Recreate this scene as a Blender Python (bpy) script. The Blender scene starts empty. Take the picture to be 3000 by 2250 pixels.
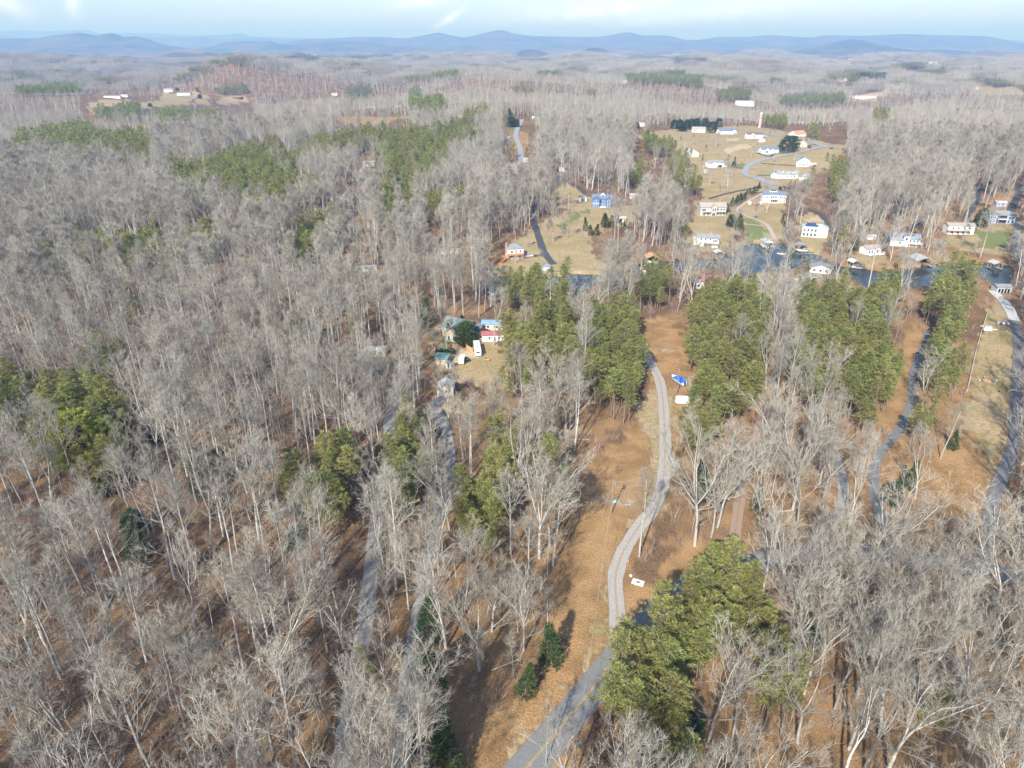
import bpy, bmesh, math, random
import numpy as np
from mathutils import Vector, Matrix, Euler
R = math.radians
C = bpy.context.scene.collection
SC = bpy.context.scene
# ------------------------------------------------------------------ camera
CAM_H = 110.0; F = 1999.0; PITCH = R(26.57)
cam = bpy.data.cameras.new('camera'); camo = bpy.data.objects.new('camera', cam); C.objects.link(camo)
camo.location = (0, 0, CAM_H); camo.rotation_euler = (R(90) - PITCH, 0, 0)
cam.sensor_width = 36; cam.lens = 36 * F / 3000; cam.clip_start = 1; cam.clip_end = 90000
SC.camera = camo
# ------------------------------------------------------------------ sky and sun
SUN_EL = R(36); SUN_AZ = R(22)       # shadows run forward and to the right by SUN_AZ
w = bpy.data.worlds.new("World"); SC.world = w; w.use_nodes = True
nt = w.node_tree; nt.nodes.clear()
def N(nt, t, **k):
    n = nt.nodes.new(t)
    for a, b in k.items(): setattr(n, a, b)
    return n
sky = N(nt, 'ShaderNodeTexSky', sky_type='NISHITA', sun_disc=False, sun_elevation=SUN_EL, sun_rotation=math.pi + SUN_AZ,
        altitude=300, air_density=1.0, dust_density=1.0, ozone_density=1.5)
tc = N(nt, 'ShaderNodeTexCoord'); sep = N(nt, 'ShaderNodeSeparateXYZ'); nt.links.new(tc.outputs['Generated'], sep.inputs[0])
# thin high cloud: direction projected on a flat layer overhead
dv = N(nt, 'ShaderNodeVectorMath', operation='DIVIDE'); cz = N(nt, 'ShaderNodeCombineXYZ')
mx = N(nt, 'ShaderNodeMath', operation='MAXIMUM'); mx.inputs[1].default_value = 0.02
nt.links.new(sep.outputs[2], mx.inputs[0])
for i in range(3): nt.links.new(mx.outputs[0], cz.inputs[i])
nt.links.new(tc.outputs['Generated'], dv.inputs[0]); nt.links.new(cz.outputs[0], dv.inputs[1])
mp = N(nt, 'ShaderNodeMapping'); mp.inputs['Rotation'].default_value = (0, 0, R(-38)); mp.inputs['Scale'].default_value = (0.9, 0.16, 1)
nt.links.new(dv.outputs[0], mp.inputs[0])
nz = N(nt, 'ShaderNodeTexNoise'); nz.inputs['Scale'].default_value = 0.55; nz.inputs['Detail'].default_value = 5; nz.inputs['Distortion'].default_value = 0.6
nt.links.new(mp.outputs[0], nz.inputs[0])
rp = N(nt, 'ShaderNodeValToRGB'); rp.color_ramp.elements[0].position = 0.42; rp.color_ramp.elements[1].position = 0.8
rp.color_ramp.elements[1].color = (0.36, 0.36, 0.36, 1); nt.links.new(nz.outputs[0], rp.inputs[0])
mixc = N(nt, 'ShaderNodeMix', data_type='RGBA'); mixc.inputs['B'].default_value = (4.6, 5.8, 8.2, 1)
nt.links.new(rp.outputs[0], mixc.inputs['Factor']); nt.links.new(sky.outputs[0], mixc.inputs['A'])
# a few cirrus wisps low over the mountains, each an elongated streak at its own bearing and height
def mth(op, a, b=None):
    q = N(nt, 'ShaderNodeMath', operation=op)
    for i, v in enumerate((a, b)):
        if v is None: continue
        if isinstance(v, (int, float)): q.inputs[i].default_value = v
        else: nt.links.new(v, q.inputs[i])
    return q.outputs[0]
my = mth('MAXIMUM', sep.outputs[1], .05); U = mth('DIVIDE', sep.outputs[0], my); V_ = mth('DIVIDE', sep.outputs[2], my)
def uv_(px, py):
    sp, cp = math.sin(PITCH), math.cos(PITCH); cy = (1125 - py) / F; dy = cp + cy * sp; return (px - 1500) / F / dy, (-sp + cy * cp) / dy
wn = N(nt, 'ShaderNodeTexNoise'); wn.inputs['Scale'].default_value = 60; wn.inputs['Detail'].default_value = 5; nt.links.new(tc.outputs['Generated'], wn.inputs[0])
tot = None
for x0, y0, x1, y1, wd_, st_ in ((-60, -30, 95, 50, 26, .4), (214, -30, 216, 62, 20, .32), (1262, 92, 1345, 36, 9, .7), (1180, 10, 1330, -20, 16, .5), (1500, 60, 2000, 5, 30, .35), (1650, 90, 2300, 10, 26, .3)):
    (a0, b0_), (a1, b1_) = uv_(x0, y0), uv_(x1, y1); L_ = math.hypot(a1 - a0, b1_ - b0_) / 2; ct, st2 = (a1 - a0) / L_ / 2, (b1_ - b0_) / L_ / 2; w2 = wd_ / 2235
    du = mth('SUBTRACT', U, (a0 + a1) / 2); dv2 = mth('SUBTRACT', V_, (b0_ + b1_) / 2)
    al = mth('DIVIDE', mth('ADD', mth('MULTIPLY', du, ct), mth('MULTIPLY', dv2, st2)), L_); ac = mth('DIVIDE', mth('SUBTRACT', mth('MULTIPLY', dv2, ct), mth('MULTIPLY', du, st2)), w2)
    g_ = mth('MULTIPLY', mth('EXPONENT', mth('MULTIPLY', mth('ADD', mth('MULTIPLY', al, al), mth('MULTIPLY', ac, ac)), -1)), st_)
    tot = g_ if tot is None else mth('MAXIMUM', tot, g_)
wf_ = mth('MULTIPLY', tot, mth('MULTIPLY', wn.outputs[0], 1.7))
mixd = N(nt, 'ShaderNodeMix', data_type='RGBA'); mixd.inputs['B'].default_value = (15, 15.6, 16.6, 1); nt.links.new(wf_, mixd.inputs['Factor']); nt.links.new(mixc.outputs['Result'], mixd.inputs['A'])
bg = N(nt, 'ShaderNodeBackground'); bg.inputs['Strength'].default_value = 0.12
tint = N(nt, 'ShaderNodeMix', data_type='RGBA', blend_type='MULTIPLY'); tint.inputs['Factor'].default_value = 1; tint.inputs['B'].default_value = (.89, .96, 1.10, 1)
nt.links.new(mixd.outputs['Result'], tint.inputs['A']); nt.links.new(tint.outputs['Result'], bg.inputs[0])
wo = N(nt, 'ShaderNodeOutputWorld'); nt.links.new(bg.outputs[0], wo.inputs[0])
sl = bpy.data.lights.new('sun', 'SUN'); sl.energy = 4.6; sl.angle = R(1.0); sl.color = (1.0, 0.985, 0.97)
so = bpy.data.objects.new('sun', sl); C.objects.link(so)
d = Vector((math.sin(SUN_AZ) * math.cos(SUN_EL), math.cos(SUN_AZ) * math.cos(SUN_EL), -math.sin(SUN_EL)))
so.rotation_euler = d.to_track_quat('-Z', 'Y').to_euler(); so.location = (0, -50, 300)
SC.view_settings.view_transform = 'Standard'; SC.view_settings.look = 'None'; SC.view_settings.gamma = 1
SC.view_settings.exposure = 0.76
# ------------------------------------------------------------------ terrain function and projection
def sstep(a, b, x):
    t = np.clip((x - a) / (b - a), 0, 1); return t * t * (3 - 2 * t)
_rs = np.random.RandomState(7)
_W = []
for k in range(14):
    lam = [1500, 1100, 830, 620, 480, 370, 290, 1900, 700, 540, 420, 1300, 950, 330][k]
    a = _rs.uniform(0, 2 * math.pi); _W.append((2 * math.pi / lam * math.cos(a), 2 * math.pi / lam * math.sin(a), _rs.uniform(0, 6.28), (lam / 1100) ** 0.8))
_NS = math.sqrt(sum(w_[3] ** 2 for w_ in _W) / 2)
def fb(x, y):
    s = 0
    for kx, ky, p, a in _W: s = s + a * np.sin(kx * x + ky * y + p + 0.6 * np.sin(ky * 0.7 * x - kx * 0.7 * y + p * 2))
    return s / _NS
HAZE = 1.35e-4
def T(x, y):
    x = np.asarray(x, float); y = np.asarray(y, float); d = np.hypot(x, y)
    A = 0.5 + 6 * sstep(550, 1000, d) + 17 * sstep(1000, 2400, d)
    z = A * (fb(x, y) - .5 * sstep(700, 1600, d)) - 14 * sstep(2000, 5000, d)
    z = z + 38 * np.exp(-(((x + 1250) / 480) ** 2 + ((y - 1450) / 420) ** 2)) + 22 * np.exp(-(((x - 250) / 900) ** 2 + ((y - 3900) / 300) ** 2)) \
          + 50 * np.exp(-(((x + 2600) / 900) ** 2 + ((y - 3600) / 500) ** 2))
    return z
SP, CP = math.sin(PITCH), math.cos(PITCH)
def proj(x, y, z):
    dz = z - CAM_H
    dep = y * CP - dz * SP; up = y * SP + dz * CP
    dep = np.maximum(dep, 1e-3)
    return 1500 + F * x / dep, 1125 - F * up / dep, dep
def P(px, py, zoff=0.0):
    cx = (px - 1500) / F; cy = -(py - 1125) / F
    dx, dy, dz = cx, CP + cy * SP, -SP + cy * CP
    t = 60.0
    while t < 30000:
        z = CAM_H + dz * t - zoff
        if z <= float(T(dx * t, dy * t)): break
        t *= 1.01
    lo, hi = t / 1.01, t
    for _ in range(18):
        m = (lo + hi) / 2
        if CAM_H + dz * m - zoff <= float(T(dx * m, dy * m)): hi = m
        else: lo = m
    return Vector((dx * hi, dy * hi, float(T(dx * hi, dy * hi))))
def mpp(p):       # metres per photo pixel at point p
    return float(proj(p[0], p[1], p[2])[2]) / F
def inpoly(px, py, poly):
    px = np.asarray(px, float); py = np.asarray(py, float); r = np.zeros(px.shape, bool); n = len(poly); j = n - 1
    for i in range(n):
        xi, yi = poly[i]; xj, yj = poly[j]
        if yi != yj:
            c = ((yi > py) != (yj > py)) & (px < (xj - xi) * (py - yi) / (yj - yi) + xi); r ^= c
        j = i
    return r
# ------------------------------------------------------------------ object helpers
def tag(o, label=None, cat=None, group=None, kind=None):
    if label: o['label'] = label
    if cat: o['category'] = cat
    if group: o['group'] = group
    if kind: o['kind'] = kind
    return o
def empty(name, loc, rz=0, label=None, cat=None, group=None):
    o = bpy.data.objects.new(name, None); C.objects.link(o); o.location = loc; o.rotation_euler = (0, 0, rz); o.empty_display_size = 0.5
    return tag(o, label, cat, group)
def obj(name, me, mats, parent=None, link=True):
    if isinstance(mats, bpy.types.Material): mats = [mats]
    if not me.materials:
        for m in mats: me.materials.append(m)
    o = bpy.data.objects.new(name, me)
    if link: C.objects.link(o)
    if parent: o.parent = parent
    return o
def mesh(name, V, Fc, mi=None, smooth=False):
    me = bpy.data.meshes.new(name)
    V = np.asarray(V, np.float32).reshape(-1, 3)
    if isinstance(Fc, list) and len(Fc) and not isinstance(Fc[0], (int, np.integer)):
        tot = np.array([len(f) for f in Fc], np.int32); flat = np.array([i for f in Fc for i in f], np.int32)
    else:
        Fc = np.asarray(Fc); tot = np.full(len(Fc), Fc.shape[1], np.int32); flat = Fc.astype(np.int32).ravel()
    me.vertices.add(len(V)); me.vertices.foreach_set('co', V.ravel())
    me.loops.add(len(flat)); me.loops.foreach_set('vertex_index', flat)
    st = np.concatenate([[0], np.cumsum(tot)[:-1]]).astype(np.int32)
    me.polygons.add(len(tot)); me.polygons.foreach_set('loop_start', st)
    me.polygons.foreach_set('loop_total', tot)
    if mi is not None: me.polygons.foreach_set('material_index', np.asarray(mi, np.int32))
    me.update(calc_edges=True); me.validate()
    me.polygons.foreach_set('use_smooth', np.full(len(me.polygons), smooth))
    return me
# ------------------------------------------------------------------ materials
def mat(name, c1, c2=None, scale=1.0, rough=0.85, rnd=0.0, c3=None, metallic=0.0, spec=0.3, detail=3.0, wave=None, bump=0.0, coords='Object'):
    m = bpy.data.materials.new(name); m.use_nodes = True; t = m.node_tree; b = t.nodes['Principled BSDF']
    b.inputs['Roughness'].default_value = rough; b.inputs['Metallic'].default_value = metallic; b.inputs['Specular IOR Level'].default_value = spec
    c2 = c2 or tuple(v * 0.8 for v in c1)
    tx = N(t, 'ShaderNodeTexCoord'); n = N(t, 'ShaderNodeTexNoise'); n.inputs['Scale'].default_value = scale; n.inputs['Detail'].default_value = detail
    n.inputs['Roughness'].default_value = 0.65
    t.links.new(tx.outputs[coords], n.inputs['Vector'])
    r = N(t, 'ShaderNodeValToRGB'); e = r.color_ramp.elements; e[0].position = 0.36; e[1].position = 0.64
    e[0].color = (*c1, 1); e[1].color = (*c2, 1)
    t.links.new(n.outputs[0], r.inputs[0]); out = r.outputs[0]
    if wave:            # seams or courses: (scale, direction, colour, amount)
        wv = N(t, 'ShaderNodeTexWave', wave_type='BANDS', bands_direction=wave[1], wave_profile='SAW'); wv.inputs['Scale'].default_value = wave[0]
        t.links.new(tx.outputs['Object'], wv.inputs['Vector'])
        gt = N(t, 'ShaderNodeMath', operation='GREATER_THAN'); gt.inputs[1].default_value = 0.85; t.links.new(wv.outputs['Fac'], gt.inputs[0])
        ml = N(t, 'ShaderNodeMath', operation='MULTIPLY'); ml.inputs[1].default_value = wave[3]; t.links.new(gt.outputs[0], ml.inputs[0])
        mm = N(t, 'ShaderNodeMix', data_type='RGBA'); t.links.new(ml.outputs[0], mm.inputs['Factor']); t.links.new(out, mm.inputs['A']); mm.inputs['B'].default_value = (*wave[2], 1)
        out = mm.outputs['Result']
    if rnd or c3:
        oi = N(t, 'ShaderNodeObjectInfo')
        if c3:
            mm = N(t, 'ShaderNodeMix', data_type='RGBA'); t.links.new(oi.outputs['Random'], mm.inputs['Factor']); t.links.new(out, mm.inputs['A']); mm.inputs['B'].default_value = (*c3, 1)
            out = mm.outputs['Result']
        if rnd:
            hs = N(t, 'ShaderNodeHueSaturation'); mr = N(t, 'ShaderNodeMapRange'); mr.inputs['To Min'].default_value = 1 - rnd; mr.inputs['To Max'].default_value = 1 + rnd
            md = N(t, 'ShaderNodeMath', operation='FRACT'); mu = N(t, 'ShaderNodeMath', operation='MULTIPLY'); mu.inputs[1].default_value = 17.3
            t.links.new(oi.outputs['Random'], mu.inputs[0]); t.links.new(mu.outputs[0], md.inputs[0]); t.links.new(md.outputs[0], mr.inputs['Value'])
            t.links.new(mr.outputs[0], hs.inputs['Value']); t.links.new(out, hs.inputs['Color']); out = hs.outputs[0]
    t.links.new(out, b.inputs['Base Color'])
    if bump:
        bp = N(t, 'ShaderNodeBump'); bp.inputs['Strength'].default_value = bump; t.links.new(n.outputs[0], bp.inputs['Height']); t.links.new(bp.outputs[0], b.inputs['Normal'])
    return m
# ------------------------------------------------------------------ survey of the place (photo pixels, turned into ground points)
ROADS = [  # name, kind, half width, points
 ('paved_road', 'paved', 3.15, [(1380,2420),(1470,2330),(1542,2250),(1664,2107),(1752,1998),(1820,1915),(1885,1840),(1960,1765),(2060,1695),(2190,1652),(2330,1630),(2450,1624),(2560,1626),(2700,1638),(2850,1662),(3000,1692),(3200,1740)]),
 ('gravel_drive', 'gravel', 1.9, [(1822,1905),(1813,1867),(1808,1785),(1802,1700),(1812,1655),(1829,1611),(1872,1543),(1912,1495),(1935,1440),(1944,1394),(1949,1303),(1946,1230),(1941,1162),(1931,1112),(1914,1078),(1895,1040),(1882,1005),(1866,975),(1845,950)]),
 ('gravel_road', 'greygravel', 1.9, [(965,2420),(1000,2250),(1013,2147),(1041,1989),(1068,1831),(1090,1650),(1101,1540),(1120,1420),(1143,1303),(1140,1235),(1150,1160),(1166,1108),(1190,1070)]),
 ('gravel_lane', 'greygravel', 1.7, [(1110,2420),(1145,2300),(1167,2192),(1199,1966),(1230,1786),(1253,1650),(1270,1550),(1292,1470),(1318,1380),(1312,1281),(1294,1227),(1276,1190),(1290,1160)]),
 ('asphalt_drive', 'asphalt', 1.8, [(2971,939),(2980,976),(2983,1039),(2980,1100),(2976,1236),(2968,1317),(2938,1390),(2906,1484),(2898,1552),(2886,1650)]),
 ('concrete_drive', 'concrete', 2.2, [(2908,852),(2926,869),(2940,882),(2953,900),(2963,918),(2971,939)]),
 ('asphalt_lane', 'asphalt', 1.4, [(2712,965),(2716,990),(2700,1030),(2686,1065),(2674,1100),(2669,1181),(2640,1250),(2601,1299),(2575,1335),(2562,1365),(2561,1407),(2563,1452),(2588,1534),(2608,1585),(2640,1632)]),
 ('gravel_path', 'greygravel', 1.5, [(2434,1294),(2452,1353),(2470,1416),(2466,1484),(2443,1529),(2407,1570),(2360,1625)]),
 ('dirt_path', 'dirt', 1.5, [(2236,1160),(2232,1222),(2217,1281),(2190,1353),(2174,1425),(2158,1529),(2152,1597),(2150,1660)]),
 ('village_road', 'oldroad', 3.0, [(1524,500),(1526,470),(1524,434),(1511,402),(1515,380),(1524,362),(1530,350)]),
 ('black_drive', 'black', 2.2, [(1636,500),(1633,512),(1624,545),(1588,577),(1563,609),(1560,635),(1567,660),(1578,694),(1592,735),(1606,757),(1622,774)]),
 ('black_drive', 'black', 1.8, [(1602,752),(1585,748),(1560,751)]),
 ('black_drive', 'black', 1.9, [(1636,516),(1655,527),(1696,550),(1718,566)]),
 ('suburb_road', 'oldroad', 3.1, [(2180,508),(2186,494),(2197,483),(2225,471),(2278,459),(2338,447),(2378,437),(2420,431),(2493,437)]),
 ('suburb_road', 'oldroad', 3.1, [(2130,374),(2151,380),(2229,388),(2278,398),(2328,404),(2368,414),(2400,424),(2418,431)]),
 ('cul_de_sac', 'oldroad', 5.5, [(2214,520),(2240,529),(2262,537),(2280,542)]),
 ('suburb_road', 'oldroad', 2.9, [(2180,508),(2190,515),(2210,519)]),
 ('black_drive', 'black', 1.7, [(2219,513),(2240,514),(2268,515)]),
 ('black_drive', 'black', 1.4, [(2229,479),(2300,484),(2340,487),(2374,489)]),
 ('black_drive', 'black', 1.8, [(2115,486),(2150,491),(2181,494)]),
 ('black_drive', 'black', 1.7, [(2219,449),(2240,455),(2256,459),(2266,452),(2280,449),(2318,449)]),
 ('black_drive', 'black', 1.7, [(2376,436),(2370,430),(2376,425),(2400,424)]),
 ('black_drive', 'black', 1.5, [(2230,546),(2190,555),(2145,564),(2105,574),(2078,583)]),
 ('cart_path', 'beige', 1.5, [(2235,566),(2200,585),(2172,603),(2158,614),(2162,622),(2172,628),(2208,641),(2240,654),(2257,674),(2266,692),(2270,705)]),
 ('cart_path', 'beige', 1.2, [(2178,657),(2205,659),(2237,663)]),
 ('black_drive', 'black', 1.8, [(2366,612),(2384,619),(2404,628),(2420,645),(2427,670),(2424,680)]),
 ('gravel_path', 'greygravel', 2.2, [(2560,590),(2545,610),(2533,632),(2526,664),(2530,702),(2536,712)]),
 ('black_drive', 'black', 2.0, [(2730,625),(2700,645),(2680,660),(2662,676)]),
 ('black_drive', 'black', 2.6, [(2856,535),(2860,552),(2863,577),(2848,609),(2836,630),(2830,648)]),
 ('black_drive', 'black', 2.6, [(2990,535),(2984,552),(2981,577),(2966,605),(2962,620)]),
 ('gravel_path', 'greygravel', 2.0, [(2985,650),(2980,690),(2976,720),(2972,752)]),
 ('black_drive', 'black', 1.5, [(2195,520),(2310,560),(2325,572)]) if False else ('black_drive', 'black', 1.5, [(2296,545),(2308,558),(2322,573)]),
 ('lake_lane', 'greygravel', 2.2, [(2492,905),(2490,880),(2492,855),(2487,838)]),
 ('lake_lane', 'beige', 1.6, [(2236,905),(2234,870),(2228,838),(2232,815)]),
 ('farm_lane', 'beige', 2.2, [(640,276),(600,285),(560,292),(520,296)]),
 ('farm_lane', 'beige', 2.2, [(1040,346),(1110,349),(1160,348),(1200,345)]),
 ('farm_lane', 'beige', 2.4, [(1010,222),(1060,218),(1095,215),(1130,217)]),
]
OPEN = [  # cover: t tan grass, g green lawn, l leaf litter clearing, s pale straw / bare soil, m mown olive-tan grass
 ('l', [(1340,2420),(1370,2250),(1393,2170),(1479,2070),(1570,2012),(1633,1944),(1625,1808),(1650,1690),(1680,1600),(1695,1500),(1705,1380),(1740,1345),(1768,1326),(1859,1250),(1886,1180),(1897,1090),(1878,1020),(1862,965),(1895,935),(1950,955),(1975,1010),(2010,1060),(2025,1120),(2015,1200),(2000,1260),(1972,1290),(1975,1330),(1962,1400),(1962,1490),(1905,1560),(1870,1640),(1870,1720),(1950,1650),(2010,1590),(2070,1575),(2020,1665),(1905,1780),(1850,1850),(1780,1990),(1660,2250),(1560,2420)]),
 ('m', [(1850,1190),(1925,1130),(1960,1130),(1975,1250),(1965,1400),(1940,1500),(1800,1600),(1790,1640),(1800,1750),(1790,1900),(1700,2000),(1600,2110),(1500,2240),(1460,2240),(1600,2080),(1740,1900),(1770,1780),(1775,1640),(1860,1540),(1905,1440),(1910,1300)]),
 ('m', [(2905,872),(2885,930),(2872,1000),(2848,1070),(2832,1150),(2820,1230),(2795,1290),(2750,1335),(2690,1385),(2700,1430),(2800,1440),(2900,1400),(2960,1330),(2976,1200),(2978,1000),(2962,930),(2925,878)]),
 ('l', [(2640,1240),(2690,1385),(2690,1480),(2800,1530),(2890,1500),(2920,1400),(2840,1250),(2800,1290),(2730,1330),(2620,1400),(2600,1470),(2570,1440),(2575,1350),(2610,1310)]),
 ('l', [(2655,960),(2705,955),(2712,1000),(2690,1060),(2665,1100),(2660,1180),(2610,1260),(2590,1230),(2620,1150),(2640,1080)]),
 ('t', [(1262,1035),(1262,1000),(1300,950),(1360,940),(1430,960),(1470,1000),(1485,1060),(1490,1140),(1460,1170),(1400,1135),(1330,1095),(1270,1075)]),
 ('s', [(1270,1042),(1345,1018),(1400,1030),(1395,1050),(1350,1062),(1300,1062)]),
 ('g', [(1262,1022),(1300,1000),(1375,1000),(1372,1014),(1290,1026)]),
 ('t', [(1255,1165),(1345,1165),(1350,1200),(1260,1210)]),
 ('t', [(1470,762),(1500,705),(1555,668),(1592,648),(1640,630),(1690,606),(1740,580),(1800,588),(1860,615),(1850,655),(1790,665),(1735,700),(1735,760),(1860,778),(1780,802),(1690,803),(1640,806),(1560,812),(1450,802)]),
 ('g', [(1630,665),(1700,620),(1735,600),(1728,618),(1680,648),(1640,672)]),
 ('t', [(1610,560),(1660,530),(1690,560),(1740,590),(1700,610),(1640,615),(1600,590)]),
 ('t', [(1862,400),(1900,386),(1960,380),(2080,371),(2200,367),(2300,384),(2362,404),(2490,432),(2492,442),(2455,458),(2435,490),(2380,514),(2372,532),(2300,540),(2290,560),(2180,565),(2080,602),(2048,604),(2058,565),(1995,545),(2028,480),(1985,452),(1900,430),(1885,410)]),
 ('s', [(2120,435),(2170,424),(2208,424),(2205,434),(2160,440),(2130,448)]),
 ('s', [(2125,406),(2165,404),(2170,412),(2130,414)]),
 ('g', [(2125,478),(2180,478),(2178,492),(2130,486)]),
 ('m', [(2165,605),(2200,580),(2290,570),(2305,640),(2295,700),(2235,710),(2185,700),(2170,640)]),
 ('g', [(2180,640),(2235,655),(2255,700),(2190,705)]),
 ('t', [(2040,590),(2160,570),(2165,640),(2160,700),(2110,740),(2020,740),(2000,700),(2035,640)]),
 ('t', [(2335,640),(2368,622),(2400,628),(2428,690),(2400,745),(2345,735)]),
 ('s', [(2360,640),(2400,630),(2416,648),(2380,655)]),
 ('t', [(2500,740),(2590,740),(2600,770),(2560,782),(2505,775)]),
 ('t', [(2770,690),(2850,690),(2860,640),(2900,640),(2975,650),(2980,700),(2960,745),(2860,745),(2780,720)]),
 ('g', [(2868,680),(2955,680),(2962,725),(2870,725)]),
 ('l', [(2860,600),(2960,570),(2990,600),(2975,640),(2870,620)]),
 ('t', [(2340,800),(2480,800),(2500,835),(2340,835)]),
 ('t', [(2200,795),(2262,790),(2262,830),(2240,900),(2215,900),(2208,830)]),
 ('l', [(1885,935),(1960,925),(2010,990),(2000,1060),(1960,1010),(1900,960)]),
 ('t', [(248,312),(295,293),(360,290),(430,298),(480,292),(540,296),(615,296),(628,303),(540,306),(460,312),(400,318),(330,332),(260,328)]),
 ('t', [(480,275),(560,270),(600,276),(620,292),(540,294),(470,287)]),
 ('t', [(635,296),(660,283),(720,283),(730,300),(690,306),(640,304)]),
 ('l', [(985,340),(1040,342),(1190,342),(1130,362),(1080,372),(1000,362)]),
 ('g', [(1496,373),(1512,373),(1510,388),(1495,388)]),
 ('l', [(1485,392),(1545,385),(1550,420),(1545,450),(1515,460),(1490,410)]),
 ('t', [(820,352),(880,352),(900,372),(830,375)]),
 ('t', [(860,850),(925,838),(955,850),(945,885),(900,900),(870,885)]),
 ('l', [(0,690),(60,690),(60,740),(0,740)]),
 ('t', [(2850,255),(2950,255),(3000,260),(3000,280),(2900,285),(2840,275)]),
 ('t', [(2360,172),(2420,170),(2480,174),(2520,180),(2450,184),(2380,180)]),
 ('s', [(2490,280),(2565,275),(2620,262),(2610,275),(2560,292),(2495,292)]),
 ('t', [(1015,180),(1040,172),(1090,174),(1085,184),(1030,186)]),
 ('t', [(2605,183),(2665,183),(2665,188),(2605,188)]),
]
WATER_PX = [(1436,802),(1500,806),(1560,815),(1640,806),(1700,803),(1790,803),(1866,780),(1900,768),(1990,758),(2030,752),(2110,752),(2185,712),(2235,707),(2290,709),(2330,722),(2375,732),(2430,757),(2480,778),(2560,788),(2640,782),(2680,778),(2750,764),(2850,762),(2900,764),(2972,772),(2975,800),(2962,835),(2915,845),(2900,820),(2860,800),(2760,822),(2700,836),(2620,838),(2530,832),(2478,800),(2440,788),(2370,775),(2290,790),(2262,788),(2225,793),(2190,798),(2120,778),(2030,775),(1990,792),(1900,812),(1750,825),(1700,850),(1620,862),(1560,862),(1500,870),(1440,862),(1405,835)]
WATER = [tuple(P(x, y).xy) for x, y in WATER_PX]
WZ = -1.6
def Tc(x, y):
    z = T(x, y); x = np.asarray(x, float); y = np.asarray(y, float)
    m = (y > 250) & (y < 480)
    ins = inpoly(x, y, WATER)
    return np.where(ins & m, z - 5.0, z)
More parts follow.
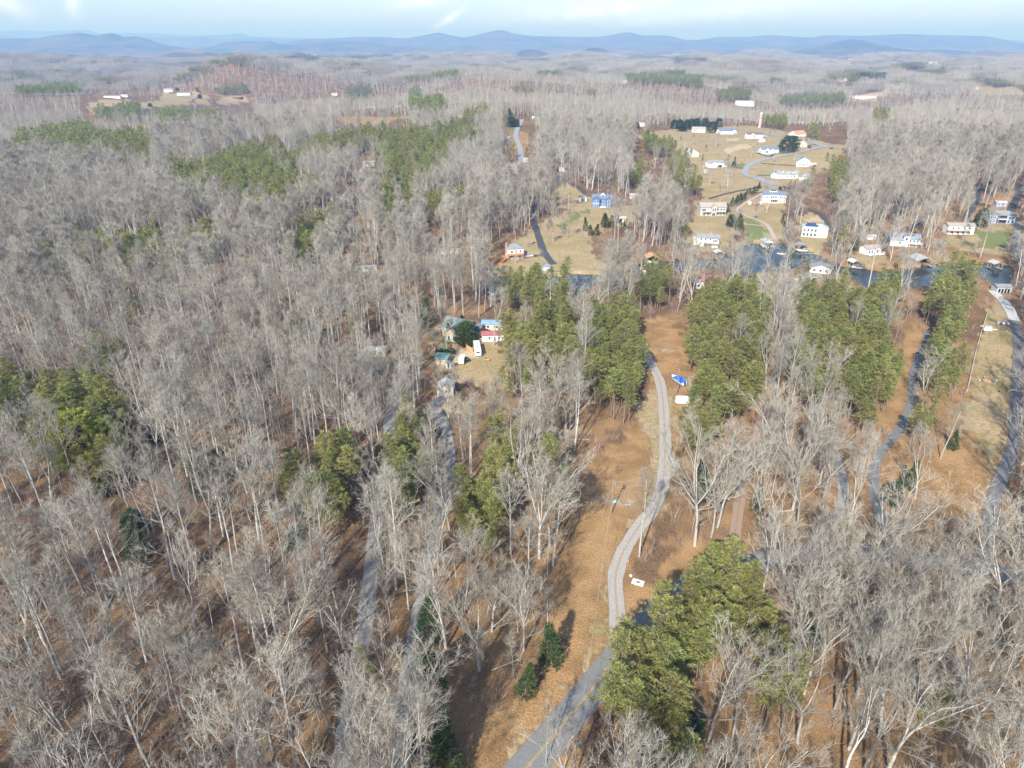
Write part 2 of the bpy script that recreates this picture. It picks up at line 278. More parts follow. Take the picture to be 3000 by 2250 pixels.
PINES = [  # crown regions in the photo
 [(1470,960),(1530,915),(1600,905),(1640,890),(1680,905),(1690,980),(1700,1050),(1680,1100),(1600,1095),(1460,1110),(1462,1030)],
 [(1725,910),(1800,890),(1850,895),(1895,940),(1900,990),(1880,1060),(1885,1120),(1850,1190),(1800,1170),(1740,1130),(1705,1090),(1720,1000)],
 [(2030,875),(2110,835),(2210,850),(2250,930),(2245,1020),(2240,1090),(2200,1160),(2150,1180),(2100,1260),(2030,1290),(1990,1260),(1995,1190),(2050,1120),(2010,1060),(2000,960)],
 [(2325,835),(2420,845),(2480,850),(2475,920),(2480,1000),(2450,1060),(2440,1130),(2380,1140),(2330,1100),(2300,1040),(2330,960)],
 [(2495,850),(2560,830),(2640,820),(2620,900),(2600,960),(2560,950),(2490,920)],
 [(2440,1000),(2520,960),(2600,990),(2640,1040),(2620,1130),(2540,1170),(2460,1130)],
 [(2520,1100),(2620,1100),(2570,1210),(2520,1220)],
 [(2760,790),(2840,770),(2870,830),(2850,900),(2820,950),(2770,950),(2720,930),(2715,870)],
 [(2720,950),(2780,960),(2800,1010),(2850,1060),(2830,1090),(2740,1110),(2700,1060),(2690,1000)],
 [(2640,1190),(2690,1160),(2740,1170),(2730,1240),(2680,1290),(2630,1280),(2600,1240)],
 [(1900,1800),(1960,1730),(2040,1665),(2120,1610),(2165,1640),(2180,1700),(2265,1740),(2270,1850),(2150,1880),(2060,1900),(2010,1990),(1990,2110),(1860,2130),(1790,2090),(1765,1980),(1790,1890)],
 [(1775,1900),(1900,1830),(2000,1850),(1990,2000),(1930,2080),(1800,2100),(1770,2020)],
 [(2250,1870),(2340,1890),(2375,1960),(2330,2040),(2280,2080),(2260,2000),(2200,1990)],
 [(1900,2180),(2040,2170),(2060,2260),(1900,2300)],
 [(1840,830+5),(1930,785),(1945,800),(1930,850),(1900,860)],
 [(1460,840),(1520,800),(1560,790),(1600,820),(1660,790),(1670,830),(1640,870),(1590,880),(1560,860),(1480,870)],
 [(1880,800),(1960,795),(1985,815),(1950,850),(1900,840)],
 [(2140,690),(2175,690),(2180,720),(2150,720)],
 [(135,1160),(220,1145),(340,1170),(350,1240),(250,1270),(240,1310),(170,1290),(150,1220)],
 [(255,1275),(330,1280),(345,1330),(290,1345)],
 [(215,1335),(320,1350),(330,1390),(230,1380)],
 [(10,1105),(85,1100),(90,1170),(30,1200)],
 [(250,1045),(335,1030),(345,1070),(280,1095)],
 [(930,1340),(1010,1310),(1020,1390),(1000,1460),(940,1500),(925,1560),(945,1420)],
 [(1100,1310),(1190,1250),(1220,1300),(1220,1400),(1180,1500),(1150,1440),(1110,1370)],
 [(1240,1290),(1290,1290),(1340,1300),(1330,1320),(1240,1330)],
 [(1400,1260),(1460,1270),(1500,1310),(1510,1380),(1440,1400),(1420,1360)],
 [(1340,1420),(1400,1400),(1460,1410),(1450,1500),(1400,1560),(1350,1500)],
 [(1540,1310),(1600,1290),(1620,1340),(1560,1380)],
 [(835,1380),(890,1370),(900,1420),(840,1430)],
 [(75,400),(150,385),(250,370),(260,395),(300,400),(300,450),(200,455),(140,440),(75,440)],
 [(310,400),(420,395),(440,430),(430,470),(390,470),(330,440)],
 [(560,490),(640,470),(700,440),(790,430),(810,445),(760,500),(640,520),(570,540)],
 [(680,560),(760,500),(800,520),(900,540),(930,560),(840,580),(800,610),(740,600),(690,590)],
 [(920,420),(1000,400),(1090,385),(1110,400),(1010,440),(930,450),(850,500),(840,480)],
 [(1130,410),(1220,395),(1300,430),(1290,470),(1220,530),(1180,520),(1120,480)],
 [(1280,380),(1370,370),(1400,400),(1340,420),(1290,410)],
 [(460,330),(540,325),(550,350),(480,355)],[(580,335),(630,330),(635,342),(585,345)],
 [(860,690),(950,640),(970,660),(940,720),(880,740),(850,720)],
 [(230,700),(310,690),(315,750),(240,760)],[(375,710),(430,700),(530,720),(500,760),(420,780),(375,810)],[(150,740),(195,740),(190,770),(150,775)],
 [(540,540),(600,530),(620,570),(560,600)],[(490,480),(530,480),(530,530),(500,540)],
 [(1880,390),(1985,390),(1990,420),(1930,440),(1890,425)],
 [(1960,460),(2010,455),(2060,500),(2050,540),(1990,535)],
 [(2010,410),(2110,415),(2120,440),(2050,450)],[(2150,430),(2205,430),(2210,445),(2160,450)],
 [(2430,480),(2490,490),(2480,560),(2440,570)],
 [(2230,350),(2300,345),(2310,375),(2260,380)],[(2365,375),(2400,375),(2400,410),(2370,410)],
 [(2100,270),(2220,235),(2225,255),(2180,290),(2100,290)],[(2280,285),(2460,268),(2480,290),(2440,305),(2290,300)],
 [(1180,225),(1320,212),(1330,222),(1200,232)],[(1570,210),(1700,190),(1710,205),(1580,222)],[(1820,215),(1990,205),(2060,225),(2060,250),(1960,240),(1840,235)],
 [(320,295),(390,293),(400,310),(390,335),(330,335),(290,325)],[(40,430),(60,430),(60,445),(20,445)],
 [(560,690),(640,660),(650,700),(580,720)],[(1110,560),(1150,550),(1150,640),(1120,650)],[(1180,560),(1210,560),(1210,640),(1180,640)],
 [(1330,560),(1365,560),(1365,600),(1335,600)],[(1840,500),(1880,490),(1880,520),(1850,530)],
 [(180,152),(620,156),(640,166),(260,164)],[(780,165),(1100,160),(1120,168),(800,172)],[(0,215),(60,205),(110,225),(60,235)],[(640,260),(700,245),(720,262),(660,275)],[(1240,300),(1290,290),(1300,318),(1250,325)],[(1360,330),(1420,322),(1430,340),(1370,345)],[(1020,260),(1075,255),(1080,285),(1030,290)],[(1200,270),(1230,262),(1235,310),(1205,315)],[(1500,255),(1570,262),(1560,275),(1500,272)],[(1720,268),(1745,268),(1745,285),(1722,285)],[(2560,330),(2600,322),(2605,345),(2565,350)],[(2880,225),(2960,240),(2950,262),(2890,255)],[(2440,215),(2520,205),(2530,215),(2450,222)],[(2620,185),(2700,180),(2710,190),(2630,192)],[(1870,165),(2000,163),(2010,172),(1880,174)],[(60,250),(240,240),(230,260),(80,268)],
 [(1240,590),(1300,580),(1300,620),(1250,620)],
]
def _grow(poly, s):
    cx = sum(p[0] for p in poly) / len(poly); cy = sum(p[1] for p in poly) / len(poly); return [(cx + (x - cx) * s, cy + (y - cy) * s) for x, y in poly]
PINES = [_grow(p, 1.28) if p[0][0] < 1400 and p[0][1] < 1600 else p for p in PINES]
# places whose view is open in the photo: trees standing in front whose crown would cover them are thinned (px rect, keep fraction)
CLEAR = [
 ((1255,925,1490,1100),0.0),((1278,1115,1342,1170),0.25),((1465,690,1640,800),0.03),((1640,640,1740,800),0.12),((1690,555,1800,615),0.1),((1740,610,1845,680),.2),
 ((1885,725,1945,775),0.1),((2020,665,2120,730),0.08),((2040,575,2140,640),0.1),((2145,545,2310,720),0.06),((2345,640,2430,700),0.1),((2225,685,2275,720),0.05),((2225,720,2275,790),.5),
 ((1870,365,2480,540),0.03),((2505,690,2600,775),0.3),((2600,665,2700,725),0.3),((2770,635,2975,745),0.15),((2675,740,2740,780),0.15),
 ((2370,765,2440,835),0.2),((2345,800,2385,828),.2),((2035,795,2125,860),0.3),((2910,835,2975,1330),0.0),((2830,870,2980,1300),0.0),((1740,1330,1980,1560),0.02),
 ((1780,1560,1880,1900),0.0),((1700,1560,1790,2000),0.1),((1450,2060,1700,2250),0.03),((1900,940,2030,1250),0.0),((1985,1100,2060,1210),0.0),
 ((2650,960,2715,1200),0.25),((240,270,740,332),0.05),((985,338,1200,370),.2),((1480,340,1560,470),0.05),
 ((1000,545,1040,590),.3),((1010,595,1045,635),.3),((1055,770,1110,800),.45),((1270,725,1350,750),.4),((1285,588,1340,602),.4),((1062,468,1110,490),.3),
 ((1135,1130,1170,1300),.6),((2430,1290,2500,1560),.8),((2150,1220,2250,1440),.7),((2550,1290,2620,1450),.7),((2700,1330,2960,1460),.15),
 ((1080,1010,1140,1060),.4),((2780,1100,2880,1300),.4),((2200,1640,2900,1700),1), ((2700,1000,2975,1490),.06), ((1790,1620,2250,2120),.12),
]
# ------------------------------------------------------------------ ground sheet
def build_ground():
    rings = [6.0]
    while rings[-1] < 34000: rings.append(rings[-1] * (1.014 if rings[-1] < 1500 else 1.03) + 0.3)
    fw = np.arange(-52, 52.01, 0.2); ang = np.concatenate([fw, np.arange(54, 306.1, 4)])
    a = np.radians(ang); r = np.array(rings)
    X = r[:, None] * np.sin(a)[None]; Y = r[:, None] * np.cos(a)[None]
    Z = Tc(X, Y)
    n, m = X.shape
    V = np.stack([X, Y, Z], -1).reshape(-1, 3)
    i, j = np.meshgrid(np.arange(n - 1), np.arange(m), indexing='ij'); j2 = (j + 1) % m
    Fc = np.stack([i * m + j, (i + 1) * m + j, (i + 1) * m + j2, i * m + j2], -1).reshape(-1, 4)
    # centre cap
    V = np.vstack([V, [[0, 0, float(T(0, 0))]]]); c = len(V) - 1
    cap = [[c, k, (k + 1) % m, ] for k in range(m)]
    faces = Fc[:, ::-1].tolist() + [[c, (k + 1) % m, k] for k in range(m)]
    me = mesh('ground', V, faces, smooth=True)
    x, y, z = V[:, 0], V[:, 1], V[:, 2]
    jx = x + 1.5 * np.sin(y * .7 + 2) + 1.0 * np.sin(x * .9); jy = y + 1.5 * np.sin(x * .6) + 1.0 * np.sin(y * 1.1 + 1)
    px, py, dep = proj(jx, jy, T(x, y)); ok = (y > 20)
    cov = np.zeros((len(V), 4), np.float32)
    for k, poly in OPEN:
        s = inpoly(px, py, poly) & ok
        cov[s] = {'t': (1, 0, 0, 0), 'g': (.25, 1, 0, 0), 'l': (0, 0, 0, 1), 's': (.3, 0, 1, 0), 'm': (.85, .12, 0, 0)}[k]
    for a_, poly in ((.62, [(1900,1000),(3200,1000),(3300,2500),(1800,2500),(1860,1900),(1960,1650),(1990,1300)]), (.55, [(1350,1250),(1700,1150),(1900,1000),(1700,1500),(1640,1800),(1400,2250),(1100,2400),(1150,1900)]), (.5, [(1000,640),(1500,600),(1480,800),(1240,900),(1020,800)]), (.6, [(2480,600),(3000,560),(3000,900),(2300,900),(2300,760)]), (.6, [(0,600),(90,640),(110,850),(60,1000),(0,1000)])):
        s = inpoly(px, py, poly) & ok & (cov.sum(1) == 0); cov[s, 3] = a_
    at = me.color_attributes.new('cover', 'FLOAT_COLOR', 'POINT')
    at.data.foreach_set('color', cov.ravel())
    m_ = bpy.data.materials.new('ground_cover'); m_.use_nodes = True; t = m_.node_tree; b = t.nodes['Principled BSDF']
    b.inputs['Roughness'].default_value = 0.95; b.inputs['Specular IOR Level'].default_value = 0.1
    g = N(t, 'ShaderNodeNewGeometry')
    def noise(s, det=4, rough=.6):
        n_ = N(t, 'ShaderNodeTexNoise'); n_.inputs['Scale'].default_value = s; n_.inputs['Detail'].default_value = det; n_.inputs['Roughness'].default_value = rough
        t.links.new(g.outputs['Position'], n_.inputs['Vector']); return n_.outputs[0]
    def ramp(src, stops):
        r_ = N(t, 'ShaderNodeValToRGB'); e = r_.color_ramp.elements
        while len(e) < len(stops): e.new(.5)
        for q, (p_, c_) in zip(e, stops): q.position = p_; q.color = (*c_, 1)
        t.links.new(src, r_.inputs[0]); return r_.outputs[0]
    def mix(f, a_, b_, bt='MIX'):
        q = N(t, 'ShaderNodeMix', data_type='RGBA', blend_type=bt)
        for s_, v in (('Factor', f), ('A', a_), ('B', b_)):
            if isinstance(v, (int, float)): q.inputs[s_].default_value = v
            elif isinstance(v, tuple): q.inputs[s_].default_value = (*v, 1)
            else: t.links.new(v, q.inputs[s_])
        return q.outputs['Result']
    leaf = ramp(noise(3.2, 6, .8), [(.33, (.18, .095, .042)), (.46, (.335, .195, .085)), (.56, (.46, .29, .135)), (.68, (.60, .44, .25))])
    wood = ramp(noise(2.4, 6, .8), [(.35, (.065, .042, .026)), (.5, (.165, .10, .055)), (.68, (.31, .20, .115))])
    big = ramp(noise(.045, 4), [(.48, (0, 0, 0)), (.66, (.75, .75, .75))])
    patchy = ramp(noise(.11, 5, .6), [(.40, (.62, .60, .58)), (.58, (1, 1, 1))])
    leaf = mix(.8, leaf, patchy, 'MULTIPLY'); forest = mix(big, wood, leaf)
    tan = ramp(noise(.9, 6, .75), [(.3, (.24, .165, .09)), (.5, (.40, .295, .165)), (.7, (.51, .40, .24))])
    tan2 = ramp(noise(.06, 3), [(.35, (.80, .84, .66)), (.6, (1, 1, 1))]); tan = mix(1.0, tan, tan2, 'MULTIPLY')
    green = ramp(noise(1.2, 5, .7), [(.3, (.12, .14, .05)), (.55, (.20, .22, .075)), (.75, (.32, .30, .12))])
    straw = ramp(noise(1.0, 5, .7), [(.3, (.38, .28, .17)), (.6, (.56, .44, .27))])
    vc = N(t, 'ShaderNodeVertexColor', layer_name='cover'); sp = N(t, 'ShaderNodeSeparateColor'); t.links.new(vc.outputs[0], sp.inputs[0])
    ragged = noise(.35, 4)
    def edge(s):   # ragged edge of a cover
        ad = N(t, 'ShaderNodeMath', operation='ADD'); t.links.new(s, ad.inputs[0]); t.links.new(ragged, ad.inputs[1])
        mr = N(t, 'ShaderNodeMapRange'); mr.inputs['From Min'].default_value = .72; mr.inputs['From Max'].default_value = 1.3; t.links.new(ad.outputs[0], mr.inputs[0]); return mr.outputs[0]
    o_ = mix(vc.outputs['Alpha'], forest, leaf)
    o_ = mix(edge(sp.outputs[0]), o_, tan); o_ = mix(edge(sp.outputs[1]), o_, green); o_ = mix(edge(sp.outputs[2]), o_, straw)
    t.links.new(o_, b.inputs['Base Color'])
    bp = N(t, 'ShaderNodeBump'); bp.inputs['Strength'].default_value = .6; bp.inputs['Distance'].default_value = .25; t.links.new(noise(2.2, 4), bp.inputs['Height']); t.links.new(bp.outputs[0], b.inputs['Normal'])
    o = obj('ground', me, m_); o['kind'] = 'structure'
build_ground()
def resample(pts, step):
    out = []; 
    for a_, b_ in zip(pts[:-1], pts[1:]):
        n = max(1, int((Vector(b_) - Vector(a_)).length / step))
        for k in range(n): out.append(Vector(a_).lerp(Vector(b_), k / n))
    out.append(Vector(pts[-1])); return out
def smooth_path(pts, step=4.0):
    P_ = [Vector(p[:2]) for p in pts]; P_ = [P_[0] * 2 - P_[1]] + P_ + [P_[-1] * 2 - P_[-2]]; out = []
    for i in range(1, len(P_) - 2):
        p0, p1, p2, p3 = P_[i - 1:i + 3]; n = max(2, int((p2 - p1).length / step))
        for k in range(n):
            t = k / n; out.append(0.5 * ((2 * p1) + (-p0 + p2) * t + (2 * p0 - 5 * p1 + 4 * p2 - p3) * t * t + (-p0 + 3 * p1 - 3 * p2 + p3) * t ** 3))
    out.append(P_[-2]); return out
def surf(name, c1, c2, c3, tracks=None, rough=.9, yline=False, scale=.8):
    m_ = bpy.data.materials.new(name); m_.use_nodes = True; t = m_.node_tree; b = t.nodes['Principled BSDF']; b.inputs['Roughness'].default_value = rough; b.inputs['Specular IOR Level'].default_value = .2
    uv = N(t, 'ShaderNodeUVMap', uv_map='along'); g = N(t, 'ShaderNodeNewGeometry')
    n1 = N(t, 'ShaderNodeTexNoise'); n1.inputs['Scale'].default_value = scale * 5; n1.inputs['Detail'].default_value = 7; n1.inputs['Roughness'].default_value = .75; t.links.new(g.outputs['Position'], n1.inputs['Vector'])
    r_ = N(t, 'ShaderNodeValToRGB'); e = r_.color_ramp.elements; e.new(.5); e[0].position = .32; e[1].position = .5; e[2].position = .68
    e[0].color = (*c1, 1); e[1].color = (*c2, 1); e[2].color = (*c3, 1); t.links.new(n1.outputs[0], r_.inputs[0]); out = r_.outputs[0]
    sx = N(t, 'ShaderNodeSeparateXYZ'); t.links.new(uv.outputs[0], sx.inputs[0])
    n2 = N(t, 'ShaderNodeTexNoise'); n2.inputs['Scale'].default_value = 1.1; n2.inputs['Detail'].default_value = 5; t.links.new(g.outputs['Position'], n2.inputs['Vector'])
    def math_(op, a_, b_=None, c_=None):
        q = N(t, 'ShaderNodeMath', operation=op)
        for i_, v in enumerate((a_, b_, c_)):
            if v is None: continue
            if isinstance(v, (int, float)): q.inputs[i_].default_value = v
            else: t.links.new(v, q.inputs[i_])
        return q.outputs[0]
    a_ = math_('ABSOLUTE', math_('SUBTRACT', sx.outputs[0], .5))      # 0 centre .. .5 edge
    aw = math_('ADD', a_, math_('MULTIPLY', math_('SUBTRACT', n2.outputs[0], .5), .10))
    if tracks:
        mr = N(t, 'ShaderNodeMapRange'); mr.inputs['From Min'].default_value = .10; mr.inputs['From Max'].default_value = .04; t.links.new(aw, mr.inputs[0])
        mm = N(t, 'ShaderNodeMix', data_type='RGBA'); t.links.new(math_('MULTIPLY', mr.outputs[0], tracks[1]), mm.inputs['Factor']); t.links.new(out, mm.inputs['A']); mm.inputs['B'].default_value = (*tracks[0], 1); out = mm.outputs['Result']
    # ragged leaf-strewn edge
    mr = N(t, 'ShaderNodeMapRange'); mr.inputs['From Min'].default_value = .43; mr.inputs['From Max'].default_value = .49; t.links.new(aw, mr.inputs[0])
    mm = N(t, 'ShaderNodeMix', data_type='RGBA'); t.links.new(math_('MULTIPLY', mr.outputs[0], .25 if rough < .9 else .8), mm.inputs['Factor']); t.links.new(out, mm.inputs['A']); mm.inputs['B'].default_value = (.24, .13, .065, 1); out = mm.outputs['Result']
    if name == 'old_road':
        pass
    t.links.new(out, b.inputs['Base Color']); return m_
SURF = {
 'paved': surf('road_asphalt', (.16, .16, .155), (.21, .21, .20), (.27, .27, .26), rough=.85),
 'gravel': surf('drive_gravel', (.28, .24, .20), (.40, .37, .32), (.50, .475, .43), tracks=((.36, .22, .13), .6)),
 'greygravel': surf('road_gravel', (.22, .20, .175), (.31, .29, .26), (.39, .37, .33), tracks=((.27, .22, .17), .3)),
 'asphalt': surf('drive_asphalt', (.13, .128, .12), (.185, .18, .17), (.25, .245, .235), rough=.85),
 'black': surf('fresh_asphalt', (.06, .06, .06), (.08, .08, .08), (.11, .11, .11), rough=.85),
 'oldroad': surf('old_asphalt', (.24, .24, .25), (.32, .32, .33), (.40, .40, .40), rough=.85),
 'concrete': surf('pale_concrete', (.42, .41, .38), (.52, .51, .47), (.62, .60, .56), rough=.85),
 'dirt': surf('dirt_track', (.24, .15, .10), (.34, .24, .17), (.42, .33, .25), tracks=((.30, .17, .10), .6)),
 'beige': surf('sandy_track', (.34, .26, .19), (.46, .37, .28), (.56, .47, .37)),
}
ROADLINES = []      # (points Nx2, half width) for keeping trees off
def strip(name, path, hw, m_, lift, cols=3, uvoff=0, z_extra=0):
    V = []; UV = []; n = len(path); L = 0
    for i, p in enumerate(path):
        a_ = path[max(0, i - 1)]; b_ = path[min(n - 1, i + 1)]; t = (b_ - a_).normalized(); nr = Vector((t.y, -t.x))
        if i: L += (p - path[i - 1]).length
        wv = hw * (1 + .05 * math.sin(L * .31) + .04 * math.sin(L * .83 + 1)) if m_.name not in ('road_asphalt', 'line_yellow') else hw
        for k in range(cols + 1):
            q = p + nr * ((k / cols * 2 - 1) * wv + uvoff); V.append((q.x, q.y, float(T(q.x, q.y)) + lift)); UV.append((k / cols, L))
    Fc = [[i * (cols + 1) + k, (i + 1) * (cols + 1) + k, (i + 1) * (cols + 1) + k + 1, i * (cols + 1) + k + 1] for i in range(n - 1) for k in range(cols)]
    Fc = [f[::-1] for f in Fc]
    me = mesh(name, V, Fc, smooth=True); uvl = me.uv_layers.new(name='along')
    li = np.zeros(len(me.loops), np.int32); me.loops.foreach_get('vertex_index', li); uvl.data.foreach_set('uv', np.array(UV, np.float32)[li].ravel())
    if me.polygons[0].normal.z < 0: me.flip_normals()
    return me
for k, (nm, kind, hw, pts) in enumerate(ROADS):
    g = [P(x, y) for x, y in pts if y < 2500]
    dist = g[len(g) // 2].xy.length
    path = smooth_path([q.xy for q in g], 2.5 if dist < 450 else 6)
    me = strip(nm, path, hw, SURF[kind], (.13 if kind == 'paved' else .05) + .012 * (k % 5) + dist * .00022, cols=4)
    o = obj(nm, me, SURF[kind]); o['kind'] = 'structure'
    ROADLINES.append((np.array([tuple(q) for q in path]), hw))
    if kind == 'paved':
        ly = mat('line_yellow', (.55, .36, .10), (.38, .27, .11), scale=3, rough=.8)
        for s_ in (-.14, .14):
            me = strip('centre_line', path, .07, ly, .15 + dist * .00022, cols=1, uvoff=s_); o2 = obj('centre_line', me, ly, o)
# ------------------------------------------------------------------ water
mw = bpy.data.materials.new('lake_water'); mw.use_nodes = True; t = mw.node_tree; b = t.nodes['Principled BSDF']
b.inputs['Base Color'].default_value = (.045, .055, .05, 1); b.inputs['Roughness'].default_value = .12; b.inputs['IOR'].default_value = 1.33; b.inputs['Specular IOR Level'].default_value = .3
n_ = N(t, 'ShaderNodeTexNoise'); n_.inputs['Scale'].default_value = 1.2; n_.inputs['Detail'].default_value = 4; bp = N(t, 'ShaderNodeBump'); bp.inputs['Strength'].default_value = .25; bp.inputs['Distance'].default_value = .1
g_ = N(t, 'ShaderNodeNewGeometry'); t.links.new(g_.outputs['Position'], n_.inputs['Vector']); t.links.new(n_.outputs[0], bp.inputs['Height']); t.links.new(bp.outputs[0], b.inputs['Normal'])
bm = bmesh.new(); cx = sum(p[0] for p in WATER) / len(WATER)
xs = [p[0] for p in WATER]; ys = [p[1] for p in WATER]
vs = [bm.verts.new((x, y, WZ)) for x, y in ((min(xs) - 20, min(ys) - 15), (max(xs) + 20, min(ys) - 15), (max(xs) + 20, max(ys) + 15), (min(xs) - 20, max(ys) + 15))]; bm.faces.new(vs)
me = bpy.data.meshes.new('lake'); bm.to_mesh(me); bm.free(); o = obj('lake', me, mw); o['kind'] = 'structure'
# far ponds
for pts in ([(2505,232),(2540,228),(2600,230),(2600,240),(2540,243),(2508,240)],):
    g = [P(x, y) for x, y in pts]; zz = max(q.z for q in g) + 22
    me = mesh('pond', [(q.x, q.y, zz) for q in g], [list(range(len(g)))]); 
    if me.polygons[0].normal.z < 0: me.flip_normals()
    o = obj('pond', me, mw); o['kind'] = 'structure'
# ------------------------------------------------------------------ mountains
def far_forest(name, c1, c2, c3):
    m_ = bpy.data.materials.new(name); m_.use_nodes = True; t = m_.node_tree; b = t.nodes['Principled BSDF']; b.inputs['Roughness'].default_value = 1; b.inputs['Specular IOR Level'].default_value = 0
    g = N(t, 'ShaderNodeNewGeometry')
    a = N(t, 'ShaderNodeTexNoise'); a.inputs['Scale'].default_value = .0022; a.inputs['Detail'].default_value = 9; a.inputs['Roughness'].default_value = .7; t.links.new(g.outputs['Position'], a.inputs['Vector'])
    r_ = N(t, 'ShaderNodeValToRGB'); e = r_.color_ramp.elements; e.new(.5); e[0].position = .38; e[1].position = .52; e[2].position = .66
    e[0].color = (*c1, 1); e[1].color = (*c2, 1); e[2].color = (*c3, 1); t.links.new(a.outputs[0], r_.inputs[0]); t.links.new(r_.outputs[0], b.inputs['Base Color']); return m_
MF = far_forest('mountain_woods', (.05, .06, .045), (.12, .105, .09), (.17, .145, .12))
def mountains(name, D, line, depth, seed=0, base=-60):
    # skyline given in photo pixels, stands D metres away as a real ridge with two slopes
    xs_ = np.array([p[0] for p in line], float); ys_ = np.array([p[1] for p in line], float)
    px = np.linspace(xs_[0], xs_[-1], 420); 
    py = np.interp(px, xs_, ys_)
    ker = np.array([1, 2, 3, 2, 1.]) / 9; py = np.convolve(np.pad(py, 2, mode='edge'), ker, 'valid')
    rs = np.random.RandomState(seed)
    cx = (px - 1500) / F; cy = -(py - 1125) / F
    dx, dy, dz = cx, CP + cy * SP, -SP + cy * CP
    t = D / dy; X0 = dx * t; Y0 = dy * t; Z0 = CAM_H + dz * t
    rows = np.linspace(-1, 1, 33); V = []
    for q in rows:
        prof = (1 - abs(q)) ** 1.15 if q < 0 else (1 - q) ** 1.3
        off = q * depth
        spur = sum(np.sin(X0 / (depth * .22 * (1 + .5 * k)) + rs.uniform(0, 6.3) + q * (3 + k)) for k in range(4)) / 4
        h = base + (Z0 - base) * prof * (1 + (.30 * spur if abs(q) > .02 else 0) * (1 - abs(abs(q) * 2 - 1)))
        V.append(np.stack([X0 * (1 + off / D * .5), Y0 + off, h], -1))
    V = np.array(V); n, m, _ = V.shape
    i, j = np.meshgrid(np.arange(n - 1), np.arange(m - 1), indexing='ij')
    Fc = np.stack([i * m + j, i * m + j + 1, (i + 1) * m + j + 1, (i + 1) * m + j], -1).reshape(-1, 4)
    me = mesh(name, V.reshape(-1, 3), Fc, smooth=True); o = obj(name, me, MF); o['kind'] = 'structure'
mountains('mountain_range', 25500, [(-500,100),(-200,96),(0,92),(60,89),(110,92),(180,90),(255,87),(290,99),(350,96),(460,98),(560,104),(660,102),(705,96),(740,107),(900,112),(1000,113),(1200,118),(1500,125)], 3500, 1)
mountains('mountain_range', 24500, [(2700,128),(2860,120),(2940,117),(2970,116),(3000,120),(3100,112),(3300,116),(3500,120)], 3000, 2)
mountains('mountain_range', 19000, [(-300,118),(-60,108),(20,104),(60,118),(260,125),(430,112),(480,108),(560,112),(600,106),(640,116),(700,113),(760,110),(820,118),(950,116),(1050,122),(1200,130)], 2200, 3)
mountains('mountain_range', 14800, [(820,128),(900,114),(1000,111),(1040,108),(1120,108),(1180,113),(1230,106),(1285,94),(1320,104),(1360,110),(1390,104),(1440,92),(1470,87),(1510,100),(1560,105),(1620,107),(1740,109),(1790,103),(1840,93),(1880,104),(1960,104),(2000,116),(2040,118),(2110,107),(2180,109),(2260,102),(2340,109),(2380,110),(2420,103),(2520,105),(2640,100),(2760,103),(2850,105),(2900,107),(2950,118),(3000,128),(3200,132),(3500,136)], 2400, 4)
mountains('hill', 10500, [(-500,128),(-200,120),(0,114),(60,112),(110,112),(150,104),(190,100),(230,95),(255,99),(280,104),(305,99),(325,96),(345,102),(365,109),(400,106),(430,113),(460,124),(490,133),(560,142),(640,150),(700,152)], 1700, 5)
mountains('hill', 11500, [(560,146),(620,136),(650,125),(700,121),(735,120),(760,123),(790,120),(820,128),(850,132),(890,128),(940,126),(970,128),(1010,122),(1080,124),(1140,134),(1220,140),(1300,144),(1400,150)], 1400, 6)
mountains('hill', 7600, [(1450,168),(1490,160),(1520,150),(1550,144),(1580,148),(1610,158),(1650,168)], 700, 7)
mountains('hill', 7300, [(1640,172),(1690,154),(1720,143),(1745,140),(1770,144),(1800,158),(1840,170)], 800, 8)
mountains('hill', 9300, [(2180,172),(2280,160),(2340,146),(2400,134),(2450,122),(2490,115),(2520,116),(2560,126),(2620,140),(2680,148),(2760,146),(2830,150),(2900,158),(3000,162),(3200,165)], 1500, 9)
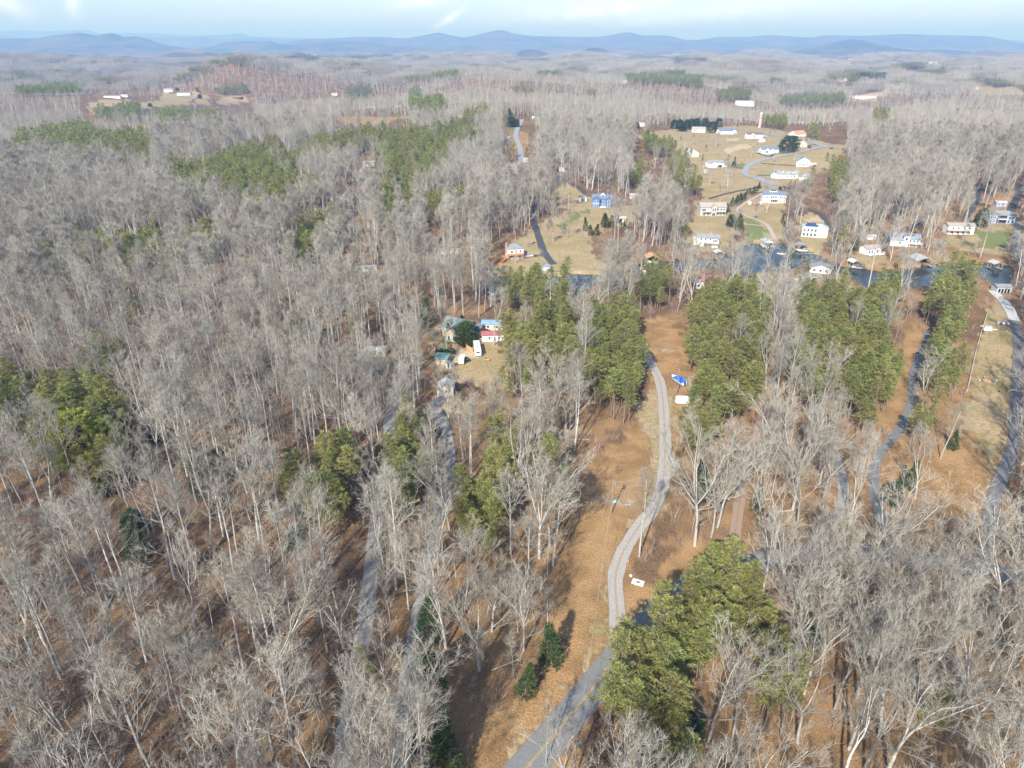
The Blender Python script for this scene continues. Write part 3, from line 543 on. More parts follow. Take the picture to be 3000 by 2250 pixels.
# ------------------------------------------------------------------ mesh builder for built things
BUILT = []
class MB:
    def __init__(s): s.V = []; s.F = []
    def poly(s, pts, faces):
        b = len(s.V); s.V += [tuple(p) for p in pts]; s.F += [[b + i for i in f] for f in faces]; return s
    def box(s, x0, x1, y0, y1, z0, z1, rz=0, c=None):
        P8 = [(x0, y0, z0), (x1, y0, z0), (x1, y1, z0), (x0, y1, z0), (x0, y0, z1), (x1, y0, z1), (x1, y1, z1), (x0, y1, z1)]
        if rz:
            cx, cy = c or ((x0 + x1) / 2, (y0 + y1) / 2); ca, sa = math.cos(rz), math.sin(rz)
            P8 = [((x - cx) * ca - (y - cy) * sa + cx, (x - cx) * sa + (y - cy) * ca + cy, z) for x, y, z in P8]
        return s.poly(P8, [[3, 2, 1, 0], [4, 5, 6, 7], [0, 1, 5, 4], [1, 2, 6, 5], [2, 3, 7, 6], [3, 0, 4, 7]])
    def prism(s, prof, axis, a0, a1, inset=None):      # profile polygon (u, z) swept along x or y
        n = len(prof); pts = []
        for a, sc in ((a0, 1), (a1, 1)):
            for u, z in prof: pts.append((a, u, z) if axis == 'x' else (u, a, z))
        f = [list(range(n))[::-1], list(range(n, 2 * n))] + [[i, (i + 1) % n, n + (i + 1) % n, n + i] for i in range(n)]
        return s.poly(pts, f)
    def cyl(s, p0, p1, r0, r1=None, sides=8):
        r1 = r0 if r1 is None else r1; p0 = Vector(p0); p1 = Vector(p1); t = (p1 - p0).normalized(); u = t.orthogonal().normalized(); v = t.cross(u); pts = []
        for p, r in ((p0, r0), (p1, r1)):
            for k in range(sides): a = 2 * math.pi * k / sides; pts.append(p + (u * math.cos(a) + v * math.sin(a)) * r)
        return s.poly(pts, [[i, (i + 1) % sides, sides + (i + 1) % sides, sides + i] for i in range(sides)] + [list(range(sides))[::-1], list(range(sides, 2 * sides))])
    def ball(s, c, r, sz=1.0, n=8, m=6, rag=0, seed=0):
        rs = random.Random(seed); pts = []
        for j in range(m + 1):
            for i in range(n):
                a = 2 * math.pi * i / n; b = math.pi * j / m; q = r * (1 + rs.uniform(-rag, rag)); pts.append((c[0] + q * math.sin(b) * math.cos(a), c[1] + q * math.sin(b) * math.sin(a), c[2] + q * sz * math.cos(b)))
        return s.poly(pts, [[j * n + i, (j + 1) * n + i, (j + 1) * n + (i + 1) % n, j * n + (i + 1) % n] for j in range(m) for i in range(n)])
    def build(s, name, m, parent=None, bev=0, smooth=False):
        me = mesh(name, s.V, s.F, smooth=smooth)
        bm = bmesh.new(); bm.from_mesh(me)
        if bev:
            try: bmesh.ops.bevel(bm, geom=bm.edges[:], offset=bev, segments=1, affect='EDGES', clamp_overlap=True)
            except Exception: pass
        bmesh.ops.recalc_face_normals(bm, faces=bm.faces); bm.to_mesh(me); bm.free()
        return obj(name, me, m, parent)
def siding(name, c, s=3.4): return mat(name, c, tuple(v * .93 for v in c), scale=.6, rough=.7, wave=(s, 'Z', tuple(v * .72 for v in c), .55))
def shingle(name, c): return mat(name, tuple(v * .8 for v in c), tuple(v * 1.2 for v in c), scale=1.6, rough=.9, detail=5)
def metal_roof(name, c): return mat(name, c, tuple(v * .85 for v in c), scale=.5, rough=.45, wave=(1.1, 'X', tuple(v * .6 for v in c), .5))
W_WHITE = siding('white_siding', (.80, .80, .77)); W_CREAM = siding('cream_siding', (.68, .62, .50)); W_TAN = siding('tan_siding', (.52, .46, .35)); W_BLUE = siding('blue_siding', (.11, .19, .36))
W_PALEBLUE = siding('pale_blue_siding', (.36, .44, .62)); W_GREY = siding('grey_siding', (.50, .52, .53)); W_STONE = mat('stone_wall', (.40, .37, .31), (.58, .55, .48), scale=1.3, rough=.9); W_SAGE = siding('sage_siding', (.50, .50, .42))
R_GREY = shingle('grey_shingles', (.27, .28, .29)); R_DARK = shingle('dark_shingles', (.13, .15, .17)); R_TAN = shingle('tan_shingles', (.37, .33, .29)); R_GREEN = shingle('green_grey_shingles', (.17, .205, .19)); R_BLUE = shingle('slate_blue_shingles', (.16, .20, .27))
R_RED = metal_roof('red_metal_roof', (.45, .15, .15)); R_MBLUE = metal_roof('blue_metal_roof', (.24, .42, .66)); R_TEAL = metal_roof('green_metal_roof', (.19, .31, .27)); R_WHITE = metal_roof('pale_metal_roof', (.62, .63, .62)); R_RUST = mat('rusty_metal_roof', (.50, .24, .10), (.62, .42, .24), scale=.5, rough=.7, wave=(1.1, 'X', (.3, .13, .06), .4)); R_ORANGE = shingle('terracotta_shingles', (.50, .27, .17)); R_MAROON = shingle('maroon_shingles', (.22, .12, .12)); R_LIGHT = shingle('light_grey_shingles', (.44, .45, .45))
M_TRIM = mat('white_trim', (.82, .82, .80), (.76, .76, .74), rough=.6); M_GLASS = mat('window_glass', (.05, .07, .09), (.09, .11, .14), rough=.12, spec=.6); M_DOOR = mat('door_paint', (.20, .10, .07), rough=.5)
M_ORANGEWOOD = mat('orange_stained_wood', (.55, .20, .06), (.68, .30, .11), scale=2, rough=.8); M_WOOD = mat('weathered_wood', (.38, .30, .22), (.50, .42, .33), scale=2, rough=.9); M_FENCE = mat('cedar_fence_wood', (.48, .28, .13), (.60, .38, .20), scale=2.5, rough=.9)
M_POLE = mat('pole_wood', (.24, .16, .10), (.36, .26, .18), scale=1.5, rough=.95); M_STEEL = mat('galvanised_steel', (.50, .52, .54), rough=.4, metallic=.6); M_TYRE = mat('tyre_rubber', (.03, .03, .03), rough=.9); M_BRICK = mat('chimney_brick', (.42, .20, .13), (.55, .32, .22), scale=2.5, rough=.9)
M_WPLASTIC = mat('white_gelcoat', (.82, .83, .83), (.78, .79, .80), rough=.3); M_BLACKP = mat('black_car_paint', (.015, .018, .028), (.02, .022, .03), rough=.2, spec=.6); M_BTARP = mat('blue_tarp', (.02, .14, .60), (.03, .20, .72), scale=1.2, rough=.6, bump=.4)
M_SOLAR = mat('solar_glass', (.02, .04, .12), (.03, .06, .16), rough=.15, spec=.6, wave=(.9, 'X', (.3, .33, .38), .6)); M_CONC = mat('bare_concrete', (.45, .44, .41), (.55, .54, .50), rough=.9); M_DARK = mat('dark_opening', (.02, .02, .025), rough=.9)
M_YEL = mat('yellow_paint', (.65, .38, .03), rough=.5); M_REDP = mat('red_plastic', (.55, .04, .05), rough=.4); M_BLUEP = mat('blue_plastic', (.05, .15, .42), rough=.45); M_GREENP = mat('pale_green_plastic', (.25, .55, .42), (.55, .75, .65), rough=.5)
def body(root, cx, cy, w, d, h, roof, pitch, wm, rm, wins=(), z0=-.8, over=.45, trim=True, sub=True):
    x0, x1, y0, y1 = cx - w / 2, cx + w / 2, cy - d / 2, cy + d / 2; tp = math.tan(pitch); th = .18
    wl = MB()
    if roof == 'gx':
        rh = d / 2 * tp; wl.prism([(y0, z0), (y1, z0), (y1, h), (cy, h + rh), (y0, h)], 'x', x0, x1)
        R_ = MB()
        for s in (-1, 1):
            e = (cy + s * (d / 2 + over), h - over * tp + .03); r = (cy, h + rh + .03)
            R_.prism([e, r, (r[0], r[1] + th), (e[0], e[1] + th)], 'x', x0 - over, x1 + over)
    elif roof == 'gy':
        rh = w / 2 * tp; wl.prism([(x0, z0), (x1, z0), (x1, h), (cx, h + rh), (x0, h)], 'y', y0, y1)
        R_ = MB()
        for s in (-1, 1):
            e = (cx + s * (w / 2 + over), h - over * tp + .03); r = (cx, h + rh + .03)
            R_.prism([e, r, (r[0], r[1] + th), (e[0], e[1] + th)], 'y', y0 - over, y1 + over)
    elif roof == 'flat':
        rh = w * 0; wl.box(x0, x1, y0, y1, z0, h); R_ = MB().prism([(y0 - over, h + .03), (y1 + over, h + .03 + d * tp), (y1 + over, h + .2 + d * tp), (y0 - over, h + .2)], 'x', x0 - over, x1 + over)
        if tp > .02: wl.prism([(y0, h - .05), (y1, h - .05), (y1, h + d * tp - .02)], 'x', x0, x1)
    else:
        wl.box(x0, x1, y0, y1, z0, h); m = min(w, d) / 2; rh = m * tp; o = over; a, b, c_, e = x0 - o, x1 + o, y0 - o, y1 + o; zb = h + .02
        if w >= d: rd = [(x0 + m, cy, h + rh + .1), (x1 - m, cy, h + rh + .1)]
        else: rd = [(cx, y0 + m, h + rh + .1), (cx, y1 - m, h + rh + .1)]
        pts = [(a, c_, zb), (b, c_, zb), (b, e, zb), (a, e, zb), (a, c_, zb + .18), (b, c_, zb + .18), (b, e, zb + .18), (a, e, zb + .18)] + rd
        f = [[3, 2, 1, 0], [0, 1, 5, 4], [1, 2, 6, 5], [2, 3, 7, 6], [3, 0, 4, 7]]
        f += [[4, 5, 9, 8], [5, 6, 9], [6, 7, 8, 9], [7, 4, 8]] if w >= d else [[4, 5, 8], [5, 6, 9, 8], [6, 7, 9], [7, 4, 8, 9]]
        R_ = MB().poly(pts, f)
    wl.build('wall', wm, root); R_.build('roof', rm, root)
    for f, u, z, ww, hh in wins:
        fr = MB(); pn = MB(); e1, e2 = .06, .09
        if f in 'fb':
            yy, s = (y0, -1) if f == 'f' else (y1, 1); xx = cx + u * w; a, b = sorted((yy - .02 * s, yy + s * e1)); fr.box(xx - ww / 2 - .12, xx + ww / 2 + .12, a, b, z - .12, z + hh + .12); a, b = sorted((yy + s * e1, yy + s * e2))
            n = max(1, round(ww / 1.0)); g = ww / n
            for k in range(n): pn.box(xx - ww / 2 + k * g + .05, xx - ww / 2 + (k + 1) * g - .05, a, b, z, z + hh)
        else:
            xx, s = (x0, -1) if f == 'l' else (x1, 1); yy = cy + u * d; a, b = sorted((xx - .02 * s, xx + s * e1)); fr.box(a, b, yy - ww / 2 - .12, yy + ww / 2 + .12, z - .12, z + hh + .12); a, b = sorted((xx + s * e1, xx + s * e2)); pn.box(a, b, yy - ww / 2, yy + ww / 2, z, z + hh)
        wo_ = fr.build('window', M_TRIM, root); pn.build('pane', M_GLASS, wo_)
    return rh
def row_w(f, n, z, ww, hh, a=-.42, b=.42): return [(f, a + (b - a) * (k + .5) / n, z, ww, hh) for k in range(n)]
def deck(root, x0, x1, y0, y1, z, m, rail=M_TRIM, name='deck', drop=3.0):
    b = MB().box(x0, x1, y0, y1, z - .2, z)
    for x in np.linspace(x0 + .1, x1 - .1, max(2, int((x1 - x0) / 3) + 1)): b.box(x - .09, x + .09, y0 + .02, y0 + .2, z - .2 - drop, z - .2)
    b.build(name, m, root)
    r = MB().box(x0, x1, y0, y0 + .08, z + .85, z + .98)
    for x in np.arange(x0, x1, .6): r.box(x, x + .07, y0, y0 + .07, z, z + .86)
    for x in (x0, x1 - .08): r.box(x, x + .08, y0, y1, z + .85, z + .98)
    r.build('railing', rail, root)
def chimney(root, x, y, z0, z1, m=M_BRICK, s=.45): MB().box(x - s, x + s, y - s, y + s, z0, z1).box(x - s - .1, x + s + .1, y - s - .1, y + s + .1, z1, z1 + .15).build('chimney', m, root)
def dormer(root, x, y0, y1, z, w, h, wm, rm):
    d = MB().prism([(x - w / 2, z), (x + w / 2, z), (x + w / 2, z + h), (x, z + h + w * .42), (x - w / 2, z + h)], 'y', y0, y1).build('dormer', wm, root)
    r_ = MB()
    for s in (-1, 1): r_.prism([(x + s * (w / 2 + .25), z + h - .18), (x, z + h + w * .42 + .03), (x, z + h + w * .42 + .18), (x + s * (w / 2 + .25), z + h - .02)], 'y', y0 - .25, y1)
    r_.build('dormer_roof', rm, d)
    MB().box(x - w * .25, x + w * .25, y0 - .06, y0, z + .35, z + h - .05).build('pane', M_GLASS, d)
def site(name, px, py, rz, label, cat, w, d, group=None, r=None):
    p = P(px, py); e = empty(name, (p.x, p.y, p.z), rz, label, cat, group)
    # the given pixel is the middle of the front wall's foot: move back half the depth
    e.location.x += -math.sin(rz) * d / 2; e.location.y += math.cos(rz) * d / 2
    e.location.z = float(T(e.location.x, e.location.y)); BUILT.append((e.location.x, e.location.y, r or max(w, d) * .62)); return e, mpp(p)
def house(px, py, wpx, dr, hm, roof, pitch, rz, wm, rm, label, wins=None, name='house', floors=1, cat='house', far=False, chim=None, z0=-1.5, over=.45, group=None):
    k = mpp(P(px, py)); w = wpx * k; d = w * dr if dr < 5 else dr
    e, k = site(name, px, py, R(rz), label, cat, w, d, group)
    if wins is None:
        n = max(2, int(w / 3.2)); wins = []
        for fl in range(floors): wins += row_w('f', n, 1.0 + fl * 2.8, 1.0, 1.3)
        wins += [('r', 0, 1.0, 1.0, 1.3), ('l', 0, 1.0, 1.0, 1.3)]
    body(e, 0, 0, w, d, hm, roof, R(pitch), wm, rm, wins, z0=z0, over=over)
    if chim: chimney(e, chim[0] * w, chim[1] * d, hm * .6, chim[2])
    return e, w, d
# ---- the yard in the middle: grey craftsman house
p = P(1318, 1003); e, k = site('house', 1318, 1000, R(-28), 'grey-green roofed craftsman house beside the fenced yard and black pickup', 'house', 12, 12, r=10)
body(e, 0, 2.2, 12.5, 8.5, 4.2, 'gx', R(36), W_TAN, R_GREEN, row_w('l', 3, 1.2, 1.0, 1.4) + [('f', .3, 1, 1.2, 1.3)])
body(e, 1.6, -3.4, 6.6, 5.6, 4.0, 'gy', R(38), W_TAN, R_GREEN, [('f', .18, .9, 2.6, 1.2), ('f', -.28, .4, 1.1, 2.0)])
body(e, 6.6, 5.0, 5.5, 5.0, 3.6, 'gx', R(34), W_TAN, R_DARK, [('r', 0, 1, 1, 1.2)])
dormer(e, -3.4, -1.6, 2.0, 4.6, 2.4, 1.5, W_TAN, R_GREEN); deck(e, -8.6, -6.3, -3.5, 3.5, 2.6, M_WOOD)
MB().box(-10, -7.9, -6.6, -4.4, 2.3, 2.45).box(-10, -9.85, -6.6, -6.45, -.5, 2.3).box(-8.05, -7.9, -6.6, -6.45, -.5, 2.3).box(-10, -9.85, -4.55, -4.4, -.5, 2.3).box(-8.05, -7.9, -4.55, -4.4, -.5, 2.3).build('porch', R_TEAL, e)
e, w, d = house(1443, 968, 62, .5, 3.0, 'gx', 16, -4, W_CREAM, R_MBLUE, 'long low cream building with blue metal roof behind the red-roofed house'); MB().box(w * .5, w * .62, -d * .3, d * .5, 2.2, 2.35).build('lean_to', R_GREY, e)
e, w, d = house(1446, 1000, 66, .45, 2.9, 'gx', 20, 6, W_WHITE, R_RED, 'long white house with red metal roof and small porch beside the pines', wins=[('f', -.18, .9, .9, 1.2), ('f', .05, 0.1, .9, 2.0), ('f', .25, 1.1, .8, .8)]); deck(e, -w * .62, -w * .5, -d * .5, d * .3, .5, M_WOOD, drop=.5)
e, w, d = house(1293, 1068, 33, .8, 2.4, 'flat', 12, -10, M_WOOD, R_TEAL, 'open wooden shed with sloping green metal roof by the gravel yard', wins=[], name='shed', cat='shed')
e, w, d = house(1315, 1079, 14, .9, 2.3, 'gx', 20, -10, W_WHITE, R_TEAL, 'tiny white shed with dark green roof beside the larger green shed', wins=[('f', -.1, .1, .8, 1.8)], name='shed', cat='shed')
e, w, d = house(1308, 1162, 42, .9, 3.6, 'gy', 30, 4, W_CREAM, R_LIGHT, 'pale gabled garage with light roof among bare trees below the yard', wins=[('f', 0, 1.6, .8, .9), ('l', -.2, 1.0, .8, 1.2)], name='garage', cat='garage', over=.5)
MB().box(-w * .62, -w * .53, -d * .5, d * .3, -.3, 2.6).build('lean_to', W_WHITE, e)
# wooden picket fence, hedges, gravel turning circle
def fence(pts, h, m, label, name='wooden_fence', cat='fence', posts=2.2, solid=True):
    g = [P(x, y) for x, y in pts]; e = empty(name, g[0], 0, label, cat); b = MB()
    for a, c in zip(g[:-1], g[1:]):
        a, c = a - g[0], c - g[0]; L = (c - a).length; n = max(1, int(L / (.22 if solid else posts)))
        dv_ = (c - a).normalized(); nr = Vector((-dv_.y, dv_.x, 0)) * .03
        if solid:
            for k_ in range(n):
                p0 = a.lerp(c, (k_ + .08) / n); p1 = a.lerp(c, (k_ + .92) / n); hh = h * (1 + .05 * ((k_ * 7) % 3 - 1))
                b.poly([p0 - nr, p1 - nr, p1 + nr, p0 + nr] + [v + Vector((0, 0, hh)) for v in (p0 - nr, p1 - nr, p1 + nr, p0 + nr)], [[0, 1, 5, 4], [1, 2, 6, 5], [2, 3, 7, 6], [3, 0, 4, 7], [4, 5, 6, 7]])
        else:
            for zz in (h * .45, h * .9): b.cyl(a + Vector((0, 0, zz)), c + Vector((0, 0, zz)), .06, sides=5)
        for k_ in range(int(L / posts) + 1):
            pp = a.lerp(c, min(1, k_ * posts / L)); MB().cyl(pp - Vector((0, 0, .4)), pp + Vector((0, 0, h * 1.08)), .07, sides=5).build('post', m, e)
    b.build('panel', m, e); return e
fence([(1276, 1030), (1266, 1010)], 1.4, M_FENCE, 'short wooden fence left of the grey house, by the black pickup')
fence([(1312, 1019), (1356, 1013), (1358, 1004)], 1.4, M_FENCE, 'wooden picket fence in front of the grey house lawn')
fence([(1358, 1008), (1368, 1022), (1386, 1032)], 1.7, M_FENCE, 'taller wooden fence beside the white camper')
fence([(2832, 1150), (2856, 1040), (2874, 975), (2890, 925)], 1.1, M_TRIM, 'white rail fence along the left edge of the right-hand meadow', name='rail_fence', solid=False)
# ---- lakeside, left
e, w, d = house(1511, 757, 46, .85, 5.6, 'hip', 27, 12, W_WHITE, R_GREY, 'white two-storey house with hip roof and long orange deck stairs', wins=[('f', -.25, 3.3, 1.3, 1.2), ('f', .02, 3.2, .6, 1.4), ('f', .3, 3.3, .9, 1.3), ('f', -.2, .5, 2.2, 1.8), ('f', .2, .5, 1.6, 1.8), ('r', -.3, 3.2, .9, 1.3), ('r', 0, 3.2, .9, 1.3), ('r', .3, 3.2, .9, 1.3), ('r', -.2, .4, .9, 1.6)], floors=2, chim=(-.55, -.1, 8.5))
deck(e, -w * .55, w * .48, -d * .5 - 2.6, -d * .5 - .05, 2.7, M_ORANGEWOOD, M_ORANGEWOOD, drop=3.2)
st = MB(); x_, y_, z_ = -w * .55, -d * .5 - 1.5, 2.6
for k_ in range(22):
    st.box(x_ - .9, x_, y_ - 1.3, y_, z_ - .2, z_); st.box(x_ - .06, x_ + .03, y_ - 1.3, y_ - 1.22, z_, z_ + 1.0); st.box(x_ - .9, x_ - .8, y_ - .05, y_ + .03, z_ - 2.2 if k_ % 4 == 0 else z_, z_ + .9)
    if k_ % 7 == 5: st.box(x_ - 2.6, x_ - .5, y_ - 2.2, y_ + .3, z_ - .25, z_ - .05)
    x_ -= .42; y_ -= .42 if k_ % 7 < 5 else .9; z_ -= .2
st.build('stairs', M_ORANGEWOOD, e)
e, w, d = house(1599, 795, 24, .9, 2.6, 'hip', 28, -6, W_GREY, R_GREY, 'small grey-roofed lake pavilion at the foot of the black drive', wins=[], name='pavilion', cat='pavilion')
# big blue house
e, w, d = house(1762, 606, 58, .55, 6.0, 'gx', 28, -12, W_BLUE, R_BLUE, 'large blue two-storey house with white trim above the tan lawn', wins=[('f', .1, 3.4, 1.4, 1.5), ('f', .1, .4, 1.6, 1.8)], floors=2)
body(e, -w * .27, -d * .62, w * .36, d * .5, 6.0, 'gy', R(30), W_BLUE, R_BLUE, [('f', -.25, .5, 1.0, 1.8), ('f', .25, .5, 1.2, 1.8), ('f', .0, 3.6, 1.6, 1.2)])
body(e, w * .36, -d * .55, w * .24, d * .4, 6.2, 'gy', R(36), W_BLUE, R_BLUE, [('f', 0, 3.6, 1.4, 1.6), ('f', 0, .6, 1.4, 1.6)])
MB().box(-w * .1, w * .25, -d * .5 - 2.2, -d * .5 - .04, -.2, .3).box(-w * .45, -w * .09, -d * .88 - .06, -d * .88, 2.9, 3.15).build('patio', M_TRIM, e)
dormer(e, w * .02, -d * .15, d * .2, 7.0, 3.2, 1.5, W_WHITE, R_BLUE)
house(1708, 590, 22, .9, 3.0, 'hip', 24, 8, W_WHITE, R_TAN, 'beige-roofed garage standing left of the large blue house', name='garage', cat='garage', wins=[('f', 0, .1, 3.0, 2.1)])
house(1821, 650, 25, .6, 2.6, 'gx', 14, 6, W_CREAM, R_WHITE, 'small cream outbuilding with white roof right of the conifers', name='shed', cat='shed', wins=[('f', -.1, .2, 2.2, 1.9)])
house(1855, 583, 20, .7, 3.0, 'gx', 26, 0, W_GREY, R_TAN, 'grey cabin half hidden in bare trees right of the blue house')
# boathouses
def boathouse(px, py, wpx, rm, label, boat=None, rz=0, wm=None, closed=False):
    k_ = mpp(P(px, py)); w = wpx * k_; d = w * .95; e, _ = site('boathouse', px, py, R(rz), label, 'boathouse', w, d); e.location.z = WZ
    b = MB().box(-w * .55, -w * .35, -d * .6, d * .6, .45, .65).box(w * .35, w * .55, -d * .6, d * .6, .45, .65).box(-w * .55, w * .55, d * .45, d * .75, .45, .65)
    for x in (-.5, .5):
        for y in (-.5, 0, .5): b.cyl((x * w, y * d, -3), (x * w, y * d, 3.6), .14, sides=6)
    b.build('dock', M_WOOD, e)
    rh = w / 2 * math.tan(R(22)); r_ = MB()
    for s in (-1, 1): r_.prism([(s * (w / 2 + .6), 3.35), (0, 3.6 + rh), (0, 3.8 + rh), (s * (w / 2 + .6), 3.55)], 'y', -d * .62, d * .62)
    r_.build('roof', rm, e)
    if wm: MB().prism([(-w * .52, 3.2), (w * .52, 3.2), (w * .52, 3.55), (0, 3.5 + rh), (-w * .52, 3.55)], 'y', -d * .6, -d * .57).box(-w * .52, -w * .46, -d * .6, d * .5, .6, 3.4).box(w * .46, w * .52, -d * .6, d * .5, .6, 3.4).build('wall', wm, e)
    return e, w, d
def hull(b, L, W, H, z=0, bow=.35):
    ys = [(-.5, .82, 0), (-.2, 1, 0), (.15, .95, .02), (.35, .65, .1), (.5, .04, .28)]; pts = []
    for y, wf, dz in ys:
        for s in (-1, 1): pts += [(s * W / 2 * wf * .7, y * L, z + dz * H * 1.5), (s * W / 2 * wf, y * L, z + H * (1 + dz))]
    f = []
    for i in range(len(ys) - 1):
        a, c = i * 4, (i + 1) * 4; f += [[a, a + 1, c + 1, c], [a + 3, a + 2, c + 2, c + 3], [a + 2, a, c, c + 2], [a + 1, a + 3, c + 3, c + 1]]
    f += [[0, 2, 3, 1], [16, 17, 19, 18]]; b.poly(pts, f); return b
def boat(px, py, L, rz, label, cover=None, z=None, group=None, at=None, name='motor_boat'):
    p = P(px, py) if at is None else Vector(at); e = empty(name, (p.x, p.y, z if z is not None else p.z), R(rz), label, 'boat', group)
    hull(MB(), L, L * .36, .9, .0).build('hull', M_WPLASTIC, e)
    MB().box(-L * .12, L * .12, -L * .1, L * .02, .9, 1.25).box(-L * .14, L * .14, -L * .4, -L * .25, .9, 1.15).build('seats', M_BLUEP if cover is None else cover, e)
    MB().prism([(L * .02, .92), (L * .1, .92), (L * .03, 1.4)], 'x', -L * .13, L * .13).build('windscreen', M_GLASS, e)
    MB().box(-.22, .22, -L * .56, -L * .5, .3, 1.25).build('outboard_motor', M_DARK, e)
    return e
e, w, d = boathouse(1912, 768, 34, R_RUST, 'open boathouse with rusty orange roof on the lake shore'); boat(0, 0, 6.5, 90, 'white motor boat moored under the rusty boathouse roof', z=WZ + .35, at=(e.location.x, e.location.y - 2, 0), name='motor_boat')
e, w, d = boathouse(2251, 719, 28, R_LIGHT, 'white gabled boathouse at the end of the sandy cart path', wm=W_WHITE); boat(0, 0, 5.8, 0, 'white boat inside the white gabled boathouse', z=WZ + .3, at=(e.location.x - 1.2, e.location.y - 2, 0))
e, w, d = boathouse(2354, 730, 26, R_GREY, 'open boat dock with flat grey roof left of the solar-panelled house shore', rz=10); boat(0, 0, 5.8, 80, 'white boat under the grey-roofed dock below the solar-panelled house', z=WZ + .3, at=(e.location.x, e.location.y - 2, 0))
e, w, d = boathouse(2508, 778, 24, R_WHITE, 'small open dock with pale roof below the cottage', rz=15); boat(0, 0, 5, 70, 'white boat tied at the dock below the cottage', z=WZ + .3, at=(e.location.x + 1, e.location.y - 3, 0))
e, w, d = boathouse(2708, 773, 46, R_LIGHT, 'wide open lake pavilion with grey roof and red kayaks', rz=0)
for k_, (c_, nm_) in enumerate(((M_REDP, 'red'), (M_BLUEP, 'blue'))):
    o = hull(MB(), 3.6, .8, .35, 0).build('kayak', c_, None); o.location = (e.location.x - 2.4 + k_ * 1.6, e.location.y - d * .3, WZ + .68); o.rotation_euler.z = R(90 if k_ else 75); tag(o, nm_ + ' kayak lying on the deck of the wide lake pavilion', 'kayak')
e, w, d = boathouse(2924, 782, 26, R_LIGHT, 'open dock shelter in the cove at the right edge', rz=5)
boathouse(2108, 752, 22, R_WHITE, 'low pale dock shelter below the white lake house', rz=2)
# ---- lake houses, right half
e, w, d = house(2072, 722, 62, .5, 5.2, 'gx', 24, -14, W_WHITE, R_GREY, 'white lake house with long grey roof and porch, left of the cove', floors=2, chim=(.1, .1, 8))
body(e, -w * .42, d * .3, w * .45, d * .8, 3.2, 'gx', R(22), W_WHITE, R_LIGHT, [('f', -.2, 1, 1, 1.2)]); body(e, w * .33, -d * .5, w * .26, d * .5, 5.2, 'hip', R(28), W_WHITE, R_GREY, row_w('f', 3, 3.2, .8, 1.4)); deck(e, -w * .2, w * .52, -d * .5 - 3.4, -d * .5 - .9, 2.6, M_WOOD)
e, w, d = house(2088, 632, 76, .42, 6.2, 'gx', 30, 3, W_STONE, R_TAN, 'large tan stone house with a central gable and two balconies', wins=row_w('f', 4, 3.4, 1.6, 1.6, -.45, -.12) [:2] + row_w('f', 3, 3.4, 1.6, 1.6, .12, .48) + row_w('f', 3, .4, 1.6, 1.9, .12, .48) + row_w('f', 2, .4, 1.6, 1.9, -.4, -.12), chim=(.3, .2, 11))
body(e, 0, -d * .56, w * .2, d * .3, 6.4, 'gy', R(42), W_STONE, R_TAN, [('f', -.22, 3.2, 1, 2.4), ('f', .22, 3.2, 1, 2.4), ('f', 0, .2, 2.4, 2.2)]); deck(e, -w * .42, -w * .1, -d * .5 - 2, -d * .5 - .05, 3.0, M_WOOD); deck(e, w * .1, w * .46, -d * .5 - 2, -d * .5 - .05, 3.0, M_WOOD)
e, w, d = house(2267, 594, 66, .42, 6.0, 'gx', 26, -6, W_WHITE, R_BLUE, 'big white manor with columned balcony and slate roof below the cul-de-sac', wins=row_w('f', 3, 3.4, 1, 1.5, .2, .48) + row_w('f', 3, .5, 1, 1.5, .2, .48) + row_w('f', 2, 3.4, 1, 1.5, -.48, -.25) + [('r', 0, 3, 1, 1.4)])
body(e, -w * .04, -d * .45, w * .36, d * .4, 6.4, 'gx', R(24), W_WHITE, R_BLUE, row_w('f', 4, 3.3, 1.0, 2.0) + row_w('f', 3, .4, 1.3, 2.0)); body(e, -w * .05, d * .02, w * .3, d * .25, 9.4, 'gx', R(22), W_WHITE, R_BLUE, row_w('f', 4, 8.2, 1.2, .8), z0=6)
deck(e, -w * .2, w * .14, -d * .65 - 2.2, -d * .65 - .05, 3.0, M_TRIM)
e, w, d = house(2384, 695, 70, .5, 5.8, 'hip', 26, -18, W_WHITE, R_LIGHT, 'white two-storey house with rows of solar panels on its roof', wins=row_w('f', 4, 3.4, 1.2, 1.7, -.48, .1) + row_w('f', 4, .5, 1.3, 1.9, -.48, .1) + [('r', 0, 3, 1, 1.4)])
for k_, (a, b_) in enumerate(((-.34, .02), (-.40, .10))):
    tp = math.tan(R(26)); y_ = -d * .5 + d * (.28 if k_ == 0 else .08); z_ = 5.8 + (y_ + d * .5) * tp + .32; MB().poly([(a * w, y_, z_), (b_ * w, y_, z_), (b_ * w, y_ + 1.8, z_ + 1.8 * tp), (a * w, y_ + 1.8, z_ + 1.8 * tp), (a * w, y_, z_ + .08), (b_ * w, y_, z_ + .08), (b_ * w, y_ + 1.8, z_ + 1.8 * tp + .08), (a * w, y_ + 1.8, z_ + 1.8 * tp + .08)], [[3, 2, 1, 0], [4, 5, 6, 7], [0, 1, 5, 4], [1, 2, 6, 5], [2, 3, 7, 6], [3, 0, 4, 7]]).build('solar_panel', M_SOLAR, e)
e, w, d = house(2558, 745, 50, .6, 3.4, 'gx', 24, 16, W_WHITE, R_TAN, 'small white cottage with wraparound white deck above the dock', wins=row_w('f', 4, 1.0, 1.3, 1.3)); body(e, w * .18, -d * .3, w * .3, d * .7, 3.6, 'gy', R(34), W_WHITE, R_TAN, [('f', 0, 1, 1.6, 1.6)]); deck(e, -w * .55, w * .55, -d * .65 - 2.4, -d * .65 - .04, .6, M_WPLASTIC)
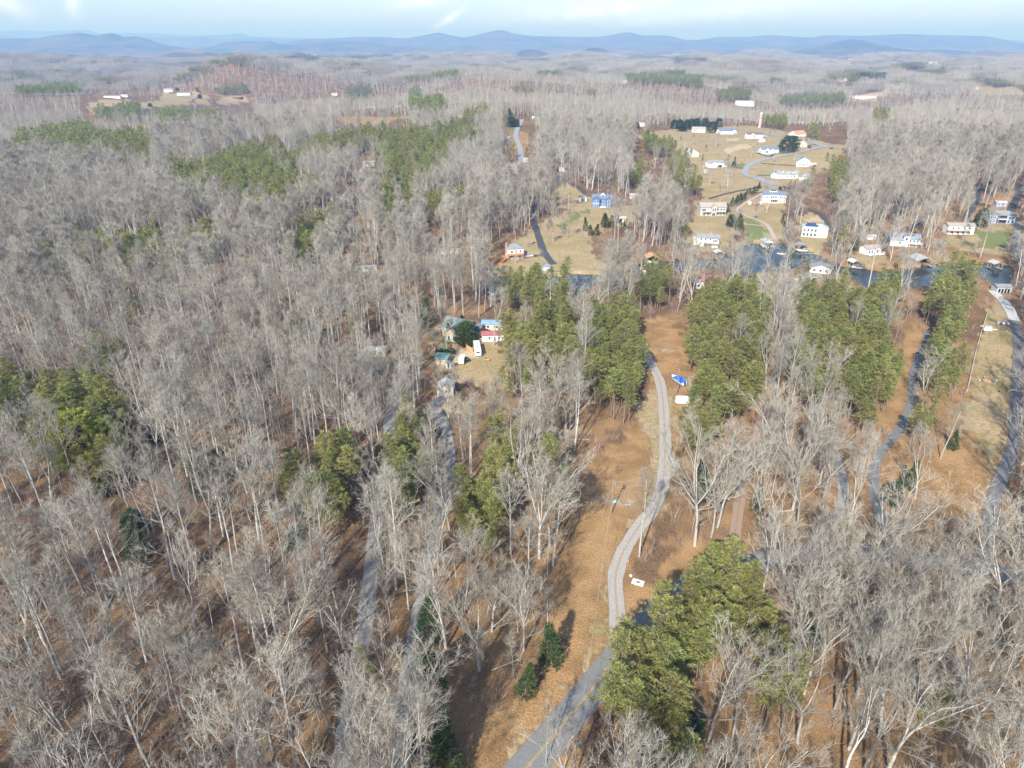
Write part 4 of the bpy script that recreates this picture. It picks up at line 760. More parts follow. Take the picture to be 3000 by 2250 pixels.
house(2555, 703, 22, .6, 2.4, 'gx', 18, 4, W_WHITE, R_WHITE, 'white shed between the gravel path and the cottage', name='shed', cat='shed', wins=[('f', .2, .1, .9, 1.8)])
e, w, d = house(2648, 722, 80, .55, 4.6, 'gx', 28, -16, W_WHITE, R_GREY, 'large grey-roofed house with white gables left of a dark drive', wins=row_w('f', 4, 2.6, 1.1, 1.4, 0, .46)); body(e, -w * .3, -d * .3, w * .42, d * .6, 4.0, 'gx', R(28), W_GREY, R_GREY, [('f', .3, 1.6, 1, 1.5), ('r', 0, 1.6, 1, 1.5)]); body(e, w * .02, -d * .2, w * .18, d * .8, 6, 'gy', R(34), W_WHITE, R_GREY, [('f', 0, 4, 1.2, 1.4)]); deck(e, w * .12, w * .55, -d * .5 - 3, -d * .5 - .04, 2.6, M_TRIM)
e, w, d = house(2812, 687, 74, .42, 5.4, 'gx', 20, -5, W_WHITE, R_TAN, 'long white house with grey-tan roof and full-width balcony beside a holly tree', wins=row_w('f', 4, 3.2, 1.1, 1.3) + row_w('f', 4, .5, 1.3, 1.6)); deck(e, -w * .54, w * .3, -d * .5 - 2.2, -d * .5 - .04, 2.8, M_WOOD)
e, w, d = house(2931, 655, 74, .45, 5.8, 'hip', 28, -8, W_PALEBLUE, R_GREY, 'pale blue two-storey house with hip roof and white balcony', wins=row_w('f', 2, 3.4, 1.1, 1.4, -.46, -.2) + row_w('f', 2, .6, 1.1, 1.4, -.46, -.2) + row_w('f', 2, 3.4, 1.3, 1.4, .2, .47) + row_w('f', 2, .6, 1.3, 1.6, .2, .47)); deck(e, -w * .17, w * .17, -d * .5 - 2, -d * .5 - .04, 3.1, M_TRIM); MB().box(-w * .17, w * .17, -d * .5 - .08, -d * .5 - .02, .2, 5.2).build('recess_shade', M_DARK, e)  # flat dark panel behind the balcony: recess shade put in as colour
house(2932, 606, 28, .6, 3.0, 'gx', 20, -4, W_PALEBLUE, R_WHITE, 'small pale blue outbuilding behind the pale blue house', name='shed', cat='shed')
e, w, d = house(2402, 801, 58, .55, 3.0, 'gy', 18, -22, W_WHITE, R_GREY, 'white low house with wide shallow gable on the near lake shore', wins=row_w('f', 3, .9, 1.3, 1.2), over=.7)
house(2364, 823, 28, .6, 2.3, 'flat', 8, -3, W_WHITE, R_WHITE, 'white flat-roofed carport beside the low shore house', name='carport', cat='carport', wins=[('f', 0, .1, 3, 1.9)])
house(2336, 832, 13, .7, 2.0, 'flat', 5, 0, W_GREY, R_WHITE, 'tiny pale shed left of the white carport', name='shed', cat='shed', wins=[])
e, w, d = house(2085, 850, 64, .5, 4.6, 'gx', 38, -10, W_WHITE, R_RED, 'house with steep faded red metal roof behind the pines', wins=row_w('f', 4, 2.0, 1.2, 1.5)); body(e, w * .52, -d * .25, w * .3, d * .5, 2.6, 'flat', R(14), W_WHITE, R_RED, []); body(e, -w * .52, 0, w * .35, d * .6, 3.6, 'gx', R(24), W_WHITE, R_LIGHT, row_w('f', 2, 1, 1, 1.3))
e, w, d = house(2940, 858, 40, .8, 2.8, 'gx', 14, -4, W_GREY, R_GREY, 'low grey-roofed garage with four dark bays at the concrete drive head', name='garage', cat='garage', wins=[])
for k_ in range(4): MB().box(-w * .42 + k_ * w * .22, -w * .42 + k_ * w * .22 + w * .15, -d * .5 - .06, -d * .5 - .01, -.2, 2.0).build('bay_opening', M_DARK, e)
house(1885, 800, 20, .6, 2.2, 'gx', 16, -8, W_WHITE, R_RED, 'low red-roofed shelter by the water in the trees', name='shed', cat='shed', wins=[])
# ---- subdivision on the hill
SUB = [(2046, 388, 38, .6, 4.6, 'gx', 26, -12, W_WHITE, R_TAN, 'white house with tan roof before the evergreen hedge, leftmost on the hill', 2),
 (2130, 393, 46, .55, 4.4, 'gx', 24, 12, W_WHITE, R_BLUE, 'white house with dark blue roof right of the round evergreen', 1),
 (2212, 406, 46, .5, 5.2, 'gx', 22, 3, W_WHITE, R_MAROON, 'plain white house with maroon roof at the top of the tan slope', 1),
 (2346, 402, 44, .6, 4.6, 'gx', 30, 30, W_WHITE, R_ORANGE, 'white house with orange-brown roof and red porch by the upper road', 1),
 (2350, 431, 26, .8, 4.0, 'gy', 34, -25, W_TAN, R_TAN, 'tan gabled house half hidden by the huge round evergreen', 1),
 (2256, 450, 50, .5, 4.2, 'gx', 28, 6, W_WHITE, R_BLUE, 'white gabled house with blue-grey roof left of the huge round evergreen', 1),
 (2353, 489, 34, .8, 5.6, 'gy', 30, -14, W_WHITE, R_TEAL, 'white two-storey house with green roof alone in the tan field', 2),
 (2306, 523, 60, .42, 3.6, 'gx', 34, -10, W_WHITE, R_GREY, 'white cape house with three dormers by the cul-de-sac', 1),
 (2364, 528, 22, .7, 2.8, 'gx', 28, 14, W_WHITE, R_GREY, 'small white shed right of the house with three dormers', 1),
 (2098, 490, 48, .5, 4.0, 'gx', 26, 8, W_WHITE, R_GREY, 'white house with grey roof and open garage beside the round shrub', 1),
 (2030, 460, 38, .6, 3.8, 'gy', 28, 20, W_WHITE, R_LIGHT, 'white house behind young pines on the left of the tan slope', 1),
 (2234, 416, 15, .7, 2.4, 'gx', 20, 10, W_WHITE, R_WHITE, 'small white shed below the maroon-roofed house', 1),
 (1876, 370, 24, .7, 3.2, 'gx', 22, -12, W_WHITE, R_LIGHT, 'white building with pale roof at the left foot of the hedge', 1),
 (2066, 506, 8, .9, 2.0, 'gx', 24, 0, W_GREY, R_LIGHT, 'tiny grey shed below the pines on the tan slope', 1)]
for s_ in SUB:
    nm = 'shed' if 'shed' in s_[10] else 'house'
    e, w, d = house(*s_[:10], s_[10], floors=s_[11], name=nm, cat=nm, wins=None if s_[2] > 24 else [('f', 0, .8, 1, 1.2)])
    if 'three dormers' in s_[10]:
        for q in (-.25, 0, .25): dormer(e, q * w, -d * .38, 0, 3.6 + .12 * d * .67, 2.0, 1.3, W_WHITE, R_GREY)
        body(e, -w * .62, d * .1, w * .28, d * .9, 3.2, 'gy', R(36), W_WHITE, R_GREY, [('f', 0, 3.6, .8, .8)])
    if 'blue-grey roof' in s_[10]: body(e, -w * .25, -d * .35, w * .3, d * .7, 4.2, 'gy', R(36), W_WHITE, R_BLUE, [('f', 0, 1, 3, 2)]); body(e, w * .05, -d * .4, w * .18, d * .6, 4.2, 'gy', R(40), W_WHITE, R_BLUE, [('f', 0, 1, 1.2, 1.5)])
    if 'open garage' in s_[10]: body(e, -w * .2, -d * .4, w * .3, d * .7, 4.0, 'gy', R(32), W_WHITE, R_GREY, [('f', 0, 1, 1.2, 1.4)]); MB().box(w * .1, w * .36, -d * .5 - .06, -d * .5 - .01, 0, 2.2).build('garage_opening', M_DARK, e)
    if 'maroon' in s_[10] and 'plain' in s_[10]: body(e, -w * .2, -d * .4, w * .34, d * .5, 5.2, 'gy', R(30), W_WHITE, R_MAROON, []); MB().box(w * .5, w * .85, -d * .3, d * .3, 2.7, 2.85).box(w * .84, w * .85, -d * .3, -d * .28, 0, 2.7).build('carport', R_WHITE, e)
    if 'orange-brown' in s_[10]: deck(e, -w * .5, w * .0, -d * .5 - 2, -d * .5 - .04, 1.2, M_BRICK, M_ORANGEWOOD)
    if 'tan roof before' in s_[10]: body(e, -w * .3, -d * .5, w * .3, d * .5, 2.6, 'gx', R(18), W_WHITE, R_TAN, []); 
    if 'dark blue roof' in s_[10]: body(e, w * .36, -d * .3, w * .34, d * 1.1, 4.6, 'gy', R(26), W_WHITE, R_BLUE, [('f', .2, .2, 2.4, 2)])
    if 'green roof alone' in s_[10]: body(e, 0, d * .1, w * 1.1, d * .5, 5.6, 'gx', R(28), W_WHITE, R_TEAL, []); MB().box(-w * .45, w * .45, -d * .5 - .7, -d * .5 - .03, 2.7, 2.85).build('awning', R_TEAL, e)
house(2382, 484, 18, .5, 2.4, 'gx', 16, 0, W_WHITE, R_ORANGE, 'orange-roofed open shed right of the green-roofed house', name='shed', cat='shed', wins=[])
# ---- scattered houses among the trees
FAR = [(1310, 745, 66, .2, 2.8, 'gx', 10, -3, W_GREY, R_TAN, 'long weathered mobile home in the woods left of the white lake house', 'mobile_home', 'mobile home'),
 (1317, 602, 38, .35, 2.8, 'gx', 10, 0, W_PALEBLUE, R_WHITE, 'long bluish mobile home deep in the left woods', 'mobile_home', 'mobile home'),
 (1082, 795, 44, .25, 2.6, 'gx', 8, 14, W_GREY, R_WHITE, 'narrow grey trailer home hidden in the left woods', 'mobile_home', 'mobile home'),
 (1005, 592, 40, .7, 3.4, 'gy', 14, -12, W_CREAM, R_WHITE, 'pale barn with rounded cream roof in the left woods', 'barn', 'barn'),
 (1022, 628, 32, .4, 2.8, 'gx', 14, -34, W_GREY, R_WHITE, 'slanting pale trailer just below the pale barn', 'mobile_home', 'mobile home'),
 (1086, 488, 42, .5, 3.4, 'gx', 18, 6, W_CREAM, R_TAN, 'cream shed with light roof between two green pine groups', 'shed', 'shed'),
 (1438, 352, 30, .5, 4.0, 'gx', 20, 0, W_WHITE, R_WHITE, 'white house left of the tall evergreens by the far road', 'house', 'house'),
 (1500, 497, 30, .5, 3.0, 'gx', 18, 4, W_WHITE, R_LIGHT, 'white low house in trees below the far road end', 'house', 'house'),
 (1540, 474, 10, .8, 3.0, 'gx', 18, 4, W_WHITE, R_WHITE, 'small white shed right of the far road end', 'shed', 'shed'),
 (1650, 503, 22, .5, 3.4, 'gx', 18, 0, W_WHITE, R_LIGHT, 'cream house at the top end of the black drive', 'house', 'house'),
 (1728, 537, 16, .5, 3.0, 'gx', 18, 0, W_WHITE, R_DARK, 'dark-roofed white shed in trees above the blue house', 'shed', 'shed'),
 (1570, 352, 22, .6, 3.4, 'gx', 24, 0, W_WHITE, R_WHITE, 'white house right of the far road in grey trees', 'house', 'house'),
 (1490, 408, 10, .8, 2.4, 'gx', 12, 0, W_BLUE, R_MBLUE, 'tiny blue shed beside the far road', 'shed', 'shed'),
 (1108, 1046, 40, .6, 3.0, 'gx', 18, 10, W_WHITE, R_WHITE, 'pale-roofed house hidden behind bare crowns left of the yard', 'house', 'house'),
 (328, 287, 48, .22, 3.6, 'gx', 8, 0, W_WHITE, R_LIGHT, 'long white trailer home on the far left clearing', 'mobile_home', 'mobile home'),
 (364, 284, 20, .5, 3.6, 'gx', 16, 0, W_CREAM, R_WHITE, 'small cream house right of the long white trailer home', 'house', 'house'),
 (538, 280, 38, .4, 5.5, 'gx', 16, 0, W_WHITE, R_TEAL, 'white two-storey house with green-grey roof on the far left clearing', 'house', 'house'),
 (494, 270, 30, .4, 5.0, 'gx', 24, -10, W_WHITE, R_TAN, 'white gabled farmhouse among evergreens on the far left', 'house', 'house'),
 (694, 290, 26, .5, 3.0, 'gx', 16, 0, M_DARK, R_RED, 'open barn with red roof on the far left meadow', 'barn', 'barn'),
 (768, 311, 14, .5, 3.0, 'gx', 16, 10, W_WHITE, R_WHITE, 'small white shed right of the red-roofed barn', 'shed', 'shed'),
 (2907, 443, 34, .6, 6.0, 'gy', 30, -12, W_WHITE, R_LIGHT, 'white gabled house with green deck at the far right', 'house', 'house'),
 (2948, 348, 34, .5, 5.0, 'gx', 14, -6, W_WHITE, R_WHITE, 'white block-like house in grey woods at the far right', 'house', 'house'),
 (2730, 356, 30, .5, 4.4, 'gx', 22, 6, W_WHITE, R_LIGHT, 'white row-like house in grey woods, upper right', 'house', 'house'),
 (2716, 412, 12, .8, 4.0, 'gy', 34, 10, W_WHITE, R_LIGHT, 'little white house beside dark evergreens, upper right', 'house', 'house'),
 (2763, 416, 13, .8, 4.0, 'gy', 34, 0, W_CREAM, R_LIGHT, 'little cream house right of the dark evergreens, upper right', 'house', 'house'),
 (2923, 505, 14, .8, 4.5, 'gy', 40, 10, W_WHITE, R_LIGHT, 'narrow white gabled house in woods at the right', 'house', 'house'),
 (2650, 515, 36, .6, 3.4, 'hip', 18, 0, W_WHITE, R_LIGHT, 'house with pale hip roof buried in bare trees, right of the hill', 'house', 'house'),
 (2180, 312, 52, .5, 8.0, 'gx', 14, -20, W_WHITE, R_WHITE, 'large pale greenish-roofed building in the far woods', 'barn', 'building'),
 (2468, 240, 24, .5, 8.0, 'gx', 14, 0, W_WHITE, R_WHITE, 'white hall near the far pond', 'barn', 'building'),
 (2535, 289, 62, .3, 5.0, 'gx', 10, 0, W_WHITE, R_LIGHT, 'long white building on the orange soil patch, far right', 'barn', 'building'),
 (2497, 177, 18, .5, 12.0, 'gx', 10, 0, W_WHITE, R_WHITE, 'distant white building on the field under the far hill', 'barn', 'building'),
 (2735, 187, 22, .4, 10.0, 'gx', 8, 0, W_WHITE, R_WHITE, 'distant long white building on the far right plain', 'barn', 'building'),
 (2770, 246, 22, .5, 8.0, 'gx', 20, 0, W_WHITE, R_LIGHT, 'pale houses block in the far right woods', 'barn', 'building'),
 (1164, 188, 14, .7, 10.0, 'gx', 20, 0, W_WHITE, R_WHITE, 'distant white farmhouse on the ridge, upper middle left', 'house', 'house'),
 (223, 197, 9, .7, 6.0, 'gx', 20, 0, W_WHITE, R_WHITE, 'speck of a white house under dark evergreens, far left', 'house', 'house'),
 (200, 252, 16, .6, 4.0, 'gx', 20, 0, W_WHITE, R_WHITE, 'small white house in the shaded far left woods', 'house', 'house'),
 (2610, 250, 14, .6, 6.0, 'gx', 20, 10, W_WHITE, R_GREY, 'tiny white farmhouse right of the far pond', 'house', 'house'),
 (2860, 262, 16, .6, 6.0, 'gx', 20, -10, W_WHITE, R_LIGHT, 'tiny pale house on the far right meadow', 'house', 'house'),
 (2390, 168, 14, .6, 9.0, 'gx', 14, 0, W_WHITE, R_WHITE, 'white speck of a barn left of the field under the far hill', 'barn', 'building'),
 (2925, 190, 16, .6, 9.0, 'gx', 14, 0, W_WHITE, R_LIGHT, 'pale speck of a building on the far right plain edge', 'barn', 'building'),
 (1830, 243, 12, .6, 6.0, 'gx', 20, 0, W_WHITE, R_WHITE, 'tiny white house between far pine belts, right of centre', 'house', 'house'),
 (1915, 305, 8, .8, 5.0, 'gx', 24, 0, W_WHITE, R_WHITE, 'tiny white cottage in grey woods above the hilltop hedge', 'house', 'house'),
 (1230, 262, 14, .6, 5.0, 'gx', 18, 0, W_WHITE, R_WHITE, 'tiny white house in grey woods, upper left of centre', 'house', 'house'),
 (980, 280, 18, .5, 4.5, 'gx', 18, 0, W_CREAM, R_TAN, 'small tan house right of the far left meadow', 'house', 'house'),
 (2560, 352, 14, .7, 4.0, 'gx', 20, 0, W_CREAM, R_LIGHT, 'small cream house buried in grey woods right of the hill', 'house', 'house'),
 (2790, 325, 12, .7, 4.0, 'gx', 20, 0, W_WHITE, R_RED, 'tiny red-roofed house in the upper right woods', 'house', 'house'),
 (3, 641, 10, 1, 3.0, 'gx', 18, 0, W_CREAM, R_TAN, 'tan cabin cut by the left edge of the photo', 'house', 'house')]
for s_ in FAR:
    big = s_[2] * mpp(P(s_[0], s_[1])) if False else None
    kf = 1.0
    e, w, d = house(*s_[:10], s_[10], name=s_[11], cat=s_[12], wins=None if s_[1] > 330 else row_w('f', 3, s_[4] * .35, 1.6, 1.2 + s_[4] * .1))
# rusty tower behind the subdivision
p = P(2225, 374); k_ = mpp(p); e = empty('silo', p, 0, 'tall narrow white and rust streaked silo behind the hilltop houses', 'silo'); BUILT.append((p.x, p.y, 4)); hh = 38 * k_
MB().cyl((0, 0, -1), (0, 0, hh), 2.2 , 2.0, 16).build('shaft', mat('rust_streaked_paint', (.72, .66, .58), (.55, .28, .15), scale=.35, rough=.8), e); MB().cyl((0, 0, hh), (0, 0, hh + 1.4), 2.3, 2.3, 16).build('cap', M_WPLASTIC, e); MB().box(-.3, .3, -2.45, -2.15, 0, hh).build('ladder', M_BRICK, e)
# ------------------------------------------------------------------ vehicles and small things
def wheels(e, xs, y, r=.36, w=.24):
    for x in xs:
        for s in (-1, 1):
            t_ = MB().cyl((x, s * y - w / 2, r), (x, s * y + w / 2, r), r, sides=14).build('wheel', M_TYRE, e); MB().cyl((x, s * y - w / 2 - .012, r), (x, s * y + w / 2 + .012, r), r * .58, sides=10).build('rim', M_STEEL, t_)
def car(kind, px, py, rz, paint, label, at=None, L=None):
    p = P(px, py) if at is None else Vector(at); nm = {'pickup': 'pickup_truck', 'car': 'parked_car', 'utv': 'utility_buggy'}[kind]; e = empty(nm, p, R(rz), label, {'pickup': 'pickup truck', 'car': 'car', 'utv': 'buggy'}[kind])
    if kind == 'pickup':
        prof = [(-2.85, .5), (-2.85, 1.05), (-2.75, 1.12), (-.75, 1.12), (.95, 1.15), (2.45, 1.02), (2.8, .85), (2.85, .5)]; cab = [(-.85, 1.12), (-.75, 1.78), (.25, 1.82), (1.05, 1.14)]; wx = (-1.75, 1.85)
    elif kind == 'car':
        prof = [(-2.2, .42), (-2.3, .8), (-2.1, .98), (-.9, 1.02), (.9, .98), (2.1, .8), (2.25, .45)]; cab = [(-1.6, .98), (-1.0, 1.42), (.35, 1.45), (1.1, .97)]; wx = (-1.35, 1.4)
    else:
        prof = [(-1.5, .45), (-1.5, .9), (-.6, .95), (.5, .85), (1.4, .9), (1.5, .5)]; cab = [(-.6, .9), (-.5, 1.85), (.35, 1.88), (.8, .95)]; wx = (-1.0, 1.0)
    MB().prism(prof, 'y', -.93, .93).build('body', paint, e, bev=.05)
    b = MB(); n = len(cab); pts = [(x, s * (.88 if z < 1.3 else .72), z) for s in (-1, 1) for x, z in cab]; b.poly(pts, [list(range(n))[::-1], list(range(n, 2 * n))] + [[i, (i + 1) % n, n + (i + 1) % n, n + i] for i in range(n)]); b.build('windows', M_GLASS, e)
    x0, x1 = cab[1][0], cab[2][0]; MB().box(x0 - .02, x1 + .02, -.73, .73, cab[2][1] - .02, cab[2][1] + .05).build('roof', paint, e)
    if kind == 'pickup': MB().box(-2.7, -.95, -.75, .75, 1.125, 1.14).build('bed', M_DARK, e)
    xf = prof[-1][0]; 
    for s in (-1, 1): MB().box(xf - .12, xf + .01, s * .72 - .16, s * .72 + .16, .62, .78).build('headlight', M_WPLASTIC, e)
    MB().box(prof[0][0] - .08, prof[0][0], -.85, .85, .45, .6).box(xf, xf + .08, -.85, .85, .42, .58).build('bumper', M_STEEL, e); wheels(e, wx, .86); BUILT.append((p.x, p.y, 3)); return e
M_SILVER = mat('white_car_paint', (.75, .76, .78), rough=.25, spec=.6); M_NAVY = mat('navy_car_paint', (.02, .05, .16), rough=.25, spec=.6)
car('pickup', 1296, 1034, 12, M_BLACKP, 'black pickup truck parked by the wooden fence in front of the grey house')
car('pickup', 1548, 753, 14, M_SILVER, 'white pickup with dark bed on the concrete pad of the white house')
car('utv', 1366, 1060, 40, M_BLACKP, 'small black buggy beside the white box trailer in the gravel yard')
car('car', 2394, 814, 6, M_SILVER, 'white car parked right of the white carport by the lake'); car('car', 2436, 436, 5, M_NAVY, 'dark blue car on the road at the edge of the hill')
car('car', 2221, 449, -20, M_NAVY, 'dark blue car at the black drive of the blue-grey roofed house'); car('car', 2021, 381, 10, M_NAVY, 'blue car beside the leftmost hilltop house')
car('car', 2124, 489, -15, M_SILVER, 'white car at the open garage on the hill'); car('car', 2968, 645, 80, M_BLACKP, 'black car beside the pale blue house'); car('car', 1324, 962, 60, M_BLACKP, 'black car parked behind the grey house')
car('car', 2270, 517, 10, M_BTARP, 'car under a bright blue cover beside the house with three dormers')
# camper
p = P(1401, 1046); e = empty('camper', (p.x - .6, p.y + 4.8, p.z), R(97), 'long white camper trailer parked beside the taller wooden fence', 'camper'); BUILT.append((p.x, p.y + 4.8, 5.5))
MB().prism([(-5.2, .7), (-5.2, 2.9), (-4.9, 3.35), (4.3, 3.35), (5.0, 2.6), (5.2, .9), (4.9, .7)], 'y', -1.25, 1.25).build('body', M_WPLASTIC, e, bev=.06)
MB().box(-2.6, -1.8, -.4, .4, 3.36, 3.62).box(2.2, 2.8, -.3, .3, 3.36, 3.5).box(-4.2, -3.8, .5, .9, 3.36, 3.5).build('roof_vent', M_STEEL, e); MB().box(-4.4, 3.6, -1.275, -1.255, 1.3, 1.45).box(-4.4, 3.6, 1.255, 1.275, 1.3, 1.45).build('stripe', M_TRIM, e)
for x in (-3.6, -1.2, 2.4): MB().box(x, x + 1.0, -1.29, -1.255, 1.9, 2.6).build('window', M_GLASS, e)
MB().box(-5.24, -5.2, -.7, .7, 1.8, 2.5).build('window', M_GLASS, e); MB().box(1.0, 1.7, -1.29, -1.255, .8, 2.7).build('door', M_TRIM, e); wheels(e, (-.5, -1.4), 1.12); MB().box(5.1, 6.3, -.08, .08, .5, .65).build('hitch', M_STEEL, e)
p = P(1354, 1063); e = empty('box_trailer', p, R(84), 'white box trailer with wrinkled tarp beside the black buggy', 'trailer'); BUILT.append((p.x, p.y, 3)); MB().box(-2.2, 2.0, -1.05, 1.05, .6, 2.6).build('body', M_WPLASTIC, e, bev=.05); MB().box(-2.22, 2.02, -1.08, 1.08, 2.6, 2.68).build('tarp', M_TRIM, e); wheels(e, (-.2,), .95)
# boat on trailer and enclosed trailer by the drive
p = P(1990, 1131); e = boat(0, 0, 7.6, 24, 'white boat with a bright blue cover on its trailer by the gravel drive', at=(p.x, p.y + 2.5, 0), z=p.z + .75); BUILT.append((p.x, p.y + 2.5, 4.5))
MB().prism([(-3.6, .86), (-3.3, 1.35), (0, 1.75), (1.6, 1.35), (1.9, .95)], 'x', -1.3, 1.3).build('cover', M_BTARP, e, bev=.1); wheels_e = MB().box(-.9, -.75, -3.4, 3.8, -.35, -.2).box(.75, .9, -3.4, 3.8, -.35, -.2).box(-.9, .9, -1, -.85, -.35, -.2).box(-.06, .06, 3.6, 5.2, -.3, -.18).build('trailer_frame', M_STEEL, e)
for s in (-1, 1): MB().cyl((s * 1.15 - .12, -1.2, -.4), (s * 1.15 + .12, -1.2, -.4), .34, sides=12).build('wheel', M_TYRE, e)
p = P(2004, 1188); e = empty('enclosed_trailer', (p.x, p.y + 1.3, p.z), R(176), 'white enclosed trailer with rounded nose half under the pines', 'trailer'); BUILT.append((p.x, p.y + 1, 4))
MB().poly([(x, y, z) for z in (.55, 2.55) for x, y in ((-2.6, -1.1), (2.0, -1.1), (2.7, -.7), (2.85, 0), (2.7, .7), (2.0, 1.1), (-2.6, 1.1))], [list(range(7))[::-1], list(range(7, 14))] + [[i, (i + 1) % 7, 7 + (i + 1) % 7, 7 + i] for i in range(7)]).build('body', M_WPLASTIC, e, bev=.07)
wheels(e, (-.4, -1.3), 1.0); MB().box(2.8, 3.9, -.06, .06, .45, .58).build('hitch', M_STEEL, e); MB().box(-2.63, -2.6, -.95, .95, .65, 2.4).build('rear_door', M_TRIM, e)
# yellow loader toy / mower
p = P(1428, 1056); e = empty('riding_mower', p, R(8), 'yellow riding mower on the tan lawn before the pines', 'mower'); MB().prism([(-1.0, .3), (-1.0, .75), (-.2, .8), (.2, .75), (1.0, .65), (1.05, .3)], 'y', -.42, .42).build('body', M_YEL, e, bev=.06); MB().box(-.7, -.25, -.3, .3, .8, .92).box(-.8, -.7, -.3, .3, .8, 1.25).build('seat', M_TYRE, e); MB().box(-.6, .5, -.62, .62, .18, .34).build('cutting_deck', M_YEL, e); wheels(e, (-.65, .7), .5, .26, .2)
# round bushes at the turning circle
for x, y, lb in ((1306, 1040, 'round clipped bush by the black pickup, left of the pair'), (1326, 1037, 'round clipped bush by the black pickup, right of the pair')):
    p = P(x, y); rs = np.random.RandomState(x); tb = TB_ = None; b = MB(); dirs = rs.normal(0, 1, (900, 3)); dirs /= np.linalg.norm(dirs, axis=1)[:, None]
    for q in dirs:
        c = q * rs.uniform(1.0, 1.35); c[2] = c[2] * .95 + 1.25; a = rs.normal(0, .14, 3); a2 = rs.normal(0, .14, 3); b.poly([c, c + a, c + a2], [[0, 1, 2]])
    me = mesh('round_bush', b.V, b.F); o = obj('round_bush', me, mat('clipped_leaves', (.03, .085, .025), (.06, .13, .04), scale=3, rough=.8)); o.location = p; tag(o, lb, 'bush')
# utility poles and wires
def pole(px, py, H, label, xf=False, name='utility_pole', at=None):
    p = P(px, py) if at is None else Vector(at); e = empty(name, p, 0, label, 'utility pole'); MB().cyl((0, 0, -1), (0, 0, H), .17, .11, 10).build('pole', M_POLE, e)
    if xf: MB().cyl((.38, -.1, H - 1.6), (.38, -.1, H - .5), .3, sides=14).cyl((.38, -.1, H - .5), (.38, -.1, H - .3), .08, sides=8).build('transformer', M_STEEL, e)
    MB().cyl((0, 0, H), (0, 0, H + .25), .05, sides=6).build('insulator', M_WPLASTIC, e); MB().box(-.45, .45, -.05, .05, H - .5, H - .38).build('crossarm', M_POLE, e); return e
pa = P(1791, 1505); pole(0, 0, 10.5, 'wooden utility pole with transformer standing in the leaf clearing', True, at=pa)
pb = P(1690, 2172, zoff=10.0); pb.z = float(T(pb.x, pb.y)); pole(0, 0, 10.5, 'utility pole with grey transformer beside the paved road, bottom edge', True, at=pb)
pc = P(1886, 1475); pole(0, 0, 9.5, 'pale utility pole among branches at the bend of the gravel drive', at=pc)
pd_ = P(1982, 1155); pole(0, 0, 9.5, 'utility pole in front of the boat with the blue cover', at=pd_)
pe = P(2906, 1081); pole(0, 0, 8.5, 'utility pole alone in the middle of the right-hand meadow', at=pe)
pf = P(2914, 919); pole(0, 0, 8.5, 'utility pole at the top of the right-hand meadow near the concrete drive', at=pf)
M_WIRE = mat('cable', (.45, .45, .46), rough=.5)
def wire(a, b_, sag, label, name='overhead_wire', r=.03):
    a = Vector(a); b_ = Vector(b_); v = MB(); pr = None
    for k_ in range(25):
        t_ = k_ / 24; q = a.lerp(b_, t_); q.z -= sag * 4 * t_ * (1 - t_)
        if pr is not None: v.cyl(pr, q, r, sides=4)
        pr = q
    o = v.build(name, M_WIRE, None); tag(o, label, 'wire'); return o
up = lambda q, h: Vector((q.x, q.y, q.z + h))
wire(up(pb, 10.3), up(pa, 10.3), 2.2, 'long thin wire crossing the paved road up to the clearing pole'); wire(up(pa, 10.2), up(pc, 9.3), .8, 'upper wire from the clearing pole to the drive bend'); wire(up(pa, 8.4), up(pc, 7.6), .8, 'lower wire from the clearing pole to the drive bend')
wire(up(pc, 9.3), up(pd_, 9.3), 2.0, 'wire running along the gravel drive towards the boat'); wire(up(pe, 8.3), up(pf, 8.3), 1.6, 'wire spanning the right-hand meadow between two poles')
o = MB().cyl((0, 0, 0), (-2.8, -1.2, -10.0), .03, sides=4).build('guy_wire', M_WIRE, None); o.location = up(pa, 10.0); tag(o, 'guy wire slanting left from the clearing pole', 'wire')
# debris
def pile(px, py, rx, ry, n, ms, label, name='brush_pile', cat='debris pile', seed=0, l=1.6):
    p = P(px, py); rs = random.Random(seed); b = MB()
    for k_ in range(n):
        a = rs.uniform(0, 6.28); q = rs.random() ** .5; c = Vector((math.cos(a) * rx * q, math.sin(a) * ry * q, rs.uniform(0, .5) * (1 - q) + .05)); an = rs.uniform(0, 6.28); L = rs.uniform(.4, l); d_ = Vector((math.cos(an) * L / 2, math.sin(an) * L / 2, rs.uniform(-.12, .25) * L)); b.cyl(c - d_, c + d_, rs.uniform(.02, .05), sides=4)
    o = b.build(name, ms, None); o.location = p; tag(o, label, cat); return o
M_DRY = mat('dry_branches', (.40, .35, .29), (.52, .47, .40), scale=2, rough=.9)
pile(1828, 1472, 2.6, 1.8, 100, M_DRY, 'pale brush pile right of the clearing pole', seed=1); pile(1765, 1465, 4.2, 2.2, 130, mat('dark_dry_branches', (.28, .22, .18), (.4, .33, .28), rough=.9), 'dark brush heap left of the clearing pole', seed=2)
pile(1955, 1028, 2.5, 2, 70, M_DRY, 'loose pile of boards at the upper end of the gravel drive', seed=3, name='board_pile'); pile(1912, 1247, 3, 1.6, 30, M_DRY, 'fallen pale branches at the edge of the clearing', seed=4, l=4, name='fallen_branches')
b = MB()
for k_, (x, y, r) in enumerate(((0, 0, .55), (-.8, -.3, .4), (.3, .5, .35))): b.ball((x, y, r * .5), r, .6, 9, 6, .15, k_)
o = b.build('rubbish_bag', M_GREENP, None, smooth=True); o.location = P(1804, 1471); tag(o, 'pale green rubbish bags beside the clearing pole', 'bags')
